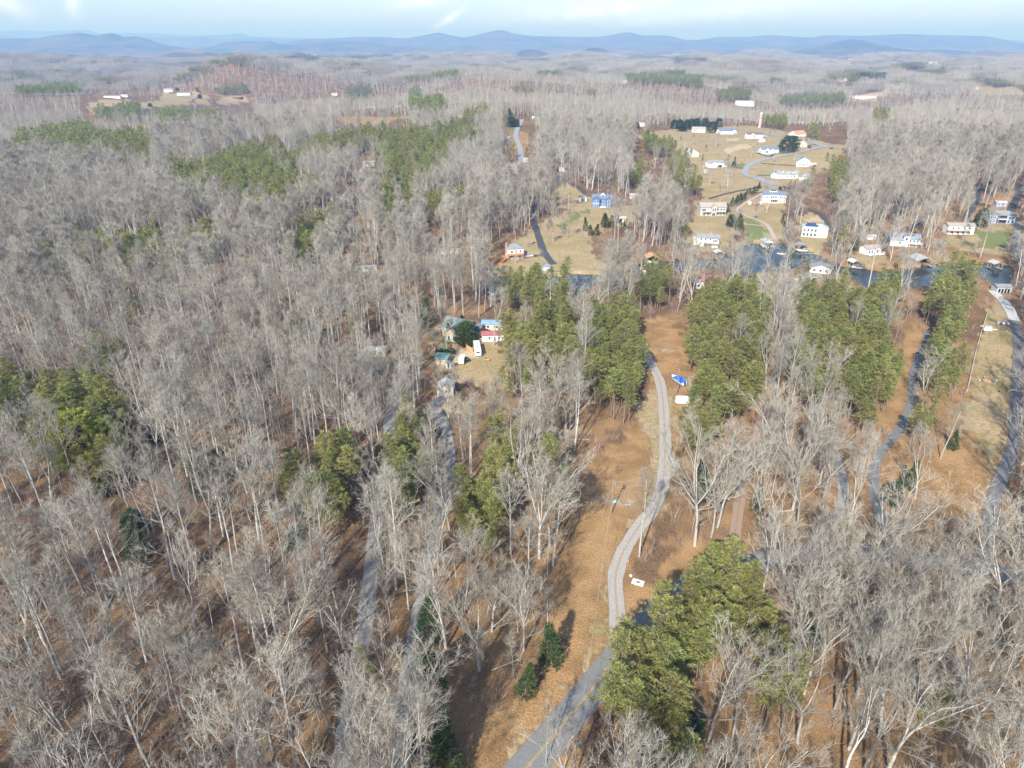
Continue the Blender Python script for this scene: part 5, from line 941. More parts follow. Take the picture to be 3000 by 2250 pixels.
p = P(1869, 1707); e = empty('target_board', (p.x, p.y, p.z), R(-24), 'white board with a dark round mark lying on the leaves by the drive', 'board'); MB().box(-1.35, 1.35, -.9, .9, .05, .14).build('panel', M_WPLASTIC, e); MB().cyl((0, .1, .142), (0, .1, .155), .42, sides=20).build('round_mark', M_TYRE, e); MB().cyl((0, .1, .156), (0, .1, .165), .26, sides=16).build('ring', M_WOOD, e)
p = P(1840, 1657); e = empty('marker_post', p, 0, 'short orange marker post beside the gravel drive', 'post'); MB().cyl((0, 0, 0), (0, 0, 1.3), .09, sides=8).build('post', M_ORANGEWOOD, e); MB().cyl((0, 0, 1.3), (0, 0, 1.42), .1, sides=8).build('cap', M_WPLASTIC, e)
for x, y, lb in ((1848, 1688, 'small white litter scrap left of the white board'), (2634, 1545, 'round white bucket in leaves between lane and meadow'), (1816, 2208, 'small pale stone on the leaves by the lower road')):
    o = MB().ball((0, 0, .2), .42, .6, 8, 5, .2, x).build('white_scrap' if 'scrap' in lb else 'bucket' if 'bucket' in lb else 'stone', M_WPLASTIC, None, smooth=True); o.location = P(x, y); tag(o, lb, 'litter' if 'scrap' in lb else 'bucket' if 'bucket' in lb else 'stone')
# metal frames by the drive (old cage trailer)
p = P(1972, 1360); e = empty('metal_frame', p, R(4), 'rusting grey metal frame cage beside the gravel drive', 'metal frame'); BUILT.append((p.x, p.y, 3)); b = MB()
for x in (-1.1, 0, 1.1):
    for y in (-2.4, 0, 2.4): b.cyl((x, y, 0), (x, y, 1.7), .05, sides=5)
for z in (.6, 1.2, 1.7):
    for y in (-2.4, 0, 2.4): b.cyl((-1.1, y, z), (1.1, y, z), .06, sides=5)
    for x in (-1.1, 1.1): b.cyl((x, -2.4, z), (x, 2.4, z), .05, sides=5)
b.build('frame', M_STEEL, e); MB().box(-1.05, 1.05, -2.3, 2.3, .5, .58).build('floor', M_WOOD, e)
# swing frame of pallets and boards in the meadow
p = P(2893, 972); e = empty('wooden_swing', p, R(-5), 'wooden bench swing frame with pale slats at the meadow edge', 'swing'); b = MB()
for x in (-1.9, 1.9):
    for s in (-1, 1): b.cyl((x, s * 1.3, 0), (x, 0, 2.7), .09, sides=5)
b.cyl((-2.2, 0, 2.7), (2.2, 0, 2.7), .1, sides=6); b.build('frame', M_POLE, e); MB().box(-1.6, 1.6, -.6, .6, .5, .62).box(-1.6, 1.6, .55, .68, .62, 1.4).build('seat', M_TRIM, e)
p = P(2896, 962); e = empty('pallet_table', (p.x, p.y, p.z), R(-4), 'low wooden pallet with two white squares behind the swing frame', 'pallet'); MB().box(-2.4, 2.4, -2.2, -1.9, .2, .4).box(-2.4, 2.4, 1.9, 2.2, .2, .4).build('beams', M_TRIM, e); MB().box(-2.3, 2.3, -1.8, 1.8, .1, .22).build('boards', M_WOOD, e)
for s in (-1, 1): MB().box(s * .75 - .6, s * .75 + .6, -.6, .6, .23, .4).build('white_square', M_WPLASTIC, e)
# chairs
def chair(at, rz, m, label, group):
    e = empty('garden_chair', at, R(rz), label, 'chair', group); MB().box(-.32, .32, -.3, .3, .38, .46).build('seat', m, e); MB().poly([(-.32, .28, .4), (.32, .28, .4), (.32, .52, 1.05), (-.32, .52, 1.05), (-.32, .34, .4), (.32, .34, .4), (.32, .58, 1.05), (-.32, .58, 1.05)], [[0, 1, 2, 3], [4, 7, 6, 5], [0, 3, 7, 4], [1, 5, 6, 2], [3, 2, 6, 7]]).build('backrest', m, e)
    for x in (-.28, .28):
        for y in (-.26, .26): MB().cyl((x, y, 0), (x, y, .4), .03, sides=5).build('leg', M_STEEL, e)
    for x in (-.36, .36): MB().box(x - .05, x + .05, -.3, .3, .6, .66).build('armrest', m, e)
g = 'garden chairs on the right-hand meadow'; cA = P(2890, 1117); cB = P(2943, 952)
for k_, (dx, dy, m, col) in enumerate(((-2.6, 0, M_WPLASTIC, 'white chair left of the meadow fire pit'), (-1.7, -.1, M_BLUEP, 'dark blue chair just left of the meadow fire pit'), (1.9, -.9, M_BLUEP, 'dark blue chair right of the meadow fire pit'), (2.7, -.6, M_WPLASTIC, 'white chair rightmost at the meadow fire pit'), (.4, 1.9, M_POLE, 'brown chair behind the meadow fire pit'))):
    q = Vector((cA.x + dx, cA.y + dy, 0)); q.z = float(T(q.x, q.y)); chair(q, math.degrees(math.atan2(-dx, dy)) + 0, m, col, g)
e = empty('fire_pit', cA, 0, 'round fire pit of brown stones in the lower meadow', 'fire pit'); b = MB()
for k_ in range(14): a = k_ * .4488; b.ball((math.cos(a) * 1.1, math.sin(a) * 1.1, .15), .27, .8, 7, 5, .12, k_)
b.build('stone_ring', mat('fire_pit_stone', (.35, .20, .13), (.48, .32, .24), rough=.9), e); MB().cyl((0, 0, 0), (0, 0, .08), 1.0, sides=16).build('ash_bed', M_ORANGEWOOD, e)
for k_, (dx, dy, m, col) in enumerate(((-2.4, .5, M_WPLASTIC, 'white chair, leftmost of the row near the concrete drive'), (-1.4, .1, M_BLUEP, 'dark chair second in the row near the concrete drive'), (-.4, -.2, M_WPLASTIC, 'white chair in the middle of the row near the concrete drive'), (.5, -.4, M_BLUEP, 'blue chair right of the middle in the upper row'), (1.5, -.5, M_WPLASTIC, 'white chair, rightmost of the row near the concrete drive'), (.2, -1.7, M_BLUEP, 'blue chair in front of the upper row'))):
    q = Vector((cB.x + dx, cB.y + dy, 0)); q.z = float(T(q.x, q.y)); chair(q, 10 * k_ - 20, m, col, g)
o = MB().ball((0, 0, .2), .3, .8, 8, 5, .15, 5).build('dark_stone', M_TYRE, None, smooth=True); o.location = P(2927, 1148); tag(o, 'small dark stone alone in the lower meadow', 'stone')
# patio umbrella spot, kiosk, beached boats
def rowboat(px, py, rz, label, L=4.6, m=M_WPLASTIC, z=None, name='rowing_boat'):
    p = P(px, py); e = empty(name, (p.x, p.y, p.z if z is None else z), R(rz), label, 'boat'); hull(MB(), L, L * .34, .5, .05).build('hull', m, e)
    for y in (-L * .25, L * .05): MB().box(-L * .13, L * .13, y - .12, y + .12, .56, .6).build('thwart', M_WOOD, e)
rowboat(863, 847, 84, 'white rowing boat on the tan patch in the left woods', 9); rowboat(1256, 1331, 95, 'narrow white boat lying under trees between the gravel roads', 7)
rowboat(2290, 738, 60, 'white dinghy moored right of the white gabled boathouse', 5, z=WZ); rowboat(2372, 737, 80, 'grey rowing boat below the open grey dock', 5, M_STEEL, z=WZ)
rowboat(1436, 858, 30, 'pale dinghy in the left cove of the lake', 5, z=WZ); rowboat(1600, 858, 80, 'white dinghy in the left cove behind pines', 5.5, z=WZ)
p = P(1612, 786); o = MB().cyl((0, 0, 0), (0, 0, .7), 1.3, 1.2, 14).build('round_pool', M_BLUEP, None); o.location = p; tag(o, 'small round blue pool behind the lake pavilion', 'pool')
p = P(1606, 790); o = MB().cyl((0, 0, 0), (0, 0, .5), .9, .8, 12).build('round_table', M_WPLASTIC, None); o.location = p; tag(o, 'round white table beside the blue pool at the pavilion', 'table')
p = P(2212, 598); e = empty('play_set', p, R(10), 'pink and white play set on the tan patch left of the manor', 'play set'); MB().box(-5, 5, -.9, .9, .5, .8).build('platform', mat('pink_plastic', (.65, .16, .28), (.7, .3, .4), rough=.5), e); MB().box(-5.2, -4, -1.2, 1.4, 0, 2.2).box(4, 5, -1, 1, 0, 1.6).build('towers', M_WPLASTIC, e); MB().poly([(1, -1, .8), (2, -1, .8), (2, -4, 0), (1, -4, 0), (1, -1, .9), (2, -1, .9), (2, -4, .1), (1, -4, .1)], [[3, 2, 1, 0], [4, 5, 6, 7], [0, 1, 5, 4], [2, 3, 7, 6]]).build('slide', M_BLUEP, e)
# rows of young vineyard-like shrubs before the pale blue house are built with the plants
# ------------------------------------------------------------------ tree models
M_BARK = mat('grey_bark', (.45, .43, .385), (.62, .60, .55), scale=1.2, rough=.9, rnd=.28, c3=(.34, .31, .27), spec=.15)
M_TWIG = mat('bare_twigs', (.325, .297, .24), (.435, .405, .34), scale=.6, rough=.95, rnd=.2, c3=(.315, .28, .225), spec=.1)
M_PBARK = mat('pine_bark', (.17, .12, .09), (.28, .22, .18), scale=2, rough=.95, rnd=.1, spec=.1)
M_BRUSH = mat('brush_stems', (.30, .22, .18), (.38, .30, .26), scale=.8, rough=.95, rnd=.25, spec=.1)
def foliage(name, c1, c2, c3, rnd=.18):
    m_ = bpy.data.materials.new(name); m_.use_nodes = True; t = m_.node_tree; b = t.nodes['Principled BSDF']; b.inputs['Roughness'].default_value = .75; b.inputs['Specular IOR Level'].default_value = .2
    tx = N(t, 'ShaderNodeTexCoord'); n_ = N(t, 'ShaderNodeTexNoise'); n_.inputs['Scale'].default_value = .55; n_.inputs['Detail'].default_value = 3; t.links.new(tx.outputs['Object'], n_.inputs['Vector'])
    g = N(t, 'ShaderNodeNewGeometry'); ad = N(t, 'ShaderNodeMath', operation='MULTIPLY_ADD'); ad.inputs[1].default_value = .35
    t.links.new(g.outputs['Random Per Island'], ad.inputs[0]); t.links.new(n_.outputs[0], ad.inputs[2])
    r_ = N(t, 'ShaderNodeValToRGB'); e = r_.color_ramp.elements; e.new(.5); e[0].position = .48; e[1].position = .66; e[2].position = .86
    e[0].color = (*c1, 1); e[1].color = (*c2, 1); e[2].color = (*c3, 1); t.links.new(ad.outputs[0], r_.inputs[0])
    oi = N(t, 'ShaderNodeObjectInfo'); hs = N(t, 'ShaderNodeHueSaturation'); mr = N(t, 'ShaderNodeMapRange'); mr.inputs['To Min'].default_value = 1 - rnd; mr.inputs['To Max'].default_value = 1 + rnd
    mh = N(t, 'ShaderNodeMapRange'); mh.inputs['To Min'].default_value = .475; mh.inputs['To Max'].default_value = .515
    md = N(t, 'ShaderNodeMath', operation='FRACT'); mu = N(t, 'ShaderNodeMath', operation='MULTIPLY'); mu.inputs[1].default_value = 9.7; t.links.new(oi.outputs['Random'], mu.inputs[0]); t.links.new(mu.outputs[0], md.inputs[0])
    t.links.new(oi.outputs['Random'], mr.inputs['Value']); t.links.new(md.outputs[0], mh.inputs['Value']); t.links.new(mh.outputs[0], hs.inputs['Hue'])
    t.links.new(mr.outputs[0], hs.inputs['Value']); t.links.new(r_.outputs[0], hs.inputs['Color']); t.links.new(hs.outputs[0], b.inputs['Base Color'])
    tr = N(t, 'ShaderNodeBsdfTranslucent'); t.links.new(hs.outputs[0], tr.inputs[0]); mx_ = N(t, 'ShaderNodeMixShader'); mx_.inputs[0].default_value = .35
    t.links.new(b.outputs[0], mx_.inputs[1]); t.links.new(tr.outputs[0], mx_.inputs[2]); t.links.new(mx_.outputs[0], t.nodes['Material Output'].inputs[0])
    return m_
M_PINE = foliage('pine_needles', (.16, .18, .05), (.29, .31, .085), (.42, .43, .15))
M_CEDAR = foliage('cedar_foliage', (.04, .085, .03), (.075, .13, .04), (.14, .19, .06))
M_HOLLY = foliage('evergreen_leaves', (.045, .09, .03), (.08, .135, .045), (.13, .19, .065))
M_OLIVE = foliage('olive_leaves', (.22, .25, .04), (.36, .38, .07), (.50, .50, .13))
M_RUST = foliage('rusty_leaves', (.22, .11, .05), (.32, .17, .08), (.42, .25, .13))
class TB:
    def __init__(s): s.V = []; s.F = []; s.T = []; s.n = 0; s.tri = []
    def tube(s, pts, rad, sides):
        n = len(pts); V = np.zeros((n, sides, 3))
        pts = np.asarray(pts); 
        for i in range(n):
            t = pts[min(i + 1, n - 1)] - pts[max(i - 1, 0)]; t = t / (np.linalg.norm(t) + 1e-9)
            u = np.cross(t, (.3, .9, .2)); u /= np.linalg.norm(u) + 1e-9; v = np.cross(t, u)
            a = np.arange(sides) * 2 * math.pi / sides
            V[i] = pts[i] + rad[i] * (np.cos(a)[:, None] * u + np.sin(a)[:, None] * v)
        b = s.n; s.V.append(V.reshape(-1, 3)); s.n += n * sides
        i, j = np.meshgrid(np.arange(n - 1), np.arange(sides), indexing='ij'); j2 = (j + 1) % sides
        s.F.append(b + np.stack([i * sides + j, i * sides + j2, (i + 1) * sides + j2, (i + 1) * sides + j], -1).reshape(-1, 4))
    def tris(s, A):       # A: (n,3,3)
        A = np.asarray(A).reshape(-1, 3); b = s.n; s.V.append(A); s.n += len(A); s.tri.append(b + np.arange(len(A)).reshape(-1, 3))
    def build(s, name, smooth=False):
        V = np.vstack(s.V); F_ = []
        for f in s.F: F_.extend(f.tolist())
        for f in s.tri: F_.extend(f.tolist())
        return mesh(name, V, F_, smooth=smooth)
def rot_about(d, ang, az):
    d = d / np.linalg.norm(d); u = np.cross(d, (.13, .97, .21)); u /= np.linalg.norm(u); v = np.cross(d, u)
    return d * math.cos(ang) + (u * math.cos(az) + v * math.sin(az)) * math.sin(ang)
def path_(rs, p, d, L, n, wob, up):
    pts = [p]; d = d / np.linalg.norm(d)
    for k in range(n):
        d = d + rs.normal(0, wob, 3) + np.array([0, 0, up]); d /= np.linalg.norm(d); pts.append(pts[-1] + d * L / n)
    return np.array(pts), d
def twigs(rs, tb, pts, n, L, wd, spread=.6, up=.4):
    # n thin tapered shoots along a branch
    pts = np.asarray(pts); m = len(pts) - 1
    t = rs.uniform(.15, 1, n) * m; i = np.minimum(t.astype(int), m - 1); f = (t - i)[:, None]
    b = pts[i] * (1 - f) + pts[i + 1] * f; ax = pts[i + 1] - pts[i]; ax /= np.linalg.norm(ax, axis=1)[:, None] + 1e-9
    d = ax + rs.normal(0, spread, (n, 3)) * .8; d[:, 2] += up; d /= np.linalg.norm(d, axis=1)[:, None]
    s_ = np.cross(d, rs.normal(0, 1, (n, 3))); s_ /= np.linalg.norm(s_, axis=1)[:, None]
    l = (L * rs.uniform(.6, 1.25, n))[:, None]
    tb.tris(np.stack([b - s_ * wd / 2, b + s_ * wd / 2, b + d * l], 1))
def bare_tree(seed, H, kind, lod):
    rs = np.random.RandomState(seed); T0 = TB(); B = TB()
    r0 = H * {'oak': .0125, 'poplar': .0095, 'forked': .0105, 'sapling': .0065}[kind] * (1, 1.0, 1.1)[lod]
    lean = rs.normal(0, .035, 2); sides = (6, 4, 3)[lod]
    K = dict(oak=(.42, 5), poplar=(.95, 0), forked=(.38, 3), sapling=(.9, 0))[kind]
    wd = (.036, .066, .10)[lod]; 
    def limb(p, d, L, r, level):
        nseg = (5, 4, 3)[lod] if level < 2 else 3
        pts, dd = path_(rs, p, d, L, nseg, .10 if level < 2 else .15, .07 if level < 2 else .03)
        rad = np.linspace(r, r * .3, nseg + 1)
        (T0 if level == 0 and lod < 2 else B).tube(pts, rad, (5 if lod == 0 else 3) if level < 2 else 3)
        if lod == 0:
            if level < 3:
                nc = {0: 7, 1: 5, 2: 3}[level] if kind != 'sapling' else {0: 5, 1: 3, 2: 2}[level]
                for k in range(nc):
                    t = rs.uniform(.22, 1) * nseg; i = min(int(t), nseg - 1); q = pts[i] + (pts[i + 1] - pts[i]) * (t - i)
                    nd = rot_about(pts[i + 1] - pts[i], rs.uniform(.35, .85), rs.uniform(0, 6.28)); nd[2] += .12
                    limb(q, nd, L * rs.uniform(.32, .58) * (1.15 - .45 * t / nseg), max(r * .5 * (1 - .5 * t / nseg), .028), level + 1)
            if level >= 1: twigs(rs, B, pts, {1: 4, 2: 5, 3: 4}[level], 1.35 if level < 3 else 1.15, wd)
        elif lod == 1:
            if level < 2:
                nc = {0: 6, 1: 3}[level]
                for k in range(nc):
                    t = rs.uniform(.25, 1) * nseg; i = min(int(t), nseg - 1); q = pts[i] + (pts[i + 1] - pts[i]) * (t - i)
                    nd = rot_about(pts[i + 1] - pts[i], rs.uniform(.35, .85), rs.uniform(0, 6.28)); nd[2] += .12
                    limb(q, nd, L * rs.uniform(.35, .6) * (1.15 - .45 * t / nseg), max(r * .45 * (1 - .5 * t / nseg), .04), level + 1)
            if level >= 1: twigs(rs, B, pts, {1: 6, 2: 5}[level], 2.1, wd)
        else:
            twigs(rs, B, pts, 8 if level == 0 else 4, 3.0, wd)
            if level < 1:
                for k in range(3):
                    i = rs.randint(1, nseg); nd = rot_about(pts[i] - pts[i - 1], rs.uniform(.4, .8), rs.uniform(0, 6.28)); nd[2] += .1
                    limb(pts[i], nd, L * .5, max(r * .5, .06), 1)
    tl = H * K[0]; n = 7 if lod == 0 else (5 if lod == 1 else 3)
    pts, dd = path_(rs, np.zeros(3) - np.array([0, 0, .5]), np.array([lean[0], lean[1], 1.0]), tl, n, .03 if kind != 'forked' else .05, .02)
    top = .25 if K[1] == 0 else .72
    T0.tube(pts, np.linspace(r0 * 1.15, r0 * top, n + 1), sides)
    if kind in ('oak', 'forked'):
        nf = K[1] if kind == 'forked' else rs.randint(4, 6)
        for k in range(nf):
            a = rs.uniform(.22, .62) if kind == 'oak' else rs.uniform(.12, .32)
            az = 6.28 * k / nf + rs.uniform(-.4, .4)
            nd = rot_about(dd, a, az); nd[2] = max(nd[2], .35)
            L = (H - tl) * rs.uniform(.75, 1.05) / max(nd[2], .75)
            # the fork's leader is a limb with its own branches
            limb(pts[-1] - dd * rs.uniform(0, H * .05), nd, L, r0 * rs.uniform(.42, .6), 0)
        for k in range(4 if kind == 'oak' else 2):
            i = rs.randint(n // 2, n); nd = rot_about(dd, rs.uniform(.7, 1.15), rs.uniform(0, 6.28)); nd[2] = max(nd[2], .2)
            limb(pts[i], nd, H * rs.uniform(.16, .28), r0 * .3, 0 if lod else 1)
    else:
        nb = {'poplar': 20, 'sapling': 11}[kind] if lod == 0 else {'poplar': 13, 'sapling': 7}[kind] if lod == 1 else {'poplar': 8, 'sapling': 5}[kind]
        st = .5 if kind == 'poplar' else .3
        for k in range(nb):
            u = st + (1 - st) * (k + rs.uniform(0, .8)) / nb; t = u * n; i = min(int(t), n - 1); q = pts[i] + (pts[i + 1] - pts[i]) * (t - i)
            a = rs.uniform(.55, .95) * (1.15 - .55 * u); nd = rot_about(dd, a, k * 2.4 + rs.uniform(-.5, .5))
            L = H * (.24 if kind == 'poplar' else .22) * (1.25 - .75 * (u - st) / (1 - st)) * rs.uniform(.7, 1.15)
            limb(q, nd, L, r0 * .34 * (1.25 - u), 1 if lod == 0 else (1 if lod == 1 and kind == 'sapling' else 0))
            if lod == 0: pass
        if lod < 2: limb(pts[-1], dd, H * .07, r0 * .25, 1)
    return T0, B
def pine_tree(seed, H, kind, lod):
    rs = np.random.RandomState(seed); T0 = TB(); B = TB()
    cs = {'pine': .42, 'tallpine': .55, 'cedar': .04, 'holly': .05, 'broad': .12}[kind]; W = {'pine': .20, 'tallpine': .16, 'cedar': .19, 'holly': .28, 'broad': .42}[kind] * H
    n = 6; pts, dd = path_(rs, np.array([0, 0, -.4]), np.array([*rs.normal(0, .03, 2), 1.0]), H * .97, n, .02, .02)
    T0.tube(pts, np.linspace(H * .012, H * .002, n + 1), (6, 4, 3)[lod])
    def at(u):
        t = u * n; i = min(int(t), n - 1); return pts[i] + (pts[i + 1] - pts[i]) * (t - i)
    dense = {'pine': .88, 'tallpine': .75, 'cedar': 1.1, 'holly': 1.3, 'broad': 1.6}[kind]
    nb = int((84, 46, 22)[lod] * dense); blades = (13, 8, 5)[lod]; bl = (.52, .85, 1.5)[lod]; bw = (.16, .32, .75)[lod]
    A = []
    for k in range(nb):
        u = (k + rs.uniform(0, 1)) / nb; hu = cs + (1 - cs) * u
        if kind in ('pine', 'tallpine'): prof = (math.sin(math.pi * min(1, .18 + u * .82)) ** .7) * (1 - .25 * u); prof *= rs.uniform(.6, 1.25)
        elif kind == 'cedar': prof = max(0, 1 - u) ** .75 * rs.uniform(.85, 1.1)
        else: prof = math.sqrt(max(0, 1 - abs(u * 1.04 - .04) ** 2.6)) * rs.uniform(.88, 1.08)
        L = max(W * prof, .35); az = k * 2.399 + rs.uniform(-.4, .4); el = {'pine': rs.uniform(-.05, .35), 'tallpine': rs.uniform(-.05, .35), 'cedar': .45, 'holly': .3, 'broad': .25}[kind] + u * .4
        d = np.array([math.cos(az) * math.cos(el), math.sin(az) * math.cos(el), math.sin(el)]); o = at(hu)
        bp, _ = path_(rs, o, d, L, 3, .06, -.02)
        if lod < 2: B_r = .05 if lod == 0 else .07; T0.tube(bp, [B_r, B_r * .8, B_r * .5, B_r * .3], 3)
        nc = max(2, int(L / ((.62, 1.0, 1.8)[lod]) * dense))
        for c in range(nc):
            f = .25 + .75 * (c + rs.uniform(0, 1)) / nc if kind in ('pine', 'tallpine') else rs.uniform(.35, 1) ** .6
            q = o + (bp[3] - o) * f + rs.normal(0, .1 + .12 * L * .3, 3) * np.array([1, 1, .45])
            m_ = blades; dr = rs.normal(0, 1, (m_, 3)); dr[:, 2] = np.abs(dr[:, 2]) * (.45 if kind in ('pine', 'tallpine') else .8) + .05; dr += d * .8; dr /= np.linalg.norm(dr, axis=1)[:, None]
            s_ = np.cross(dr, rs.normal(0, 1, (m_, 3)) + np.array([0, 0, 1.2])); s_ /= np.linalg.norm(s_, axis=1)[:, None]
            l = bl * rs.uniform(.6, 1.2, (m_, 1)); w_ = bw * rs.uniform(.6, 1.2, (m_, 1)); qq = q + rs.normal(0, .16 * bl / .52, (m_, 3))
            A.append(np.stack([qq - s_ * w_ * .5, qq + s_ * w_ * .5, qq + dr * l], 1))
    B.tris(np.concatenate(A)); return T0, B
def brush(seed, H, lod):
    rs = np.random.RandomState(seed); B = TB()
    for k in range((7, 5)[lod]):
        d = np.array([*rs.normal(0, .35, 2), 1.0]); pts, _ = path_(rs, np.array([*rs.normal(0, .35, 2), -.2]), d, H * rs.uniform(.6, 1), 3, .12, 0)
        B.tube(pts, [.035, .028, .018, .01], 3); twigs(rs, B, pts, (16, 10)[lod], H * .36, (.035, .07)[lod], .9, .4)
    return B
def join_parts(name, T0, B, m1, m2):
    V = np.vstack(T0.V + B.V); off = T0.n; F_ = []; mi = []
    for tb, o_, k in ((T0, 0, 0), (B, off, 1)):
        for f in tb.F + tb.tri: F_.extend((f + o_).tolist()); mi += [k] * len(f)
    me = mesh(name, V, F_, mi); me.materials.append(m1); me.materials.append(m2); return me
# variants: each is (kind, height) with trunk mesh and crown mesh
BARE = [('oak', 23), ('oak', 25), ('oak', 21), ('poplar', 27), ('poplar', 25), ('poplar', 29), ('forked', 25), ('forked', 23), ('forked', 26), ('sapling', 13), ('sapling', 16), ('sapling', 11)]
PINEV = [('pine', 17), ('pine', 15), ('pine', 19), ('tallpine', 20), ('tallpine', 18), ('pine', 13)]
EVER = [('cedar', 9), ('cedar', 12), ('holly', 7), ('broad', 12), ('broad', 14)]
def split_parts(T0, B, nm):
    return T0.build('trunk', smooth=True), B.build('branches' if nm == 'b' else 'crown')
BARE0 = []; PINE0 = []; EV0 = []; STUFF = {}
def setm(me, m_): me.materials.append(m_); return me
lodcol = {}
def stuffcol(key, meshes):
    c = bpy.data.collections.new(key)
    for i, me in enumerate(meshes): c.objects.link(bpy.data.objects.new('%s_%02d' % (key, i), me))
    lodcol[key] = c
b0 = []
for i, (k, H) in enumerate(BARE):
    T0, B = bare_tree(100 + i, H, k, 0); tm, bm_ = split_parts(T0, B, 'b'); setm(tm, M_BARK); setm(bm_, M_BARK if False else M_TWIG); BARE0.append((tm, bm_)); b0.append(join_parts('bare', T0, B, M_BARK, M_TWIG))
p0 = []
for i, (k, H) in enumerate(PINEV):
    T0, B = pine_tree(200 + i, H, k, 0); tm, bm_ = split_parts(T0, B, 'p'); setm(tm, M_PBARK); setm(bm_, M_PINE); PINE0.append((tm, bm_)); p0.append(join_parts('pine', T0, B, M_PBARK, M_PINE))
EVM = [M_CEDAR, M_CEDAR, M_HOLLY, M_HOLLY, M_OLIVE]
for i, (k, H) in enumerate(EVER):
    T0, B = pine_tree(300 + i, H, k, 0); tm, bm_ = split_parts(T0, B, 'p'); setm(tm, M_PBARK); setm(bm_, EVM[i]); EV0.append((tm, bm_))
stuffcol('bare_a', b0); stuffcol('pine_a', p0)
stuffcol('bare_b', [join_parts('bare', *bare_tree(400 + i, H, k, 1), M_BARK, M_TWIG) for i, (k, H) in enumerate(BARE)])
stuffcol('pine_b', [join_parts('pine', *pine_tree(500 + i, H, k, 1), M_PBARK, M_PINE) for i, (k, H) in enumerate(PINEV)])
c_bare = [join_parts('bare', *bare_tree(600 + i, H, k, 2), M_BARK, M_TWIG) for i, (k, H) in enumerate(BARE)]
c_pine = [join_parts('pine', *pine_tree(700 + i, H, k, 2), M_PBARK, M_PINE) for i, (k, H) in enumerate(PINEV)]
stuffcol('bare_c', c_bare); stuffcol('pine_c', c_pine)
stuffcol('brush_a', [setm(brush(800 + i, 2.5 + i * .8, 0).build('brush'), M_BRUSH) for i in range(4)])
def arr(me):
    v = np.zeros(len(me.vertices) * 3, np.float32); me.vertices.foreach_get('co', v); v = v.reshape(-1, 3)
    return v, [list(p.vertices) for p in me.polygons], [p.material_index for p in me.polygons]
def patch(seed, size, ntree, pines, thin):
    rs = np.random.RandomState(seed); src = [arr(m_) for m_ in (c_pine if pines else c_bare)[:9]]; VV = []; FF = []; MI = []; o_ = 0
    g = int(math.sqrt(ntree))
    for a in range(g):
        for b_ in range(g):
            v, f, mi = src[rs.randint(len(src))]; s_ = rs.uniform(.75, 1.15); an = rs.uniform(0, 6.28); ca, sa = math.cos(an), math.sin(an)
            sel = rs.rand(len(f)) < thin
            q = np.stack([(v[:, 0] * ca - v[:, 1] * sa) * s_ * 1.15, (v[:, 0] * sa + v[:, 1] * ca) * s_ * 1.15, v[:, 2] * s_], -1) + np.array([(a + rs.uniform(0, 1)) / g * size - size / 2, (b_ + rs.uniform(0, 1)) / g * size - size / 2, 0])
            VV.append(q); FF += [[x + o_ for x in ff] for ff, z_ in zip(f, sel) if z_]; MI += [x for x, z_ in zip(mi, sel) if z_]; o_ += len(v)
    me = mesh('patch', np.vstack(VV), FF, MI); me.materials.append(M_PBARK if pines else M_BARK); me.materials.append(M_PINE if pines else M_TWIG); return me
stuffcol('far_bare', [patch(900 + i, 62, 64, False, .62) for i in range(4)])
stuffcol('far_pine', [patch(950 + i, 62, 49, True, .9) for i in range(2)])
# ------------------------------------------------------------------ instancer: one object, points with a geometry node that stands a tree on each
def instancer(name, colkey, pts, rz, sc, idx, label, cat, tilt=None):
    me = bpy.data.meshes.new(name); n = len(pts); me.vertices.add(n); me.vertices.foreach_set('co', np.asarray(pts, np.float32).ravel())
    a = me.attributes.new('rot', 'FLOAT_VECTOR', 'POINT'); rr = np.zeros((n, 3), np.float32); rr[:, 2] = rz
    if tilt is not None: rr[:, 0] = tilt
    a.data.foreach_set('vector', rr.ravel())
    a = me.attributes.new('scl', 'FLOAT_VECTOR', 'POINT'); a.data.foreach_set('vector', np.asarray(sc, np.float32).ravel())
    a = me.attributes.new('idx', 'INT', 'POINT'); a.data.foreach_set('value', np.asarray(idx, np.int32))
    o = bpy.data.objects.new(name, me); C.objects.link(o); tag(o, label, cat, kind='stuff')
    ng = bpy.data.node_groups.new(name + '_stand', 'GeometryNodeTree')
    ng.interface.new_socket('Geometry', in_out='INPUT', socket_type='NodeSocketGeometry'); ng.interface.new_socket('Geometry', in_out='OUTPUT', socket_type='NodeSocketGeometry')
    gi = N(ng, 'NodeGroupInput'); go = N(ng, 'NodeGroupOutput'); ip = N(ng, 'GeometryNodeInstanceOnPoints'); ci = N(ng, 'GeometryNodeCollectionInfo')
    ci.inputs['Collection'].default_value = lodcol[colkey]; ci.inputs['Separate Children'].default_value = True; ci.inputs['Reset Children'].default_value = True
    def na(nm, ty):
        q = N(ng, 'GeometryNodeInputNamedAttribute', data_type=ty); q.inputs['Name'].default_value = nm; return q.outputs['Attribute']
    ip.inputs['Pick Instance'].default_value = True
    L = ng.links; L.new(gi.outputs[0], ip.inputs['Points']); L.new(ci.outputs[0], ip.inputs['Instance']); L.new(na('idx', 'INT'), ip.inputs['Instance Index'])
    L.new(na('rot', 'FLOAT_VECTOR'), ip.inputs['Rotation']); L.new(na('scl', 'FLOAT_VECTOR'), ip.inputs['Scale']); L.new(ip.outputs[0], go.inputs[0])
    md = o.modifiers.new('stand', 'NODES'); md.node_group = ng
    return o
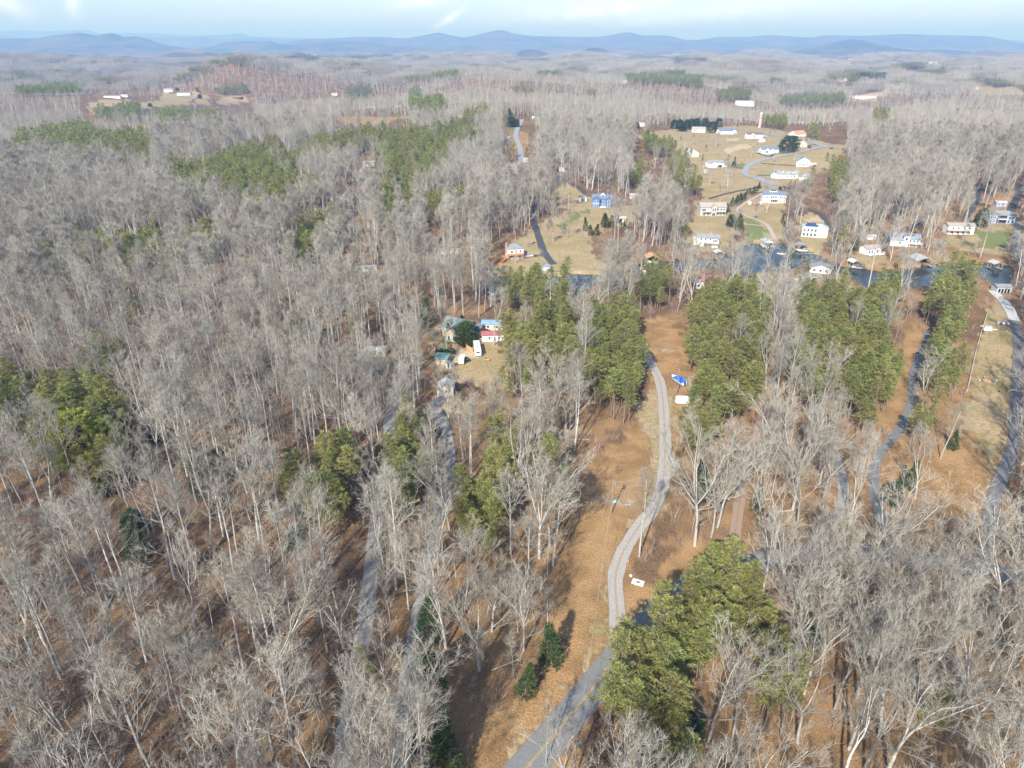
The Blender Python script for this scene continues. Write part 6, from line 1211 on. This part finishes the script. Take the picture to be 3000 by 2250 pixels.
# ------------------------------------------------------------------ evergreens that stand out one by one: (base px, base py, height px, variant, width factor, label)
EVERS = [
 (2309,446,44,3,.92,'huge dark round evergreen on the hill between two houses'),(2086,390,30,3,.75,'dark round evergreen between the two left hilltop houses'),(1999,385,26,2,1.2,'dark evergreen at the left end of the hilltop hedge'),
 (1990,378,26,2,1.2,None),(2012,378,26,2,1.2,None),(2026,374,24,2,1.2,None),(2066,372,24,2,1.2,None),(2040,372,24,2,1.2,None),(2104,372,24,2,1.1,None),(1975,377,24,2,1.2,None),
 (1866,376,16,2,1.2,'dark bush left of the white building at the hedge foot'),(2149,487,14,2,1.1,'small round dark shrub on the green lawn of the hill'),(2153,471,12,1,1.1,'small olive cedar above the round dark shrub'),
 (1499,364,42,1,1.15,'tallest dark evergreen beside the far road'),(1498,372,28,2,1.1,'dark evergreen bush below the tallest one by the far road'),(1512,372,22,2,1.1,'dark evergreen nearest the far road edge'),
 (1366,1010,62,2,1.0,'dark green holly between the grey house and red-roofed house'),(1374,1013,40,2,1.1,'bright green holly shrub right of the fenced lawn'),(1352,975,50,1,1.0,'dark evergreen close behind the grey house'),
 (1243,960,78,1,1.0,'tall leaning green conifer left of the grey house'),
 (1717,678,38,1,.9,'spiry dark conifer, leftmost in the group on the tan lawn'),(1731,690,30,1,1.1,'dark conifer low in the group on the tan lawn'),(1745,690,32,1,1.2,'bright green conifer in front of the lawn group'),(1768,664,36,1,1.1,'tall conifer in the middle of the lawn group'),(1779,668,38,1,1.1,'dense conifer at the heart of the lawn group'),(1791,668,36,1,1.1,'tall conifer right in the lawn group'),(1808,655,22,1,1.0,'small conifer beside the cream outbuilding'),(1819,660,18,1,.9,'small conifer in front of the cream outbuilding'),(1830,664,18,1,.8,'rightmost small conifer below the cream outbuilding'),
 (2142,605,26,1,1.1,'grey-green spruce at the lower end of the long hedge'),(2154,600,24,1,1.2,None),(2162,594,22,1,1.2,None),(2170,588,22,1,1.2,None),(2178,584,20,1,1.2,None),(2187,576,18,1,1.1,None),(2198,570,18,1,1.1,None),(2208,566,20,1,1.1,None),(2216,560,18,1,1.1,None),(2224,553,18,1,1.1,None),
 (2133,622,24,1,1.2,'bright yellow-green cedar right of the tan stone house'),(2140,664,34,2,.9,'dark round evergreen below the tan stone house'),(2160,668,40,1,.75,'bright green column, left of the pair by the lawn'),(2171,678,44,1,.75,'bright green column, right of the pair by the lawn'),
 (2296,678,30,1,.7,'narrow cedar at the right side of the big lawn'),(2291,650,24,1,.7,'narrow dark cedar above the other at the lawn side'),(2320,765,20,1,1.0,'small olive cedar standing at the near lake shore'),
 (2589,715,32,1,1.1,'bright blue-green spruce between cottage and large grey house'),(2503,735,60,1,.55,'tall thin olive cedar left of the cottage'),(2868,664,50,2,.85,'big glossy green holly between the white and pale blue houses'),(2612,712,26,1,.9,'grey-green cedar before the large grey-roofed house'),
 (2285,557,10,2,1.2,'small yellow-green bush behind the manor'),(2312,552,22,1,.9,'small pine right of the cul-de-sac'),(2332,580,14,1,1,'tiny cedar at the dark drive end'),
 (1303,2225,165,1,.62,'dark olive cedar at the bottom, right of the gravel lane'),(1335,2275,120,1,.7,'small olive cedar cut by the bottom edge right of the lane'),(1255,2030,150,1,.9,'bright green hemlock beside the gravel lane, lower left'),(1250,1890,130,1,.85,'green hemlock further up beside the gravel lane'),(1262,2240,150,1,.9,'bright green hemlock at the bottom edge'),
 (1616,1945,120,1,.85,'dark green cedar at the left edge of the leaf clearing'),(1538,2040,95,1,.8,'dark olive cedar near the paved road, left side'),
 (2215,1505,75,1,.8,'dark cedar bush with a pale sapling before it'),(2060,1470,110,1,1.0,'dark green understory cedar right of the gravel drive'),(2960,1620,120,1,.9,'dark green cedar at the right edge below the meadow'),(2652,1435,80,1,.8,'dark cedar with bare twin trunk beside the lane'),(2612,1475,55,2,.9,'yellow-green bush beside the dark lane'),(2790,1320,60,1,.8,'dark cedar at the lower left corner of the meadow'),
 (410,1640,110,1,1.0,'dark green understory cedar behind a forked tree, lower left'),(395,1560,60,2,1.0,'dark green holly deep in the lower left woods'),(520,1215,50,2,1.1,'blue-green holly in the middle of the left woods'),(575,1370,60,2,1.1,'grey-green understory evergreen in the left woods'),(640,1400,60,2,1.1,'dark blue-green holly in the left woods'),(330,1440,60,2,1.1,'green holly below the yellow pine group, left woods'),(895,1545,70,1,1.1,'dark green cedar left of the long gravel road'),(600,1450,60,2,1,'dark holly between bare trunks, left woods'),(460,1290,60,1,1,'dark cedar beside the yellow pine group'),(870,1600,50,2,1,'small holly left of the long gravel road'),
 (2020,2160,60,2,1,'small olive holly under bare trees, bottom centre right'),(2440,1720,55,2,1,'mossy green holly just below the paved road'),(2370,1900,70,2,.9,'yellow-green holly right of the pine clump'),
 (221,192,12,1,1.2,'dark evergreen left of the pair on the far left ridge'),(238,192,12,1,1.2,'dark evergreen right of the pair on the far left ridge'),(1055,173,9,1,1.4,'dark evergreen left of a pair on the distant ridge'),(1067,173,10,1,1.4,'dark evergreen right of a pair on the distant ridge'),
 (520,266,9,2,1.6,'dark evergreens left of the two-storey far house'),(580,270,14,1,1.2,'dark evergreen right of the two-storey far house'),(586,289,12,2,1.3,'round bush right of the far left clearing'),(440,313,10,2,1.4,'small round bush in the far left clearing'),
 (2690,410,20,1,1.2,'tall dark evergreen left of the little white house, upper right'),(2712,400,22,1,1.3,'tall dark evergreen above the little white house, upper right'),(2990,300,10,2,1.6,'dark bush at the far right edge'),(2940,560,44,1,1,'green pine behind the pale blue house outbuilding'),(805,305,12,2,1.4,'dark round evergreen right of the far left meadow'),
]
EVERS += [(180,1345,150,4,1,'yellow-green crown, leftmost of the bright group in the left woods'),(258,1385,175,4,1,'biggest yellow-green crown in the left woods'),(335,1365,140,4,.9,'dark-edged yellow-green crown right in the bright left group'),(292,1450,120,4,.8,'lower yellow-green crown of the bright left group'),(50,1260,120,4,.9,'yellow-green crown near the left edge'),(300,1110,75,4,.8,'small yellow-green crown above the bright left group')]
n_h = 0
for (bx, by, hpx, v, wf, lb) in EVERS:
    hpx *= 1.12 if v < 4 else 1
    p = P(bx, by); lo, hi = 1., 60.
    for _ in range(22):
        m_ = (lo + hi) / 2
        if by - float(proj(p.x, p.y, p.z + m_)[1]) < hpx: lo = m_
        else: hi = m_
    s_ = lo / EVER[v][1]; grp = None
    if lb is None:
        n_h += 1; grp = 'evergreens in the hilltop hedge' if by < 400 else 'evergreens in the long curved hedge'; lb = 'dark evergreen in the hilltop hedge behind the white houses' if by < 400 else 'dark spruce in the curved hedge left of the manor'
    nm = {0: 'cedar_tree', 1: 'cedar_tree', 2: 'holly_tree', 3: 'round_evergreen', 4: 'round_evergreen'}[v] if hpx > 25 or by > 1000 else 'evergreen_tree'
    BUILT.append((p.x, p.y, 1.5 * s_ * wf)); EVQ = globals().setdefault('EVQ', []); EVQ.append((nm, v, p, s_ * wf, s_, lb, grp))
def place_evers():
    for k, (nm, v, p, sx, sz, lb, grp) in enumerate(EVQ): 
        sx *= (1.6, 1.6, 1.5, 1.75, 1.0)[v]
        add_tree(nm, *EV0[v], (p.x, p.y, p.z), k * 1.7, sx, sz, lb, 'evergreen tree', grp, 'crown')
# ------------------------------------------------------------------ where the trees stand
def on_road(x, y, margin):
    r = np.zeros(len(x), bool)
    for pts, hw in ROADLINES:
        x0, y0 = pts.min(0) - hw - margin; x1, y1 = pts.max(0) + hw + margin
        s = np.where((x > x0) & (x < x1) & (y > y0) & (y < y1) & ~r)[0]
        if not len(s): continue
        q = np.stack([x[s], y[s]], -1)
        for a, b in zip(pts[:-1:1], pts[1::1]):
            ab = b - a; t = np.clip(((q - a) @ ab) / (ab @ ab + 1e-9), 0, 1); dd = np.linalg.norm(q - (a + t[:, None] * ab), axis=1); r[s[dd < hw + margin]] = True
    return r
_fr = np.random.RandomState(12)
def grid(d0, d1, sp, side=1.12, jit=.48):
    xs = np.arange(-d1 * .95 * side, d1 * .95 * side, sp); ys = np.arange(max(10, d0 * .6), d1, sp)
    X, Y = np.meshgrid(xs, ys); X = X.ravel() + _fr.uniform(-jit, jit, X.size) * sp; Y = Y.ravel() + _fr.uniform(-jit, jit, Y.size) * sp
    d = np.hypot(X, Y); z = T(X, Y); px, py, dep = proj(X, Y, z)
    s = (d >= d0) & (d < d1) & (px > 1500 - 1500 * side - 40000 / np.maximum(d, 60)) & (px < 1500 + 1500 * side + 40000 / np.maximum(d, 60)) & (Y > 8)
    return X[s], Y[s], z[s], px[s], py[s], dep[s]
def is_open(px, py):
    r = np.zeros(len(px), bool)
    for k, poly in OPEN: r |= inpoly(px, py, poly)
    return r
def in_pines(px, py):
    r = np.zeros(len(px), bool)
    for poly in PINES: r |= inpoly(px, py, poly)
    return r
BUILT = globals().get('BUILT', [])      # (x, y, radius) of everything built; trees keep off
def forest_band(d0, d1, sp, Hm=22):
    X, Y, Z, px, py, dep = grid(d0, d1, sp)
    jx = px + _fr.normal(0, 2, len(px)); keep = (~is_open(jx, py) | ((py < 800) & (py > 345) & (px > 1400) & (_fr.rand(len(px)) < .10))) & ~inpoly(X, Y, WATER) & ~on_road(X, Y, .9)
    for (bx, by, br) in BUILT: keep &= np.hypot(X - bx, Y - by) > br + 1.5
    X, Y, Z, px, py, dep = [v[keep] for v in (X, Y, Z, px, py, dep)]
    qx, qy, _ = proj(X, Y, Z + 11.0); pine = in_pines(qx + _fr.normal(0, 5, len(qx)), qy + _fr.normal(0, 5, len(qx)))
    # stray evergreens
    pine |= (_fr.rand(len(X)) < .012 + .03 * (dep > 550) * (px > 700) + .02 * (fb(X * 3 + 500, Y * 3) > 1.0))
    # in a pine stand a few bare trees stay
    pine &= _fr.rand(len(X)) > .2
    # thin the trees whose crowns would cover open views
    tx, ty, _ = proj(X, Y, Z + Hm); w = F * 4.5 / dep
    cut = np.ones(len(X))
    for (x0, y0, x1, y1), k in CLEAR:
        hit = (tx + w > x0) & (tx - w < x1) & (ty < y1) & (py > y0 + 4)
        hit &= ~(pine & (py < y1 + 60)) if k > 0 else True
        cut = np.where(hit, np.minimum(cut, k), cut)
    # bare trees rarely stand in front of the pine stands
    inf = in_pines(*proj(X, Y, Z + 17.0)[:2]) | in_pines(*proj(X, Y, Z + 8.0)[:2])
    cut = np.where(inf & ~pine, np.minimum(cut, np.where(py > 1500, .10, .14)), cut)
    cut = np.where((px > 1760) & (py > 1180) & ~pine, np.minimum(cut, .85), cut)
    cut = np.where(is_open(px, py), np.maximum(cut, .5), cut)
    keep = _fr.rand(len(X)) < cut
    return [v[keep] for v in (X, Y, Z, px, py, dep, pine)]
ALLT = []
for d0, d1, sp, lod in ((46, 170, 7.0, 0), (170, 330, 6.9, 0), (330, 560, 7.0, 1), (560, 900, 7.6, 1), (900, 1500, 9.0, 2), (1500, 2300, 10.5, 2)):
    X, Y, Z, px, py, dep, pine = forest_band(d0, d1, sp); n = len(X)
    sc = _fr.uniform(.78, 1.12, n) * (.84 if d0 >= 900 else 1); xy = sc * _fr.uniform(.92, 1.15, n)
    stand = fb(X * 2.2 + 900, Y * 2.2)        # oaks and poplars gather in stands
    bi = np.where(_fr.rand(n) < .24, _fr.choice([9, 10, 11], n), np.where(stand + _fr.normal(0, .7, n) > 0, _fr.choice([3, 4, 5, 6], n), _fr.choice([0, 1, 2, 7, 8, 6], n)))
    pi = _fr.choice(len(PINEV), n); rz = _fr.uniform(0, 6.28, n)
    sc = np.where(is_open(px, py), sc * .5, sc); xy = np.where(is_open(px, py), xy * .62, xy)
    ALLT.append(dict(X=X, Y=Y, Z=Z, px=px, py=py, dep=dep, pine=pine, sc=sc, xy=xy, bi=bi, pi=pi, rz=rz, lod=np.full(n, lod)))
# pine stands are closed: a second, pine-only pass between the first
for d0, d1, sp, lod in ((46, 190, 4.2, 0), (190, 330, 5.0, 0), (330, 900, 6.0, 1), (900, 2300, 8, 2)):
    X, Y, Z, px, py, dep = grid(d0, d1, sp); qx, qy, _ = proj(X, Y, Z + 10.5)
    k_ = in_pines(qx, qy) & ~inpoly(X, Y, WATER) & ~on_road(X, Y, 1.5) & ~is_open(px, py)
    for (bx, by, br) in BUILT: k_ &= np.hypot(X - bx, Y - by) > br + 1.5
    X, Y, Z, px, py, dep = [v[k_] for v in (X, Y, Z, px, py, dep)]; n = len(X); sc = _fr.uniform(.75, 1.1, n)
    ALLT.append(dict(X=X, Y=Y, Z=Z, px=px, py=py, dep=dep, pine=np.ones(n, bool), sc=sc, xy=sc * _fr.uniform(1.0, 1.3, n), bi=np.zeros(n, int), pi=_fr.choice(len(PINEV), n), rz=_fr.uniform(0, 6.28, n), lod=np.full(n, lod)))
# bare trees crowding the verges of the two gravel roads
fx, fy = [], []
for pts, hw in ROADLINES[2:4]:
    for a, b in zip(pts[:-1], pts[1:]):
        t_ = (b - a) / (np.linalg.norm(b - a) + 1e-6)
        for s_ in (-1, 1):
            if _fr.rand() < .17: q = a + np.array([t_[1], -t_[0]]) * s_ * (hw + _fr.uniform(.5, 2.6)); fx.append(q[0]); fy.append(q[1])
X = np.array(fx); Y = np.array(fy); Z = T(X, Y); px, py, dep = proj(X, Y, Z); k_ = (np.hypot(X, Y) > 48) & ~is_open(px, py); X, Y, Z, px, py, dep = [v[k_] for v in (X, Y, Z, px, py, dep)]
n = len(X); sc = _fr.uniform(.7, 1.0, n); ALLT.append(dict(X=X, Y=Y, Z=Z, px=px, py=py, dep=dep, pine=np.zeros(n, bool), sc=sc, xy=sc, bi=_fr.choice([0, 2, 3, 4, 7, 9, 10], n), pi=np.zeros(n, int), rz=_fr.uniform(0, 6.28, n), lod=np.zeros(n, int)))
A_ = {k: np.concatenate([a[k] for a in ALLT]) for k in ALLT[0]}
# hand-placed trees: (base px, base py, top px, top py, variant)
HERO = [(1580,1635,1572,1365,0),(2262,1700,2225,1560,1),(2486,2195,2566,1850,3),(2074,2172,2118,1868,8),(1640,1386,1622,1250,2),(1873,1630,1885,1380,5),(2036,1600,2085,1290,1),(1446,1012,1400,855,7),(1310,1028,1300,850,6),(1527,1012,1525,930,10),
 (1098,1650,1085,1590,9),(1585,800,1575,730,4),(1536,688,1530,600,4),(1620,710,1622,590,3),(2249,828,2262,690,7),(2225,1448,2240,1310,4),(2260,1452,2280,1330,4),(2505,1430,2560,1250,3),(2680,1460,2700,1270,7),(2400,1420,2420,1240,0),
 (2325,1440,2370,1230,1),(2432,1425,2490,1225,8),(2755,1342,2800,1180,4),(2975,1900,3030,1640,3),(1600,2240,1610,2080,9),(1650,2260,1680,2090,10),(240,2240,120,1900,8),(430,2000,385,1735,6),(800,2200,770,1960,1),(1070,2240,1020,2000,0),(1190,2260,1180,1990,2)]
hX = []
for bx, by, tx, ty, v in HERO:
    p = P(bx, by); 
    lo, hi = 3., 45.      # height that puts the top at ty
    for _ in range(24):
        m_ = (lo + hi) / 2
        if float(proj(p.x, p.y, p.z + m_)[1]) > ty: lo = m_
        else: hi = m_
    H = lo; Hv = BARE[v][1]; hX.append((p.x, p.y, p.z, v, H / Hv))
hero = np.array([(a[0], a[1]) for a in hX])
keep = np.ones(len(A_['X']), bool)
for hx, hy in hero: keep &= np.hypot(A_['X'] - hx, A_['Y'] - hy) > 3.2
A_ = {k: v[keep] for k, v in A_.items()}
# ---- the 300 of a kind that show largest stand as trees of their own
size = A_['sc'] / A_['dep']; H_ = 22 * A_['sc']
tx, ty, _ = proj(A_['X'], A_['Y'], A_['Z'] + H_)
vis = (np.minimum(tx, A_['px']) < 2990) & (np.maximum(tx, A_['px']) > 10) & (ty < 2225) & (A_['py'] > 0)
order = np.argsort(-size * vis)
def ordinal_place(px, py):
    v_ = 'near the bottom edge' if py > 2050 else ('in the lower part of the woods' if py > 1650 else ('halfway up the woods' if py > 1250 else 'towards the lake'))
    if px < 430: h_ = 'at the left edge'
    elif px < 1010: h_ = 'left of the two gravel roads'
    elif px < 1260: h_ = 'between the two gravel roads'
    elif px < 1760: h_ = 'between the gravel lane and the leaf-strewn clearing'
    elif px < 2060: h_ = 'just right of the gravel drive'
    elif px < 2560: h_ = 'right of the pine clump' if py > 1700 else 'right of the gravel drive'
    else: h_ = 'at the right edge' if px > 2780 else 'below the right-hand lane'
    return v_, h_
LOOK = {'oak': 'spreading bare tree', 'poplar': 'straight bare tree', 'forked': 'forked bare tree', 'sapling': 'thin bare sapling'}
RNAME = ['paved road', 'rutted gravel drive', 'long gravel road', 'gravel lane', 'right-hand asphalt drive', 'concrete drive', 'dark asphalt lane', 'grey gravel path', 'dirt path']
def whereis(x, y):
    best = (1e9, 0, 0)
    for k_, (pts, hw) in enumerate(ROADLINES[:9]):
        dd = np.hypot(pts[:, 0] - x, pts[:, 1] - y); j = dd.argmin()
        if dd[j] < best[0]: best = (dd[j], k_, pts[j, 0])
    w_ = 'right beside' if best[0] < 6 else next(a for m_, a in ((10, 'close by'), (15, 'just'), (21, 'slightly'), (28, 'a little'), (36, 'somewhat'), (46, 'well'), (60, 'far'), (80, 'very far'), (1e9, 'farthest')) if best[0] < m_)
    if best[0] > 70 and x < best[2]:
        q = float(proj(x, y, float(T(x, y)))[0]); return 'in the ' + next(a for m_, a in ((130, 'left-edge'), (260, 'outer left'), (390, 'far-left'), (520, 'left'), (650, 'inner left'), (780, 'left-centre'), (900, 'near-centre'), (9999, 'central')) if q < m_) + ' woods'
    if w_ == 'right beside': return w_ + ' the ' + RNAME[best[1]]
    return w_ + (' left of' if x < best[2] else ' right of') + ' the ' + RNAME[best[1]]
def row(py): return next(a for m_, a in ((2500, 'bottom edge') , ) if 1) if py > 2150 else 'very low' if py > 1980 else 'low' if py > 1800 else 'lower middle' if py > 1600 else 'midway up' if py > 1400 else 'upper middle' if py > 1200 else 'below lake'
def sz(s_): return 'short' if s_ < .86 else 'mid-sized' if s_ < .95 else 'tall' if s_ < 1.04 else 'very tall'
nb_ = np_ = 0; single = np.zeros(len(size), bool)
def add_tree(kind, tm, cm, loc, rz, sx, sz, label, cat, group, partname):
    e = empty(kind, loc, rz, label, cat, group); e.scale = (sx, sx, sz)
    for nm, me in (('trunk', tm), (partname, cm)):
        o = bpy.data.objects.new(nm, me); C.objects.link(o); o.parent = e
    return e
SPECIAL = {0: 'huge spreading bare tree with many limbs, left of the leaf clearing', 2: 'tall white-barked tree with thin crown in the lower right woods', 3: 'white-barked forked tree in front of the pine clump, bottom right', 4: 'grey bare tree standing alone on the left part of the leaf clearing',
 5: 'thin pale tree at the bend of the gravel drive', 7: 'twin-trunk tall bare tree between the grey house and the red-roofed house', 8: 'tall bare tree in front of the grey house and its fence', 9: 'lone leafless tree on the grass before the red-roofed house',
 11: 'pale tall tree beside the black drive by the white house', 12: 'pale tree left of the black drive on the slope', 13: 'tall white trunk standing alone on the tan lawn right of the black drive', 14: 'pale leaning tree in front of the lake cove', 23: 'white-barked leaning tree at the right edge below the road'}
for k, (x, y, z, v, s_) in enumerate(hX):
    vv, hh = ordinal_place(HERO[k][0], HERO[k][1])
    lb = SPECIAL.get(k) or (sz(s_) + ' ' + LOOK[BARE[v][0]] + ' ' + whereis(x, y) + ', ' + row(HERO[k][1]))
    add_tree('bare_tree', BARE0[v][0], BARE0[v][1], (x, y, z), k * 1.3, s_ * 1.05, s_, lb, 'tree', None if k in SPECIAL else lb, 'branches')
nb_ = len(hX)
place_evers()
for i in order:
    if not vis[i] or size[i] <= 0: break
    if A_['pine'][i] and np_ < 285:
        np_ += 1
    elif not A_['pine'][i] and nb_ < 300:
        nb_ += 1
    else: continue
    single[i] = True; vv, hh = ordinal_place(A_['px'][i], A_['py'][i])
    if A_['pine'][i]:
        v = A_['pi'][i]; x_, y_ = A_['px'][i], A_['py'][i]
        lb = sz(A_['sc'][i]) + (' slim green pine ' if PINEV[v][0] == 'tallpine' else ' bushy pine ') + whereis(A_['X'][i], A_['Y'][i]) + ', ' + row(y_)
        add_tree('pine_tree', *PINE0[v], (A_['X'][i], A_['Y'][i], A_['Z'][i]), A_['rz'][i], A_['xy'][i], A_['sc'][i], lb, 'pine tree', lb, 'crown')
    else:
        v = A_['bi'][i]; lb = sz(A_['sc'][i]) + ' ' + LOOK[BARE[v][0]] + ' ' + whereis(A_['X'][i], A_['Y'][i]) + ', ' + row(A_['py'][i])
        add_tree('bare_tree', *BARE0[v], (A_['X'][i], A_['Y'][i], A_['Z'][i]), A_['rz'][i], A_['xy'][i], A_['sc'][i], lb, 'tree', lb, 'branches')
rest = ~single
for lod, ks in ((0, 'a'), (1, 'b'), (2, 'c')):
    for pn in (False, True):
        s = rest & (A_['lod'] == lod) & (A_['pine'] == pn)
        if not s.any(): continue
        pts = np.stack([A_['X'], A_['Y'], A_['Z']], -1)[s]; scl = np.stack([A_['xy'], A_['xy'], A_['sc']], -1)[s]
        nm = ('pine_woods' if pn else 'bare_woods'); where = ('around the clearing', 'around the lake', 'on the far side of the lake')[lod]
        instancer(nm, ('pine_' if pn else 'bare_') + ks, pts, A_['rz'][s], scl, (A_['pi'] if pn else A_['bi'])[s], ('green pines ' if pn else 'grey leafless woods ') + where, 'woods')
# far woods, as patches of canopy
for d0, d1, sp in ((2300, 4200, 52), (4200, 7800, 62)):
    X, Y, Z, px, py, dep = grid(d0, d1, sp, side=1.06)
    keep = ~is_open(px, py) & ~is_open(px, py - 2); X, Y, Z, px, py, dep = [v[keep] for v in (X, Y, Z, px, py, dep)]
    qx, qy, _ = proj(X, Y, Z + 14.0); pine = in_pines(qx, qy) | (fb(X * 1.9 + 4000, Y * 3.2 + 300) > 1.25) | (_fr.rand(len(X)) < .07)
    n = len(X); s1 = _fr.uniform(.9, 1.1, n)
    for pn in (False, True):
        s = pine == pn; sc3 = np.stack([s1 * sp / 58, s1 * sp / 58, s1 * .85], -1)[s]
        instancer('far_pine_woods' if pn else 'far_woods', 'far_pine' if pn else 'far_bare', np.stack([X, Y, Z], -1)[s], _fr.uniform(0, 6.28, s.sum()), sc3, _fr.randint(0, 2 if pn else 4, s.sum()), ('dark pine belts' if pn else 'grey leafless woods') + ' on the plain before the mountains', 'woods')
# undergrowth
X, Y, Z, px, py, dep = grid(46, 800, 4.0)
keep = (~is_open(px, py) | ((py < 800) & (py > 380) & (_fr.rand(len(px)) < .06))) & ~inpoly(X, Y, WATER) & ~on_road(X, Y, .8) & (_fr.rand(len(X)) < np.where((px < 1300) & (py > 1000), .8, .45))
for (bx, by, br) in BUILT: keep &= np.hypot(X - bx, Y - by) > br + 1
X, Y, Z = X[keep], Y[keep], Z[keep]; n = len(X); s1 = _fr.uniform(.6, 1.3, n)
instancer('undergrowth', 'brush_a', np.stack([X, Y, Z], -1), _fr.uniform(0, 6.28, n), np.stack([s1, s1, s1], -1), _fr.randint(0, 4, n), 'brown leafless undergrowth beneath the trees', 'undergrowth')
M_LOG = mat('fallen_log_bark', (.34, .31, .27), (.48, .45, .40), scale=2, rough=.95)
for k, (x, y, L_) in enumerate(((1700,1290,6),(1985,1500,5),(2110,1450,7),(2290,1500,5),(2350,1760,7),(2590,1850,8),(2750,1980,6),(2480,2080,7),(2880,2120,6),(1480,1950,6),(1560,1780,5),(1190,1900,6),(640,1980,7),(330,1750,6))):
    p = P(x, y); o = MB().cyl((-L_ / 2, 0, .2), (L_ / 2, 0, .25), .2, .12, 7).cyl((L_ * .1, 0, .3), (L_ * .25, .9, .9), .07, .03, 5).build('fallen_log', M_LOG, None); o.location = p; o.rotation_euler.z = k * 1.1; tag(o, 'grey fallen log ' + whereis(p.x, p.y) + ', ' + row(y), 'log')
print('trees', len(A_['X']), 'single', nb_, np_)
# ------------------------------------------------------------------ haze
bm = bmesh.new(); bmesh.ops.create_cube(bm, size=1.0); me = bpy.data.meshes.new('haze'); bm.to_mesh(me); bm.free()
hz = bpy.data.materials.new('haze_air'); hz.use_nodes = True; t = hz.node_tree; t.nodes.clear()
pv = N(t, 'ShaderNodeVolumePrincipled'); pv.inputs['Color'].default_value = (.26, .49, 1.0, 1); pv.inputs['Absorption Color'].default_value = (.62, .73, 1, 1); pv.inputs['Density'].default_value = HAZE; pv.inputs['Anisotropy'].default_value = 0.0
ou = N(t, 'ShaderNodeOutputMaterial'); t.links.new(pv.outputs[0], ou.inputs['Volume'])
o = obj('haze', me, hz); o['kind'] = 'stuff'; o['label'] = 'pale blue haze over the plain and the mountains'
o.scale = (76000, 70000, 860); o.location = (0, 10000, 860 / 2 - 130)
